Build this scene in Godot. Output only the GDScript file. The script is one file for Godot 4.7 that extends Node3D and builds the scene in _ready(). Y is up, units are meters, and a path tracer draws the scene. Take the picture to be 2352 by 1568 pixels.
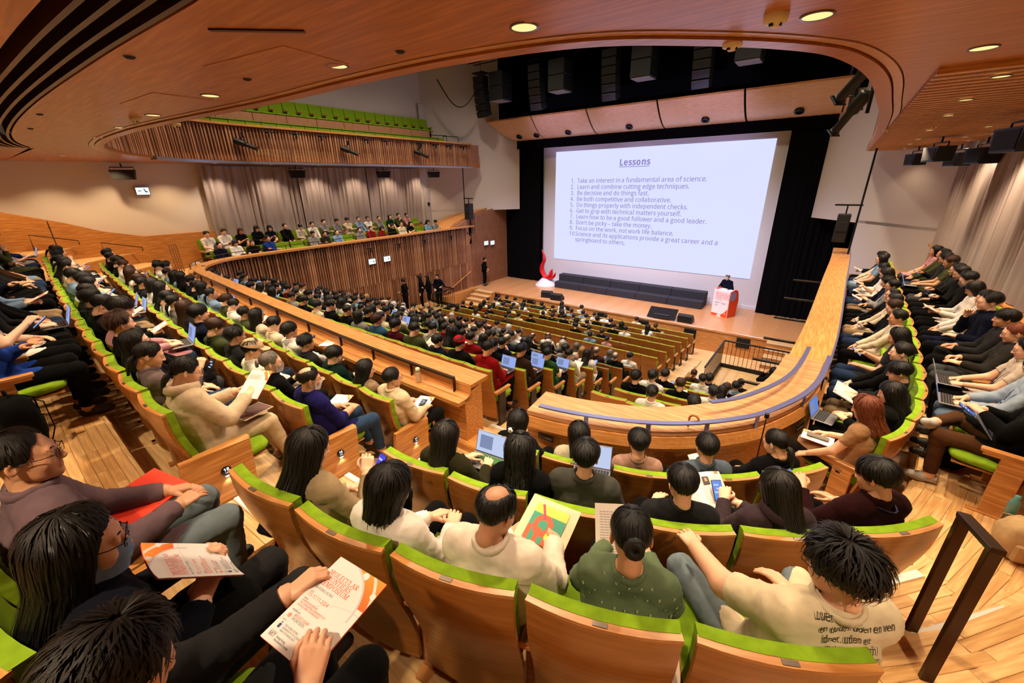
extends Node3D
# A concert hall seen from the rear of its first circle during a symposium talk.
# Units are metres, the stage floor is y = 0, the stage lies towards -z.

const STAGE_FACE := -18.3
const SOFFIT := 6.8
var used := {}
var mats := {}
var texs := {}
var noise := FastNoiseLite.new()
var rng := RandomNumberGenerator.new()

func _ready() -> void:
	rng.seed = 20241115
	noise.seed = 7
	noise.frequency = 1.0
	# ---- camera
	var cam := Camera3D.new()
	cam.name = "camera"
	cam.transform = Transform3D(Basis(Vector3(0.79900, -0.01599, -0.60112), Vector3(-0.20511, 0.93245, -0.29744), Vector3(0.56527, 0.36095, 0.74175)).orthonormalized(), Vector3(0, 6, 0))
	cam.fov = 79.18
	cam.near = 0.02
	cam.far = 200.0
	cam.current = true
	add_child(cam)
	# ---- environment: an enclosed hall, so no sky reaches in
	var we := WorldEnvironment.new()
	we.name = "environment"
	var env := Environment.new()
	env.background_mode = Environment.BG_COLOR
	env.background_color = Color(0, 0, 0)
	env.tonemap_mode = Environment.TONE_MAPPER_LINEAR
	env.tonemap_exposure = 1.06
	env.sdfgi_enabled = true
	env.ssao_enabled = true
	env.ssil_enabled = true
	we.environment = env
	add_child(we)
	# ---- large lights of the hall: the house lights high over the stalls, the stage wash and the projected slide
	house_lights()
	make_curves()
	build_shell()
	build_circle()
	build_stalls()
	build_stage()
	build_upper_balcony()
	build_ceiling_fittings()
	build_seats()
	build_people()
	build_props()

# ---------------------------------------------------------------- names and metas
func numbered(called: String) -> String:
	if not used.has(called):
		used[called] = 0
		return called
	used[called] += 1
	return "%s_%03d" % [called, used[called]]

func tag(o: Node, label: String, category: String, group := "") -> Node:
	o.set_meta("label", label)
	o.set_meta("category", category)
	if group:
		o.set_meta("group", group)
	return o

func thing(called: String, label: String, category: String, at := Vector3.ZERO, turn := 0.0, group := "") -> Node3D:
	var o := Node3D.new()
	o.name = numbered(called)
	add_child(o)
	o.position = at
	o.rotation.y = turn
	tag(o, label, category, group)
	return o

func obj(called: String, m: Mesh, mt: Material, parent: Node = null) -> MeshInstance3D:
	var o := MeshInstance3D.new()
	o.mesh = m
	if mt:
		o.material_override = mt
	if parent == null:
		o.name = numbered(called)
		add_child(o)
	else:
		o.name = called
		parent.add_child(o, true)
	return o

func struct(called: String, m: Mesh, mt: Material, parent: Node = null) -> MeshInstance3D:
	var o := obj(called, m, mt, parent)
	if parent == null:
		o.set_meta("kind", "structure")
	return o

# ---------------------------------------------------------------- materials
func noise_tex(key: String, freq: float, seed_: int, stops: Array, size := 256, octaves := 4, normal := false, strength := 4.0) -> NoiseTexture2D:
	if texs.has(key):
		return texs[key]
	var n := FastNoiseLite.new()
	n.noise_type = FastNoiseLite.TYPE_SIMPLEX_SMOOTH
	n.seed = seed_
	n.frequency = freq
	n.fractal_octaves = octaves
	var t := NoiseTexture2D.new()
	t.width = size
	t.height = size
	t.seamless = true
	t.noise = n
	if normal:
		t.as_normal_map = true
		t.bump_strength = strength
	elif stops.size():
		var g := Gradient.new()
		var offs := PackedFloat32Array()
		var cols := PackedColorArray()
		for i in stops.size():
			offs.append(float(i) / (stops.size() - 1))
			cols.append(stops[i])
		g.offsets = offs
		g.colors = cols
		t.color_ramp = g
	texs[key] = t
	return t

func flat(key: String, c: Color, rough := 0.7, metal := 0.0, spec := 0.5) -> StandardMaterial3D:
	if mats.has(key):
		return mats[key]
	var m := StandardMaterial3D.new()
	m.resource_name = key
	m.albedo_color = c
	m.roughness = rough
	m.metallic = metal
	m.metallic_specular = spec
	mats[key] = m
	return m

# wood: noise stretched along the grain axis ("x", "y" or "z")
func wood(key: String, a: Color, b: Color, axis: String, rough := 0.45, world := false, scale := 1.0, tex := "w1") -> StandardMaterial3D:
	if mats.has(key):
		return mats[key]
	var m := StandardMaterial3D.new()
	m.resource_name = key
	var t := noise_tex("wood_" + tex + a.to_html() + b.to_html(), 0.016, 11 if tex == "w1" else 23, [a.darkened(0.10), a, a.lerp(b, 0.35), b, b.lightened(0.04)], 512, 5)
	m.albedo_texture = t
	m.uv1_triplanar = true
	m.uv1_world_triplanar = world
	var l := 0.22 * scale
	var s := 3.2 * scale
	m.uv1_scale = Vector3(l if axis == "x" else s, l if axis == "y" else s, l if axis == "z" else s)
	m.roughness = rough
	mats[key] = m
	return m

func cloth(key: String, c: Color, rough := 0.95, sc := 14.0) -> StandardMaterial3D:
	if mats.has(key):
		return mats[key]
	var m := StandardMaterial3D.new()
	m.resource_name = key
	m.albedo_color = c
	m.albedo_texture = noise_tex("cloth_mottle", 0.03, 5, [Color(0.86, 0.86, 0.86), Color(1, 1, 1)], 256, 4)
	m.normal_enabled = true
	m.normal_texture = noise_tex("cloth_normal", 0.012, 9, [], 256, 3, true, 5.0)
	m.normal_scale = 0.7
	m.uv1_triplanar = true
	m.uv1_scale = Vector3.ONE * 1.6
	m.roughness = rough
	m.metallic_specular = 0.2
	m.rim_enabled = true
	m.rim = 0.12
	mats[key] = m
	return m

func glow(key: String, c: Color, energy: float) -> StandardMaterial3D:
	if mats.has(key):
		return mats[key]
	var m := StandardMaterial3D.new()
	m.resource_name = key
	m.albedo_color = Color(0.02, 0.02, 0.02)
	m.roughness = 0.5
	m.emission_enabled = true
	m.emission = c
	m.emission_energy_multiplier = energy
	mats[key] = m
	return m

# ---------------------------------------------------------------- mesh builder; faces are given counter-clockwise seen from outside
class MB:
	var v := PackedVector3Array()
	var n := PackedVector3Array()
	var uv := PackedVector2Array()
	var col := PackedColorArray()
	var idx := PackedInt32Array()

	func tri(a: Vector3, b: Vector3, c: Vector3) -> void:
		var k := v.size()
		var nn := (b - a).cross(c - a).normalized()
		v.append_array([a, b, c])
		n.append_array([nn, nn, nn])
		uv.append_array([Vector2(a.x, a.z), Vector2(b.x, b.z), Vector2(c.x, c.z)])
		idx.append_array([k, k + 2, k + 1])

	func quad(a: Vector3, b: Vector3, c: Vector3, d: Vector3) -> void:
		var k := v.size()
		var nn := (b - a).cross(d - a)
		if nn.length_squared() < 1e-14:
			nn = (c - b).cross(d - b)
		nn = nn.normalized()
		v.append_array([a, b, c, d])
		n.append_array([nn, nn, nn, nn])
		uv.append_array([Vector2(0, 1), Vector2(1, 1), Vector2(1, 0), Vector2(0, 0)])
		idx.append_array([k, k + 2, k + 1, k, k + 3, k + 2])

	# a smooth sheet of rows x columns; its front faces (row direction) x (column direction)
	func grid(rows: Array, closed := false, flip := false) -> void:
		var nr := rows.size()
		var nc: int = rows[0].size()
		var k := v.size()
		for i in nr:
			for j in nc:
				var p: Vector3 = rows[i][j]
				var j0 := j - 1 if j > 0 else (nc - 2 if closed else 0)
				var j1 := j + 1 if j < nc - 1 else (1 if closed else nc - 1)
				var du: Vector3 = rows[i][j1] - rows[i][j0]
				var dv: Vector3 = rows[mini(i + 1, nr - 1)][j] - rows[maxi(i - 1, 0)][j]
				var nn := dv.cross(du)
				if nn.length_squared() < 1e-12:
					var ii := 1 if i == 0 else nr - 2
					du = rows[ii][j1] - rows[ii][j0]
					nn = dv.cross(du)
				nn = nn.normalized()
				v.append(p)
				n.append(-nn if flip else nn)
				uv.append(Vector2(float(j) / (nc - 1), float(i) / (nr - 1)))
		for i in nr - 1:
			for j in nc - 1:
				var a := k + i * nc + j
				var b := a + 1
				var c := a + nc
				var d := c + 1
				if flip:
					idx.append_array([a, c, b, b, c, d])
				else:
					idx.append_array([a, b, c, b, d, c])

	func box(c: Vector3, s: Vector3, bev := 0.0, bs := Basis.IDENTITY) -> void:
		var h := s * 0.5
		if bev <= 0.0:
			for ax in 3:
				for sg in [-1.0, 1.0]:
					var e := Vector3.ZERO
					e[ax] = sg
					var u := Vector3.ZERO
					u[(ax + 1) % 3] = 1.0
					var w := Vector3.ZERO
					w[(ax + 2) % 3] = 1.0
					if sg < 0:
						var t := u
						u = w
						w = t
					var o := e * h
					u *= h
					w *= h
					quad(c + bs * (o - u - w), c + bs * (o + u - w), c + bs * (o + u + w), c + bs * (o - u + w))
			return
		var g := h - Vector3.ONE * bev
		var P := func(face: int, sx: float, sy: float, sz: float) -> Vector3:
			var q := Vector3(sx, sy, sz) * g
			q[face] = signf(Vector3(sx, sy, sz)[face]) * h[face]
			return c + bs * q
		for ax in 3:
			for sg in [-1.0, 1.0]:
				var f := []
				for st in [[-1, -1], [1, -1], [1, 1], [-1, 1]]:
					var q := Vector3.ZERO
					q[ax] = sg
					q[(ax + 1) % 3] = st[0]
					q[(ax + 2) % 3] = st[1]
					f.append(P.call(ax, q.x, q.y, q.z))
				if sg > 0:
					quad(f[0], f[1], f[2], f[3])
				else:
					quad(f[3], f[2], f[1], f[0])
		for ax in 3:
			var a1 := (ax + 1) % 3
			var a2 := (ax + 2) % 3
			for s1 in [-1.0, 1.0]:
				for s2 in [-1.0, 1.0]:
					var q0 := Vector3.ZERO
					q0[ax] = -1
					q0[a1] = s1
					q0[a2] = s2
					var q1 := q0
					q1[ax] = 1
					var A: Vector3 = P.call(a1, q0.x, q0.y, q0.z)
					var B: Vector3 = P.call(a1, q1.x, q1.y, q1.z)
					var C: Vector3 = P.call(a2, q1.x, q1.y, q1.z)
					var D: Vector3 = P.call(a2, q0.x, q0.y, q0.z)
					if s1 * s2 > 0:
						quad(D, C, B, A)
					else:
						quad(A, B, C, D)
		for sx in [-1.0, 1.0]:
			for sy in [-1.0, 1.0]:
				for sz in [-1.0, 1.0]:
					var A: Vector3 = P.call(0, sx, sy, sz)
					var B: Vector3 = P.call(1, sx, sy, sz)
					var C: Vector3 = P.call(2, sx, sy, sz)
					if sx * sy * sz > 0:
						tri(A, B, C)
					else:
						tri(A, C, B)

	func tube(path: Array, r: Array, sides := 8, caps := true, squash := 1.0) -> void:
		var rows := []
		var np := path.size()
		var up := Vector3.UP
		var d0: Vector3 = (path[1] - path[0]).normalized()
		if absf(d0.dot(up)) > 0.9:
			up = Vector3.BACK
		var prev: Vector3 = d0.cross(up).normalized()
		for i in np:
			var d: Vector3 = (path[mini(i + 1, np - 1)] - path[maxi(i - 1, 0)]).normalized()
			prev = (prev - d * prev.dot(d)).normalized()
			var w := d.cross(prev)
			var rr: float = r[mini(i, r.size() - 1)]
			var ring := PackedVector3Array()
			for k in sides + 1:
				var an := TAU * k / sides
				ring.append(path[i] + prev * cos(an) * rr + w * sin(an) * rr * squash)
			rows.append(ring)
		grid(rows, true, true)
		if caps:
			for e in [0, np - 1]:
				var ring: PackedVector3Array = rows[e]
				for k in sides:
					if e == 0:
						tri(path[e], ring[k + 1], ring[k])
					else:
						tri(path[e], ring[k], ring[k + 1])

	# profile: points (radius, height) from bottom to top round a vertical axis
	func lathe(prof: Array, at := Vector3.ZERO, sides := 20, bs := Basis.IDENTITY) -> void:
		var rows := []
		for p in prof:
			var ring := PackedVector3Array()
			for k in sides + 1:
				var an := TAU * k / sides
				ring.append(at + bs * Vector3(cos(an) * p.x, p.y, -sin(an) * p.x))
			rows.append(ring)
		grid(rows, true, true)

	# polygon in the xy plane (counter-clockwise seen from +z), extruded from z = -depth/2 to depth/2 and placed by xf
	func extrude(poly: PackedVector2Array, depth: float, xf := Transform3D.IDENTITY) -> void:
		var p := poly
		if Geometry2D.is_polygon_clockwise(p):
			p = p.duplicate()
			p.reverse()
		var t := Geometry2D.triangulate_polygon(p)
		var h := depth * 0.5
		for i in range(0, t.size(), 3):
			var a := p[t[i]]
			var b := p[t[i + 1]]
			var c := p[t[i + 2]]
			if (b - a).cross(c - a) < 0:
				var s := b
				b = c
				c = s
			tri(xf * Vector3(a.x, a.y, h), xf * Vector3(b.x, b.y, h), xf * Vector3(c.x, c.y, h))
			tri(xf * Vector3(a.x, a.y, -h), xf * Vector3(c.x, c.y, -h), xf * Vector3(b.x, b.y, -h))
		for i in p.size():
			var a := p[i]
			var b := p[(i + 1) % p.size()]
			quad(xf * Vector3(a.x, a.y, -h), xf * Vector3(b.x, b.y, -h), xf * Vector3(b.x, b.y, h), xf * Vector3(a.x, a.y, h))

	func add(o: MB, xf := Transform3D.IDENTITY) -> void:
		var k := v.size()
		var mirror := xf.basis.determinant() < 0
		var nb := xf.basis.inverse().transposed()
		for i in o.v.size():
			v.append(xf * o.v[i])
			n.append((nb * o.n[i]).normalized())
		uv.append_array(o.uv)
		if o.col.size():
			col.append_array(o.col)
		for i in range(0, o.idx.size(), 3):
			if mirror:
				idx.append_array([k + o.idx[i], k + o.idx[i + 2], k + o.idx[i + 1]])
			else:
				idx.append_array([k + o.idx[i], k + o.idx[i + 1], k + o.idx[i + 2]])

	func mesh() -> ArrayMesh:
		var a := []
		a.resize(Mesh.ARRAY_MAX)
		a[Mesh.ARRAY_VERTEX] = v
		a[Mesh.ARRAY_NORMAL] = n
		if uv.size() == v.size():
			a[Mesh.ARRAY_TEX_UV] = uv
		if col.size() == v.size():
			a[Mesh.ARRAY_COLOR] = col
		a[Mesh.ARRAY_INDEX] = idx
		var m := ArrayMesh.new()
		m.add_surface_from_arrays(Mesh.PRIMITIVE_TRIANGLES, a)
		return m

func box_mesh(s: Vector3, bev := 0.0, c := Vector3.ZERO) -> ArrayMesh:
	var b := MB.new()
	b.box(c, s, bev)
	return b.mesh()

func text_mesh(s: String, size: float, depth := 0.002, font := "Droid Sans", bold := false, italic := false) -> TextMesh:
	var t := TextMesh.new()
	var f := SystemFont.new()
	f.font_names = PackedStringArray([font])
	f.font_weight = 700 if bold else 400
	f.font_italic = italic
	t.font = f
	t.text = s
	t.font_size = 32
	t.pixel_size = size / 32.0
	t.depth = depth
	t.horizontal_alignment = HORIZONTAL_ALIGNMENT_LEFT
	t.vertical_alignment = VERTICAL_ALIGNMENT_BOTTOM
	return t

# ---------------------------------------------------------------- plan curves
var rail := PackedVector2Array()      # the front of the circle, walked from the stage end at +x round the rear to the other side
var rail_n := PackedVector2Array()
var rail_s := PackedFloat32Array()

func catmull(p: Array, n: int) -> PackedVector2Array:
	var o := PackedVector2Array()
	for i in p.size() - 1:
		var p0: Vector2 = p[maxi(i - 1, 0)]
		var p1: Vector2 = p[i]
		var p2: Vector2 = p[i + 1]
		var p3: Vector2 = p[mini(i + 2, p.size() - 1)]
		for k in n:
			o.append(p1.cubic_interpolate(p2, p0, p3, float(k) / n))
	o.append(p[p.size() - 1])
	return o

func make_curves() -> void:
	var pts := []
	for q in [[0.45, -18.6], [0.43, -16.0], [0.35, -12.8], [0.27, -9.0], [0.2, -7.2], [0.07, -5.6], [-0.245, -4.68], [-0.58, -4.2], [-0.99, -3.84], [-1.48, -3.6], [-2.16, -3.42], [-3.2, -3.34], [-4.86, -3.35], [-6.8, -3.43], [-9.54, -3.6], [-12.56, -3.83], [-14.4, -3.98], [-15.4, -4.2], [-16.3, -4.75], [-16.85, -5.6], [-17.02, -7.0], [-17.05, -10.0], [-17.05, -14.0], [-17.05, -18.6]]:
		pts.append(Vector2(q[0], q[1]))
	rail = catmull(pts, 6)
	var k := rail.size()
	rail_n.resize(k)
	for i in k:
		var t := (rail[mini(i + 1, k - 1)] - rail[maxi(i - 1, 0)]).normalized()
		rail_n[i] = Vector2(t.y, -t.x)

func off(d: float) -> PackedVector2Array:
	var o := PackedVector2Array()
	for i in rail.size():
		o.append(rail[i] + rail_n[i] * d)
	return o

# point and outward normal at arc length s along the curve at offset d, s counted from where the curve passes x = -3.2 behind
func along(c: PackedVector2Array, s: float) -> Array:
	var i0 := 0
	for i in c.size():
		if c[i].x < -3.2 and c[i].y > -6.0:
			i0 = i
			break
	var i := i0
	var left := s
	if s >= 0:
		while i < c.size() - 2 and left > c[i].distance_to(c[i + 1]):
			left -= c[i].distance_to(c[i + 1])
			i += 1
		var t := (c[i + 1] - c[i]).normalized()
		return [c[i] + t * left, Vector2(t.y, -t.x)]
	left = -s
	while i > 1 and left > c[i].distance_to(c[i - 1]):
		left -= c[i].distance_to(c[i - 1])
		i -= 1
	var t2 := (c[i] - c[i - 1]).normalized()
	return [c[i] - t2 * left, Vector2(t2.y, -t2.x)]

# sweeps a closed profile of (offset, height) points along the rail between two indices; profile counter-clockwise seen when looking along the walk with the audience side to the ...
func sweep(prof: Array, i0: int, i1: int, b: MB = null, curve := PackedVector2Array(), normals := PackedVector2Array()) -> MB:
	if b == null:
		b = MB.new()
	var cv := curve if curve.size() else rail
	var nv := normals if normals.size() else rail_n
	var np := prof.size()
	for j in np:
		var a: Vector2 = prof[j]
		var c: Vector2 = prof[(j + 1) % np]
		var r0 := PackedVector3Array()
		var r1 := PackedVector3Array()
		for i in range(i0, i1 + 1):
			var p := cv[i] + nv[i] * a.x
			var q := cv[i] + nv[i] * c.x
			r0.append(Vector3(p.x, a.y, p.y))
			r1.append(Vector3(q.x, c.y, q.y))
		b.grid([r0, r1])
	for e in [i0, i1]:
		var poly := PackedVector2Array(prof)
		var t := Geometry2D.triangulate_polygon(poly)
		for k in range(0, t.size(), 3):
			var q := []
			for m in 3:
				var w := poly[t[k + m]]
				var p := cv[e] + nv[e] * w.x
				q.append(Vector3(p.x, w.y, p.y))
			b.tri(q[0], q[1], q[2])
	return b

# ---------------------------------------------------------------- palette
func oak(axis := "x", world := false) -> StandardMaterial3D:
	return wood("oak_" + axis + str(world), Color(0.67, 0.44, 0.22), Color(0.80, 0.57, 0.32), axis, 0.38, world)
func slat_wood(i: int) -> StandardMaterial3D:
	var c: Color = [Color(0.56, 0.36, 0.24), Color(0.66, 0.45, 0.31), Color(0.50, 0.31, 0.20)][i % 3]
	return wood("slat_wood_%d" % (i % 3), c, c.lightened(0.14), "y", 0.5, false, 0.8)
func soffit_wood() -> StandardMaterial3D:
	return wood("soffit_wood", Color(0.61, 0.35, 0.16), Color(0.71, 0.44, 0.22), "x", 0.32, true, 0.7, "w2")
func floor_wood() -> StandardMaterial3D:
	return wood("floor_wood", Color(0.77, 0.62, 0.41), Color(0.86, 0.73, 0.52), "x", 0.34, true, 1.0, "w2")
func white_paint() -> StandardMaterial3D:
	return flat("white_paint", Color(0.80, 0.77, 0.75), 0.85)
func black_cloth() -> StandardMaterial3D:
	return flat("black_drape", Color(0.022, 0.022, 0.032), 0.95, 0.0, 0.2)
func black_metal() -> StandardMaterial3D:
	return flat("black_metal", Color(0.03, 0.03, 0.033), 0.45, 0.2)
func bronze() -> StandardMaterial3D:
	return flat("bronze_metal", Color(0.27, 0.19, 0.13), 0.34, 0.7)
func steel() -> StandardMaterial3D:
	return flat("steel", Color(0.52, 0.54, 0.78), 0.3, 0.75)  # the blue light reflected by the rails is put into this colour

func v3(a: Array) -> Vector3:
	return Vector3(a[0], a[1], a[2])

# ---------------------------------------------------------------- lights of the hall
func spot(at: Vector3, to: Vector3, c: Color, energy: float, angle: float, size: float, called: String, blend := 0.6, parent: Node = null) -> SpotLight3D:
	var l := SpotLight3D.new()
	l.name = called
	l.light_color = c
	l.light_energy = energy
	l.spot_angle = angle
	l.spot_angle_attenuation = blend
	l.spot_range = 60.0
	l.spot_attenuation = 2.0
	l.light_size = size
	l.shadow_enabled = true
	var host := parent if parent else self
	host.add_child(l, true)
	var d := (to - at).normalized()
	var b := Basis.looking_at(d, Vector3.BACK if absf(d.y) > 0.95 else Vector3.UP)
	l.transform = Transform3D(b, at)
	return l

func house_lights() -> void:
	# recessed house lights in the black ceiling high over the stalls
	for x in [-14.0, -10.2, -6.4, -2.6]:
		for z in [-15.0, -11.0, -7.0]:
			var o := thing("house_downlight", "round warm house light recessed in the black ceiling over the stalls", "ceiling light", Vector3(x, 13.9, z), 0.0, "house lights over the stalls")
			var b := MB.new()
			b.lathe([Vector2(0.30, -0.06), Vector2(0.30, 0.08), Vector2(0.22, 0.08), Vector2(0.22, -0.06), Vector2(0.30, -0.06)])
			obj("trim_ring", b.mesh(), black_metal(), o)
			var g := MB.new()
			g.lathe([Vector2(0.0, 0.03), Vector2(0.22, 0.03), Vector2(0.22, 0.05), Vector2(0.0, 0.05)])
			obj("lens", g.mesh(), glow("house_lens", Color(1, 0.86, 0.66), 6.0), o)
			spot(Vector3(0, -0.08, 0), Vector3(0, -1, 0.001), Color(1.0, 0.92, 0.81), 44.0, 62.0, 0.35, "house_light", 0.9, o)
	# stage wash from lanterns on the bridge in front of the stage, violet-white
	for x in [-13.5, -10.0, -6.5, -3.0]:
		spot(Vector3(x, 11.6, -14.0), Vector3(x * 0.9 - 0.8, 0.0, -20.2), Color(0.86, 0.82, 1.0), 70.0, 30.0, 0.15, "stage_wash", 0.8)

	# three lanterns on the same bridge pick out the wooden reflectors
	for x in [-12.4, -8.6, -5.2]:
		spot(Vector3(x, 7.2, -15.5), Vector3(x, 8.7, -21.0), Color(0.80, 0.72, 1.0), 16.0, 24.0, 0.12, "reflector_wash", 0.9)

# ---------------------------------------------------------------- room shell
func pleats(rows_y: Array, a: Vector2, b: Vector2, depth: float, pitch: float, seed_: int, flip := false) -> MB:
	var n := int(a.distance_to(b) / pitch * 8.0)
	var t := (b - a).normalized()
	var nn := Vector2(-t.y, t.x)
	var m := MB.new()
	var rows := []
	for y in rows_y:
		var r := PackedVector3Array()
		for i in n + 1:
			var s := a.distance_to(b) * i / n
			var w := noise.get_noise_2d(s * 1.1 / pitch * 0.25, seed_ * 3.0)
			var d := sin((s + w * pitch * 1.2) / pitch * TAU) * depth * (0.75 + 0.5 * noise.get_noise_2d(s * 2.0, seed_ + 40.0))
			d += noise.get_noise_2d(s * 3.0, y * 0.35 + seed_) * depth * 0.4
			var p := a + t * s + nn * d
			r.append(Vector3(p.x, y, p.y))
		rows.append(r)
	m.grid(rows, false, flip)
	return m

func build_shell() -> void:
	var w := white_paint()
	var b := MB.new()
	b.box(Vector3(2.75, 5.5, -11.75), Vector3(0.3, 17, 12.5))
	struct("wall_right", b.mesh(), w)
	b = MB.new()
	b.box(Vector3(-19.55, 5.5, -6.5), Vector3(0.3, 17, 23))
	struct("wall_left", b.mesh(), w)
	# splayed walls towards the proscenium
	for s in [[Vector2(-19.5, -17.6), Vector2(-15.9, -22.0), "wall_left_splay"], [Vector2(2.7, -17.6), Vector2(-0.75, -22.0), "wall_right_splay"]]:
		b = MB.new()
		var p: Vector2 = s[0]
		var q: Vector2 = s[1]
		var mid := (p + q) * 0.5
		var d := q - p
		b.box(Vector3(mid.x, 9.3, mid.y), Vector3(d.length(), 9.8, 0.2), 0.0, Basis(Vector3.UP, -atan2(d.y, d.x)))
		var low := q.lerp(p, 0.42)
		d = low - p
		mid = (low + p) * 0.5
		b.box(Vector3(mid.x, 3.4, mid.y), Vector3(d.length(), 2.2, 0.2), 0.0, Basis(Vector3.UP, -atan2(d.y, d.x)))
		struct(s[2], b.mesh(), w)
	b = MB.new()
	b.box(Vector3(-7.0, 5.5, 5.15), Vector3(25.4, 17, 0.3))
	struct("wall_rear", b.mesh(), oak("x", true))
	b = MB.new()
	b.box(Vector3(5.45, 5.5, -0.2), Vector3(0.3, 17, 10.8))
	b.box(Vector3(4.1, 5.5, -5.45), Vector3(2.5, 17, 0.2))
	struct("wall_right_rear", b.mesh(), w)
	b = MB.new()
	b.box(Vector3(-7.0, 14.15, -8.7), Vector3(25.4, 0.3, 28))
	struct("ceiling", b.mesh(), black_cloth())
	b = MB.new()
	b.box(Vector3(-8.3, 6.5, -22.75), Vector3(22.6, 16, 0.3))
	struct("wall_stage", b.mesh(), black_cloth())
	# wainscot along both side walls with its cap
	b = MB.new()
	b.box(Vector3(2.5, 3.5, -11.4), Vector3(0.2, 1.1, 11.6))
	var wr := struct("trim_1", b.mesh(), oak("z"))
	b = MB.new()
	b.box(Vector3(2.47, 4.08, -11.4), Vector3(0.3, 0.06, 11.6), 0.012)
	struct("wainscot_cap", b.mesh(), oak("z"), wr)
	b = MB.new()
	b.box(Vector3(-19.3, 3.35, -11.4), Vector3(0.2, 0.9, 11.0))
	var wl := struct("trim_2", b.mesh(), oak("z"))
	# stepped wainscot where the rear stairs climb along the side wall
	b = MB.new()
	var poly := PackedVector2Array([Vector2(-6.4, 2.6), Vector2(4.6, 2.6), Vector2(4.6, 6.2), Vector2(-1.05, 5.42), Vector2(-2.25, 5.02), Vector2(-3.07, 4.68), Vector2(-4.1, 4.42), Vector2(-6.4, 4.40)])
	b.extrude(poly, 0.16, Transform3D(Basis(Vector3(0, 0, 1), Vector3(0, 1, 0), Vector3(-1, 0, 0)), Vector3(-19.3, 0, 0)))
	struct("stair_wainscot", b.mesh(), oak("z"), wl)
	for z in [-0.6, -1.9]:
		b = MB.new()
		b.box(Vector3(-19.21, 3.6, z), Vector3(0.02, 3.0, 0.02))
		struct("panel_joint", b.mesh(), flat("dark_joint", Color(0.12, 0.07, 0.04)), wl)
	# curtains
	var cm := flat("grey_curtain", Color(0.62, 0.57, 0.56), 0.9, 0.0, 0.2)
	for k in 3:
		var z0: float = [-6.25, -9.9, -13.4][k]
		var z1: float = [-9.85, -13.35, -16.9][k]
		var lab: String = ["pleated grey curtain behind the far gallery, panel beside the plain cream wall", "pleated grey curtain behind the far gallery, middle panel", "pleated grey curtain behind the far gallery, panel beside the double door"][k]
		tag(obj("wall_curtain", pleats([3.9, 4.6, 5.4, 6.2, 6.74], Vector2(-19.2, z0), Vector2(-19.2, z1), 0.055, 0.26, 3 + k, false).mesh(), cm), lab, "curtain", "pleated wall curtains")
	for k in 3:
		var z0: float = [-5.7, -9.4, -13.2][k]
		var z1: float = [-9.35, -13.15, -16.95][k]
		var lab: String = ["tall pleated grey curtain above the wooden wainscot cap, panel over the laptop users", "tall pleated grey curtain above the wooden wainscot cap, middle panel", "tall pleated grey curtain above the wooden wainscot cap, panel beside the shadowed white wall"][k]
		tag(obj("wall_curtain", pleats([4.12, 4.8, 5.6, 6.3, 6.78], Vector2(2.42, z0), Vector2(2.42, z1), 0.07, 0.28, 13 + k, true).mesh(), cm), lab, "curtain", "pleated wall curtains")
	build_soffit()

func soffit_edge() -> PackedVector2Array:
	var pts := []
	for q in [[0.36, -19.6], [0.33, -14.0], [0.22, -9.0], [0.1, -6.8], [-0.02, -5.2], [-0.21, -4.23], [-0.46, -3.72], [-0.93, -3.19], [-1.49, -2.76], [-2.34, -2.53], [-3.47, -2.44], [-4.83, -2.40], [-7.0, -2.2], [-8.7, -2.12], [-10.7, -2.2], [-12.6, -2.52], [-14.6, -3.3], [-16.1, -4.5], [-16.9, -5.9], [-17.05, -8.0], [-17.05, -13.0], [-17.05, -19.6]]:
		pts.append(Vector2(q[0], q[1]))
	return catmull(pts, 6)

func normals_of(c: PackedVector2Array) -> PackedVector2Array:
	var o := PackedVector2Array()
	for i in c.size():
		var t := (c[mini(i + 1, c.size() - 1)] - c[maxi(i - 1, 0)]).normalized()
		o.append(Vector2(t.y, -t.x))
	return o

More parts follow.
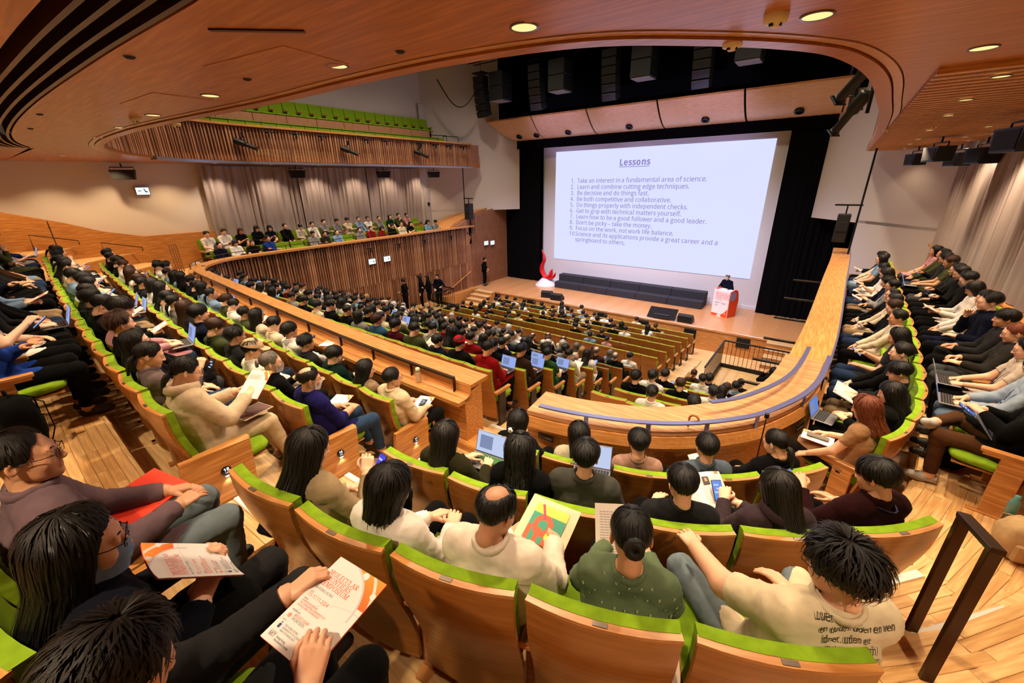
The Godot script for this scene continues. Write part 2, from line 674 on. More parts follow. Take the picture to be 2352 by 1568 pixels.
func build_soffit() -> void:
	var e := soffit_edge()
	var en := normals_of(e)
	# the air slot curving over the seats
	var sl := []
	for q in [[2.7, -2.0], [0.6, -1.3], [-1.2, -1.08], [-2.76, -1.0], [-4.18, -0.94], [-6.42, -0.9], [-8.5, -0.93], [-10.4, -1.03], [-12.0, -1.22], [-13.25, -1.5]]:
		sl.append(Vector2(q[0], q[1]))
	var sc := catmull(sl, 6)
	var sn := normals_of(sc)
	var front := PackedVector2Array()
	for i in e.size():
		front.append(e[i] + en[i] * 0.22)
	front.append_array(PackedVector2Array([Vector2(-19.6, -19.6), Vector2(-19.6, -1.6)]))
	for i in range(sc.size() - 1, -1, -1):
		front.append(sc[i])
	front.append(Vector2(2.8, -19.6))
	var flatx := Transform3D(Basis(Vector3(1, 0, 0), Vector3(0, 0, 1), Vector3(0, -1, 0)), Vector3(0, SOFFIT + 0.1, 0))
	var b := MB.new()
	b.extrude(front, 0.2, flatx)
	var s := struct("ceiling_soffit", b.mesh(), soffit_wood())
	var back := PackedVector2Array()
	for i in sc.size():
		back.append(sc[i] + sn[i] * 0.42)
	back.append_array(PackedVector2Array([Vector2(-13.6, -1.58), Vector2(-19.6, -1.58), Vector2(-19.6, 5.3), Vector2(5.6, 5.3), Vector2(5.6, -1.6)]))
	b = MB.new()
	b.extrude(back, 0.2, flatx)
	struct("rear_soffit", b.mesh(), soffit_wood(), s)
	b = MB.new()
	b.box(Vector3(4.1, SOFFIT + 0.1, -3.5), Vector3(2.8, 0.2, 4.2))
	struct("corner_soffit", b.mesh(), soffit_wood(), s)
	# slot: dark trough and its blades
	b = sweep([Vector2(-0.1, SOFFIT + 0.19), Vector2(-0.02, SOFFIT + 0.19), Vector2(-0.02, SOFFIT + 0.6), Vector2(0.44, SOFFIT + 0.6), Vector2(0.44, SOFFIT + 0.19), Vector2(0.55, SOFFIT + 0.19), Vector2(0.55, SOFFIT + 0.7), Vector2(-0.1, SOFFIT + 0.7)], 0, sc.size() - 1, null, sc, sn)
	struct("slot_trough", b.mesh(), soffit_wood(), s)
	for k in 4:
		var d := 0.03 + 0.095 * k
		b = sweep([Vector2(d, SOFFIT - 0.01), Vector2(d + 0.03, SOFFIT - 0.01), Vector2(d + 0.03, SOFFIT + 0.12), Vector2(d, SOFFIT + 0.12)], 0, sc.size() - 1, null, sc, sn)
		struct("slot_blade", b.mesh(), bronze(), s)
	# lip of the soffit: outer band, two shadow gaps, a pale strip between them, and the fascia above
	var n1 := e.size() - 1
	b = sweep([Vector2(0.0, SOFFIT - 0.02), Vector2(0.13, SOFFIT - 0.02), Vector2(0.13, SOFFIT + 0.2), Vector2(0.0, SOFFIT + 0.2)], 0, n1, null, e, en)
	struct("soffit_band", b.mesh(), soffit_wood(), s)
	b = sweep([Vector2(0.143, SOFFIT - 0.005), Vector2(0.21, SOFFIT - 0.005), Vector2(0.21, SOFFIT + 0.2), Vector2(0.143, SOFFIT + 0.2)], 0, n1, null, e, en)
	struct("soffit_strip", b.mesh(), wood("strip_wood", Color(0.70, 0.49, 0.31), Color(0.78, 0.58, 0.40), "x", 0.3), s)
	b = sweep([Vector2(0.05, SOFFIT + 0.19), Vector2(0.3, SOFFIT + 0.19), Vector2(0.3, SOFFIT + 0.25), Vector2(0.05, SOFFIT + 0.25)], 0, n1, null, e, en)
	struct("gap_cover", b.mesh(), soffit_wood(), s)
	b = sweep([Vector2(0.06, SOFFIT + 0.2), Vector2(0.2, SOFFIT + 0.2), Vector2(0.2, 7.95), Vector2(0.06, 7.95)], 0, n1, null, e, en)
	struct("fascia_backing", b.mesh(), slat_wood(0), s)
	# ribbed soffit over the near side gallery
	var rm := [box_mesh(Vector3(2.15, 0.05, 0.055), 0.006), box_mesh(Vector3(2.15, 0.035, 0.05), 0.006)]
	for k in 142:
		var r := struct("ceiling_rib", rm[k % 2], slat_wood(1) if k % 3 else oak("x"), s)
		var z := -5.25 - 0.1 * k
		r.position = Vector3(0.36 + 1.13, SOFFIT - 0.02, z)
	# access hatches, a few millimetres proud of the soffit
	for q in [[-3.4, -1.75, 0.9, 0.5, 0.15], [-5.6, -1.7, 0.9, 0.5, 0.05], [-1.0, -2.2, 1.0, 0.5, 0.45]]:
		var h := struct("hatch_panel", box_mesh(Vector3(q[2], 0.006, q[3]), 0.002), soffit_wood(), s)
		h.transform = Transform3D(Basis(Vector3.UP, q[4]), Vector3(q[0], SOFFIT - 0.001, q[1]))
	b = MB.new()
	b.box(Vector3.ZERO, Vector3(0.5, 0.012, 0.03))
	var vent := struct("dark_slit_strip", b.mesh(), bronze(), s)  # bronze strip stands in for the shade inside a thin open slit
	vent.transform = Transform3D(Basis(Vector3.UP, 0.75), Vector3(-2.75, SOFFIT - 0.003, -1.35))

# ---------------------------------------------------------------- the circle: tiers, parapets, rails, steps
const TIERS := [2.80, 3.15, 3.53, 3.90, 4.27, 4.64, 5.01]
const TIER_D := [0.15, 1.17, 2.07, 2.97, 3.87, 4.77, 5.67, 8.6]

func pt(c: Vector2, n: Vector2, d: float, y: float) -> Vector3:
	return Vector3(c.x + n.x * d, y, c.y + n.y * d)

func build_circle() -> void:
	var fw := floor_wood()
	for k in 7:
		var i0 := 0 if k < 2 else 30
		var i1 := 138 if k < 2 else (112 if k < 5 else 106)
		var d0: float = TIER_D[k]
		var d1: float = TIER_D[k + 1] + (0.35 if k == 1 else 0.0)
		var y: float = TIERS[k]
		var prof := [Vector2(d0, y - 0.55), Vector2(d1, y - 0.55), Vector2(d1, y), Vector2(d0, y)]
		var f := struct("floor" if k == 0 else "floor_tier_%d" % k, sweep(prof, i0, i1).mesh(), fw)
		# darker riser board under each tier's front edge
		if k > 0:
			lay_planks(k, f)
			struct("riser", sweep([Vector2(d0 - 0.012, TIERS[k - 1]), Vector2(d0, TIERS[k - 1]), Vector2(d0, y - 0.025), Vector2(d0 - 0.012, y - 0.025)], i0, i1).mesh(), oak("x"), f)
	# slab edge under the parapet
	struct("trim_3", sweep([Vector2(-0.25, 2.2), Vector2(0.2, 2.2), Vector2(0.2, 2.9), Vector2(-0.25, 2.9)], 0, 96).mesh(), oak("x"))
	# parapets: one along the rear, one round the near corner and down the near side, one along the far side
	parapet("wooden parapet along the rear of the circle with a bronze bar over its ledge", 66, 98, 0)
	parapet("curved wooden parapet round the corner of the circle with a flat metal rail", 26, 61, 1)
	parapet("wide wooden parapet running down the near side gallery towards the stage", 0, 26, 2)
	parapet("wooden parapet with a thin rail along the far side gallery", 98, 138, 3)
	aisle_steps()
	side_details()

# strip floor laid piece by piece where the aisles lie close enough to see its boards
func lay_planks(k: int, f: Node) -> void:
	var area: Array = {1: [[-6.6, -4.9, 1.2, 2.02]], 2: [[-5.6, -4.2, 2.1, 2.92], [-0.9, -0.1, 2.5, 2.92]], 3: [[-0.7, 2.6, 3.0, 3.62]]}.get(k, [])
	var lens := [0.42, 0.56, 0.70]
	for a in area:
		var d: float = a[2]
		var j := 0
		while d < a[3]:
			var c := off(d + 0.034)
			var s: float = a[0]
			while s < a[1]:
				var li := rng.randi() % 3
				var key := "plank_%d" % li
				if not seat_meshes.has(key):
					seat_meshes[key] = box_mesh(Vector3(lens[li] - 0.002, 0.012, 0.066), 0.0015)
				var r := along(c, s + lens[li] * 0.5)
				var p := struct("plank", seat_meshes[key], plank_wood(rng.randi()), f)
				p.transform = Transform3D(Basis(Vector3.UP, atan2(r[1].x, r[1].y)), Vector3(r[0].x, TIERS[k] + 0.001 + rng.randf() * 0.0012, r[0].y))
				s += lens[li]
			d += 0.068
			j += 1

func plank_wood(i: int) -> StandardMaterial3D:
	var k := i % 3
	return wood("plank_%d" % k, [Color(0.75, 0.58, 0.37), Color(0.79, 0.62, 0.41), Color(0.72, 0.54, 0.33)][k], [Color(0.83, 0.67, 0.45), Color(0.87, 0.71, 0.49), Color(0.80, 0.63, 0.41)][k], "x", 0.34, false, 1.3, "w2")

func parapet(label: String, i0: int, i1: int, style: int) -> void:
	var t := thing("parapet", label, "parapet")
	var o := oak("x")
	var top := 3.65
	match style:
		0:
			obj("body", sweep([Vector2(-0.2, 2.6), Vector2(0.12, 2.88), Vector2(0.12, top - 0.16), Vector2(-0.2, top - 0.04)], i0, i1).mesh(), o, t)
			obj("ledge", sweep([Vector2(-0.34, top - 0.05), Vector2(0.0, top - 0.05), Vector2(0.0, top), Vector2(-0.34, top)], i0, i1).mesh(), o, t)
			obj("shelf", sweep([Vector2(0.0, top - 0.20), Vector2(0.24, top - 0.20), Vector2(0.24, top - 0.15), Vector2(0.0, top - 0.15)], i0, i1).mesh(), o, t)
			obj("shelf_nosing", sweep([Vector2(0.0, top - 0.15), Vector2(0.02, top - 0.15), Vector2(0.01, top - 0.02), Vector2(0.0, top - 0.02)], i0, i1).mesh(), o, t)
			obj("rail", sweep([Vector2(0.03, top + 0.035), Vector2(0.07, top + 0.035), Vector2(0.07, top + 0.065), Vector2(0.03, top + 0.065)], i0 + 1, i1 - 1).mesh(), bronze(), t)
			for i in range(i0 + 1, i1, 3):
				var b := MB.new()
				b.box(pt(rail[i], rail_n[i], 0.05, top - 0.05), Vector3(0.012, 0.2, 0.04))
				obj("bracket", b.mesh(), bronze(), t)
		1:
			obj("body", sweep([Vector2(-0.2, 2.6), Vector2(0.14, 2.88), Vector2(0.14, top - 0.25), Vector2(0.2, top - 0.17), Vector2(0.17, top - 0.06), Vector2(-0.2, top - 0.04)], i0, i1).mesh(), o, t)
			obj("ledge", sweep([Vector2(-0.34, top - 0.05), Vector2(0.15, top - 0.05), Vector2(0.15, top), Vector2(-0.34, top)], i0, i1).mesh(), wood("ledge_wood", Color(0.72, 0.50, 0.34), Color(0.82, 0.62, 0.45), "x", 0.28), t)
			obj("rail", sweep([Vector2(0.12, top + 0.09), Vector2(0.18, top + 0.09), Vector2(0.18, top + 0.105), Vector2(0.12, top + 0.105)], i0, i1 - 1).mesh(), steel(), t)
			for i in range(i0, i1, 6):
				var b := MB.new()
				b.box(pt(rail[i], rail_n[i], 0.16, top - 0.05), Vector3(0.045, 0.3, 0.012), 0.0, Basis(Vector3.UP, atan2(rail_n[i].x, rail_n[i].y)))
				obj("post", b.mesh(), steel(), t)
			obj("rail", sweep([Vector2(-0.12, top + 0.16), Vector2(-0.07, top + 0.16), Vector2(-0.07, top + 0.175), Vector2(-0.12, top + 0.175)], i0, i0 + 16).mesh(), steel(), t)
		2:
			obj("body", sweep([Vector2(-0.2, 2.6), Vector2(0.14, 2.88), Vector2(0.14, top - 0.04), Vector2(-0.2, top - 0.04)], i0, i1).mesh(), o, t)
			obj("ledge", sweep([Vector2(-0.3, top - 0.05), Vector2(0.16, top - 0.05), Vector2(0.16, top), Vector2(-0.3, top)], i0, i1).mesh(), wood("ledge_wood2", Color(0.74, 0.50, 0.27), Color(0.84, 0.61, 0.36), "z", 0.3), t)
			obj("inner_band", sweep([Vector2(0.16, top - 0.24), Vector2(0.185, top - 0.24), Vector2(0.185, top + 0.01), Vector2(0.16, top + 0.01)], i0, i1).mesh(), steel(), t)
		3:
			obj("body", sweep([Vector2(-0.02, 2.6), Vector2(0.14, 2.88), Vector2(0.14, top - 0.04), Vector2(-0.02, top - 0.04)], i0, i1).mesh(), o, t)
			obj("ledge", sweep([Vector2(-0.26, top - 0.07), Vector2(0.16, top - 0.07), Vector2(0.16, top), Vector2(-0.26, top)], i0, i1).mesh(), o, t)
			obj("rail", sweep([Vector2(0.08, top + 0.13), Vector2(0.11, top + 0.13), Vector2(0.11, top + 0.15), Vector2(0.08, top + 0.15)], i0 + 4, i1 - 5).mesh(), bronze(), t)
			for i in range(i0 + 4, i1 - 4, 4):
				var b := MB.new()
				b.box(pt(rail[i], rail_n[i], 0.095, top + 0.065), Vector3(0.02, 0.15, 0.02))
				obj("post", b.mesh(), bronze(), t)

func aisle_steps() -> void:
	# half steps in the two aisles, each with a pale nosing strip; the strip planks of the treads are laid one by one
	var nos := flat("nosing_strip", Color(0.80, 0.77, 0.74), 0.6)
	var planks := []
	for k in 3:
		planks.append(plank_wood(k))
	for a in [[-0.06, 0.66, "half step with pale nosing strip in the aisle beside the lit row sign"], [-4.6, 0.72, "half step with pale nosing strip in the aisle by the bronze handrail"]]:
		for k in range(0, 5):
			var c := off(TIER_D[k + 1])
			var r := along(c, a[0] - (0.36 if a[0] > -1.0 else (0.05 if k == 0 else 0.35)))
			var p: Vector2 = r[0]
			var nn: Vector2 = r[1]
			var turn := atan2(nn.x, nn.y)
			var y: float = TIERS[k]
			var h: float = (TIERS[k + 1] - y) * 0.5
			var st := thing("aisle_step", a[2], "step", Vector3(p.x, y, p.y), turn, "half steps in the circle aisles")
			obj("riser_block", box_mesh(Vector3(a[1], h - 0.022, 0.42), 0.003, Vector3(0, (h - 0.022) * 0.5, -0.21)), oak("x"), st)
			for j in 6:
				var wdt := 0.07
				for q in 2:
					var ln: float = a[1] * [0.62, 0.38][(q + j) % 2]
					var x0: float = -a[1] * 0.5 + (0.0 if q == 0 else a[1] * [0.62, 0.38][j % 2])
					obj("plank", box_mesh(Vector3(ln - 0.002, 0.022, wdt - 0.002), 0.002, Vector3(x0 + ln * 0.5, h - 0.011, -0.42 + wdt * (j + 0.5))), planks[(j * 2 + q * 5 + k) % 3], st)
			obj("nosing", box_mesh(Vector3(a[1], 0.004, 0.055), 0.0, Vector3(0, h + 0.002, -0.385)), nos, st)
			obj("nosing", box_mesh(Vector3(a[1], 0.004, 0.055), 0.0, Vector3(0, h * 2.0 + 0.002, 0.035)), nos, st)

func side_details() -> void:
	# bronze handrail hoop standing in the aisle behind the row of five
	var t := thing("handrail", "bronze flat bar handrail hoop beside the aisle steps", "handrail", Vector3.ZERO)
	var a := Vector3(0.87, 3.52, -2.38)
	var c := Vector3(0.84, 3.45, -2.68)
	for q in [a, c]:
		var b := MB.new()
		b.box(q + Vector3(0, 0.42, 0), Vector3(0.055, 0.98, 0.03), 0.003, Basis(Vector3.UP, 0.3))
		obj("post", b.mesh(), bronze(), t)
	var b2 := MB.new()
	var mid := (a + c) * 0.5 + Vector3(0, 0.92, 0)
	b2.box(mid, Vector3(0.055, 0.03, 0.36), 0.003, Basis.looking_at((c - a).normalized()))
	obj("top_bar", b2.mesh(), bronze(), t)
	# brass posts and a strap barrier where the far side gallery begins
	t = thing("stanchion_barrier", "row of slim brass posts beside a bag at the far end of the rows", "barrier", Vector3(-18.0, 3.23, -4.6))
	for k in 4:
		b2 = MB.new()
		b2.tube([Vector3(k * 0.14, 0, 0.1 * k), Vector3(k * 0.14 - 0.1, 0.95, 0.1 * k)], [0.018], 6)
		obj("post", b2.mesh(), flat("brass", Color(0.68, 0.50, 0.30), 0.35, 0.7), t)
	for q in [[-19.15, 4.75, -1.9], [-19.15, 4.35, -3.4]]:
		t = thing("stair_handrail", "thin black handrail bracket on the wooden stair wainscot", "handrail", v3(q), 0.0, "handrails on the stair wainscot")
		b2 = MB.new()
		b2.tube([Vector3(0, -0.5, 0.5), Vector3(0.06, 0.0, 0.5), Vector3(0.06, -0.28, -0.5), Vector3(0, -0.4, -0.5)], [0.015], 6)
		obj("bar", b2.mesh(), black_metal(), t)

# upright slats of the far side wall, one by one
func slat_wall() -> void:
	var back := struct("wall_left_lower", sweep([Vector2(-0.02, -1.2), Vector2(0.14, -1.2), Vector2(0.14, 3.6), Vector2(-0.02, 3.6)], 96, 138).mesh(), slat_wood(0))
	var bb := MB.new()
	bb.box(Vector3(-17.12, 1.0, -20.6), Vector3(0.16, 4.4, 3.6))
	bb.extrude(PackedVector2Array([Vector2(-17.3, 3.2), Vector2(-22.4, 3.2), Vector2(-22.4, 4.5), Vector2(-21.2, 4.5), Vector2(-18.6, 4.1), Vector2(-17.4, 3.68)]), 0.16, Transform3D(Basis(Vector3(0, 0, 1), Vector3(0, 1, 0), Vector3(-1, 0, 0)), Vector3(-17.12, 0, 0)))
	struct("stage_end_backing", bb.mesh(), slat_wood(0), back)
	var hs := [1.98, 2.42]
	var meshes := []
	for h in hs:
		for w in [0.05, 0.07, 0.038]:
			meshes.append(box_mesh(Vector3(w, h, 0.06), 0.004))
	var s := 0.0
	var acc := 0.12
	var k := 0
	var i := 98
	while i < 137 and k < 138:
		var step := rail[i].distance_to(rail[i + 1])
		while acc <= s + step and k < 138:
			var p := rail[i].lerp(rail[i + 1], (acc - s) / step)
			var nn := rail_n[i]
			for lv in 2:
				var y: float = [2.5, 0.28][lv]
				var dep := rng.randf_range(0.0, 0.035)
				var sl := struct("slat", meshes[lv * 3 + rng.randi() % 3], slat_wood(rng.randi()), back)
				sl.transform = Transform3D(Basis(Vector3.UP, atan2(nn.x, nn.y)), pt(p, nn, -0.04 - dep, y + (0.06 if k % 2 else 0.0)))
			acc += 0.108 + rng.randf_range(-0.015, 0.02)
			k += 1
		s += step
		i += 1
	# towards the stage the wall carries on past the gallery's end
	var one := MB.new()
	var z := -18.55
	while z > -22.3:
		var hgt := 4.2 + clampf((-18.0 - z) / 3.2, 0.0, 1.0) * 0.35
		one.box(Vector3(-17.0 + rng.randf_range(0, 0.03), hgt - 2.45, z), Vector3(0.06, 4.9, 0.055))
		z -= 0.11
	var st := struct("stage_end_slats", one.mesh(), slat_wood(0), back)
	st.set_meta("kind", "stuff")
	# sloping wooden parapet end above the slats
	var b := MB.new()
	b.extrude(PackedVector2Array([Vector2(-16.4, 3.3), Vector2(-18.6, 3.3), Vector2(-22.3, 4.3), Vector2(-22.3, 4.6), Vector2(-20.8, 4.62), Vector2(-19.4, 4.4), Vector2(-17.3, 3.85)]), 1.5, Transform3D(Basis(Vector3(0, 0, 1), Vector3(0, 1, 0), Vector3(-1, 0, 0)), Vector3(-17.95, 0, 0)))
	struct("gallery_end_ramp", b.mesh(), oak("z"), back)

# ---------------------------------------------------------------- stalls
const STALL_FRONT_Z := [-17.3, -16.4, -15.5, -14.6, -13.65, -12.7]
func stall_front_y(k: int) -> float:
	return [-1.05, -0.94, -0.83, -0.70, -0.60, -0.48][k]
func stall_back_z(k: int) -> float:
	return -10.6 + 0.9 * k
func stall_back_y(k: int) -> float:
	return -0.05 + 0.335 * k

func build_stalls() -> void:
	var fw := floor_wood()
	slat_wall()
	var b := MB.new()
	b.box(Vector3(-8.3, -1.2, -8), Vector3(18, 0.4, 22))
	var base := struct("floor_stalls", b.mesh(), fw)
	for k in 6:
		b = MB.new()
		var y := stall_front_y(k)
		b.box(Vector3(-9.4, (y - 1.2) * 0.5, STALL_FRONT_Z[k] - 0.1), Vector3(12.4, y + 1.2, 0.93))
		struct("row_step", b.mesh(), fw, base)
	b = MB.new()
	b.box(Vector3(-9.0, -0.84, -11.6), Vector3(15.9, 0.8, 1.3))
	struct("cross_aisle", b.mesh(), fw, base)
	var nos := flat("nosing_strip", Color(0.80, 0.77, 0.74), 0.6)
	for k in 8:
		b = MB.new()
		var y := stall_back_y(k)
		b.box(Vector3(-8.3, (y - 1.4) * 0.5, stall_back_z(k) + 0.02), Vector3(17.3, y + 1.4, 0.9))
		struct("row_step", b.mesh(), fw, base)
		# aisle half step with its pale strips
		var xa := -3.1
		b = MB.new()
		b.box(Vector3(xa, y + 0.08, stall_back_z(k) + 0.25), Vector3(1.1, 0.16, 0.42))
		struct("aisle_tread", b.mesh(), fw, base)
		b = MB.new()
		b.box(Vector3(xa, y + 0.162, stall_back_z(k) + 0.08), Vector3(1.1, 0.006, 0.06))
		struct("nosing", b.mesh(), nos, base)
		b = MB.new()
		b.box(Vector3(xa, y + 0.003, stall_back_z(k) - 0.37), Vector3(1.0, 0.006, 0.06))
		struct("nosing", b.mesh(), nos, base)
	# pale treads of the stairs going down beside the orange row
	for k in 6:
		b = MB.new()
		b.box(Vector3(-3.0 , -0.47 - 0.09 * k, -12.3 - 0.3 * k), Vector3(1.5, 0.09, 0.32))
		struct("stair_tread", b.mesh(), fw, base)
		b = MB.new()
		b.box(Vector3(-3.0, -0.42 - 0.09 * k, -12.42 - 0.3 * k), Vector3(1.5, 0.008, 0.07))
		struct("nosing", b.mesh(), nos, base)
	# raised platforms on both sides with their dark railings
	for s in [[-1.05, -13.9, 2.5, 2.9, -0.3, "dark metal railing round the wooden landing under the near gallery"], [-16.0, -13.6, 2.0, 2.6, -0.1, "dark metal railing of the landing where four people stand"]]:
		b = MB.new()
		b.box(Vector3(s[0], (s[4] - 1.2) * 0.5, s[1]), Vector3(s[2], s[4] + 1.2, s[3]))
		struct("landing", b.mesh(), fw, base)
	railing([Vector3(-2.22, -0.3, -12.5), Vector3(-2.22, -0.3, -15.2), Vector3(0.2, -0.3, -15.2)], "dark metal railing round the wooden landing under the near gallery")
	railing([Vector3(-16.9, -0.1, -14.85), Vector3(-15.05, -0.1, -14.85), Vector3(-15.05, -0.1, -13.4)], "dark metal railing of the landing beside the slatted wall")
	# flights up to the stage
	flight(Vector3(-15.7, -1.0, -17.0), 1.3, "wooden steps up to the stage beside the slatted wall")
	flight(Vector3(-0.55, -1.0, -17.0), 1.2, "wooden steps up to the stage below the near gallery")
	b = MB.new()
	b.box(Vector3(-16.8, -0.5, -17.0), Vector3(0.5, 1.0, 2.6))
	tag(obj("stair_cheek", b.mesh(), oak("z")), "low wooden side wall of the stage steps beside the slatted wall", "low wall")
	var rr := thing("sloped_handrail", "sloping wooden handrail on the slatted wall by the stage steps", "handrail", Vector3(-16.95, 0, -17.2))
	b = MB.new()
	b.tube([Vector3(0.05, 0.1, 1.2), Vector3(0.05, 1.0, -1.0)], [0.03], 6)
	obj("bar", b.mesh(), oak("z"), rr)

func railing(p: Array, label: String) -> void:
	var t := thing("railing", label, "railing")
	var dm := black_metal()
	for i in p.size() - 1:
		var a: Vector3 = p[i]
		var c: Vector3 = p[i + 1]
		var d := (c - a)
		var n := int(d.length() / 0.13)
		for y in [1.0, 0.08]:
			var b := MB.new()
			b.box((a + c) * 0.5 + Vector3(0, y, 0), Vector3(0.05, 0.045 if y > 0.5 else 0.14, d.length() + 0.04), 0.004, Basis.looking_at(d.normalized()))
			obj("top_rail" if y > 0.5 else "kick_plate", b.mesh(), dm, t)
		var bm := box_mesh(Vector3(0.014, 0.95, 0.014))
		for k in n + 1:
			var o := obj("baluster", bm, dm, t)
			o.position = a + d * (float(k) / n) + Vector3(0, 0.5, 0)

func flight(at: Vector3, wid: float, label: String) -> void:
	var t := thing("stage_steps", label, "steps", at)
	for k in 6:
		var y := (k + 1) * 1.0 / 6.0
		var z := 0.9 - 0.36 * k
		obj("step_block", box_mesh(Vector3(wid, y, 0.36), 0.0, Vector3(0, y * 0.5, z - 0.1)), oak("x"), t)
		obj("tread", box_mesh(Vector3(wid + 0.02, 0.03, 0.38), 0.005, Vector3(0, y, z - 0.1)), floor_wood(), t)
		obj("nosing", box_mesh(Vector3(wid, 0.006, 0.02), 0.0, Vector3(0, y + 0.018, z + 0.07)), flat("nosing_strip", Color(0.80, 0.77, 0.74), 0.6), t)

# ---------------------------------------------------------------- stage
func build_stage() -> void:
	var fw := wood("stage_floor_wood", Color(0.72, 0.50, 0.31), Color(0.83, 0.63, 0.43), "x", 0.22, true, 0.9, "w2")
	var b := MB.new()
	b.box(Vector3(-8.3, -0.05, -20.55), Vector3(17.6, 0.1, 4.5), 0.01)
	var f := struct("floor_stage", b.mesh(), fw)
	b = MB.new()
	b.box(Vector3(-8.3, -0.6, STAGE_FACE - 0.08), Vector3(17.6, 1.0, 0.1))
	struct("stage_face", b.mesh(), oak("x", true), f)
	for u in [-15.0, -12.6, -10.4, -8.3, -6.2, -4.1, -2.0]:
		var g := thing("vent_grille", "square black vent grille in the wooden face of the stage", "vent", Vector3(u, -0.36, STAGE_FACE - 0.01), 0.0, "vent grilles in the stage face")
		obj("frame", box_mesh(Vector3(0.5, 0.42, 0.03), 0.004), black_metal(), g)
		for k in 6:
			obj("louvre", box_mesh(Vector3(0.46, 0.03, 0.02), 0.0, Vector3(0, -0.17 + 0.068 * k, 0.02)), flat("louvre_dark", Color(0.05, 0.05, 0.05), 0.6), g)
	# white screen wall with a low white plinth, and the projected slide
	b = MB.new()
	b.box(Vector3(-8.25, 3.9, -22.4), Vector3(12.4, 7.8, 0.1))
	var scr := struct("wall_screen", b.mesh(), flat("screen_white", Color(0.82, 0.82, 0.84), 0.7))
	b = MB.new()
	b.box(Vector3(-8.25, 0.09, -22.32), Vector3(12.4, 0.18, 0.06), 0.008)
	struct("screen_plinth", b.mesh(), flat("screen_white", Color(0.82, 0.82, 0.84), 0.7), scr)
	slide()
	# black legs and border, pleated
	var bc := black_cloth()
	tag(obj("stage_curtain", pleats([0.02, 2.5, 5.0, 8.6], Vector2(-17.2, -21.9), Vector2(-14.35, -21.9), 0.06, 0.3, 31, true).mesh(), bc), "tall black pleated stage curtain beside the red flame sculpture", "curtain", "black stage drapes")
	tag(obj("stage_curtain", pleats([0.02, 2.5, 5.0, 8.6], Vector2(-2.15, -21.9), Vector2(1.2, -21.9), 0.06, 0.3, 35, true).mesh(), bc), "tall black pleated stage curtain beside the lectern", "curtain", "black stage drapes")
	tag(obj("stage_border", pleats([7.78, 8.4, 9.4], Vector2(-17.2, -21.75), Vector2(1.2, -21.75), 0.03, 0.3, 38, true).mesh(), bc), "long black drape border hanging above the white screen", "drape")
	tag(obj("overhead_drape", pleats([8.9, 11.0, 14.0], Vector2(-17.5, -20.95), Vector2(1.2, -20.95), 0.05, 0.4, 41, true).mesh(), bc), "large black drape above the curved wooden reflectors", "drape")
	# curved wooden reflectors
	var xs := [-17.05, -14.0, -10.75, -7.3, -3.85, -0.45]
	var rw := wood("reflector_wood", Color(0.80, 0.64, 0.50), Color(0.88, 0.74, 0.60), "x", 0.4, false, 1.2)
	var labs := ["curved wooden sound reflector over the stage, end panel against the white wall", "curved wooden sound reflector over the stage, second from the white wall", "curved wooden sound reflector over the stage, middle of the five", "curved wooden sound reflector over the stage, next to the end by the hung spotlights", "curved wooden sound reflector over the stage, end panel by the hung spotlights"]
	for k in 5:
		var t := thing("sound_reflector", labs[k], "sound reflector", Vector3.ZERO, 0.0, "sound reflectors over the stage")
		var rows := []
		var rows2 := []
		for i in 9:
			var a := float(i) / 8.0
			var z := lerpf(-21.75, -20.35, a)
			var y := 8.22 + 0.95 * pow(a, 1.7)
			var shrink: float = (1.0 - a) * 1.25 if k == 0 else 0.0
			rows.append(PackedVector3Array([Vector3(xs[k] + 0.04 + shrink, y, z), Vector3(xs[k + 1] - 0.04, y, z)]))
			rows2.append(PackedVector3Array([Vector3(xs[k] + 0.04 + shrink, y + 0.07, z - 0.02), Vector3(xs[k + 1] - 0.04, y + 0.07, z - 0.02)]))
		b = MB.new()
		b.grid(rows, false, true)
		b.grid(rows2)
		for q in 8:
			b.quad(rows[q][0], rows[q + 1][0], rows2[q + 1][0], rows2[q][0])
			b.quad(rows[q + 1][1], rows[q][1], rows2[q][1], rows2[q + 1][1])
		b.quad(rows[8][0], rows[8][1], rows2[8][1], rows2[8][0])
		obj("panel", b.mesh(), rw, t)
		b = MB.new()
		b.box(Vector3((xs[k] + xs[k + 1]) * 0.5, 9.2, -20.33), Vector3(xs[k + 1] - xs[k] - 0.08, 0.07, 0.03))
		obj("edge_strip", b.mesh(), oak("x"), t)
		for q in ([0.35, 0.9] if k == 0 else [0.55]):
			b = MB.new()
			var bs := Basis(Vector3.RIGHT, -0.42)
			b.lathe([Vector2(0.1, -0.035), Vector2(0.17, -0.035), Vector2(0.17, 0.06), Vector2(0.1, 0.06), Vector2(0.1, -0.035)], Vector3.ZERO, 16, bs)
			b.lathe([Vector2(0.0, 0.01), Vector2(0.1, 0.01), Vector2(0.1, 0.03), Vector2(0.0, 0.03)], Vector3.ZERO, 16, bs)
			var rg := obj("port_ring", b.mesh(), black_metal(), t)
			rg.position = Vector3(lerpf(xs[k] + (0.9 if k == 0 else 0.0), xs[k + 1], q), 8.36, -21.22)
	stage_things()

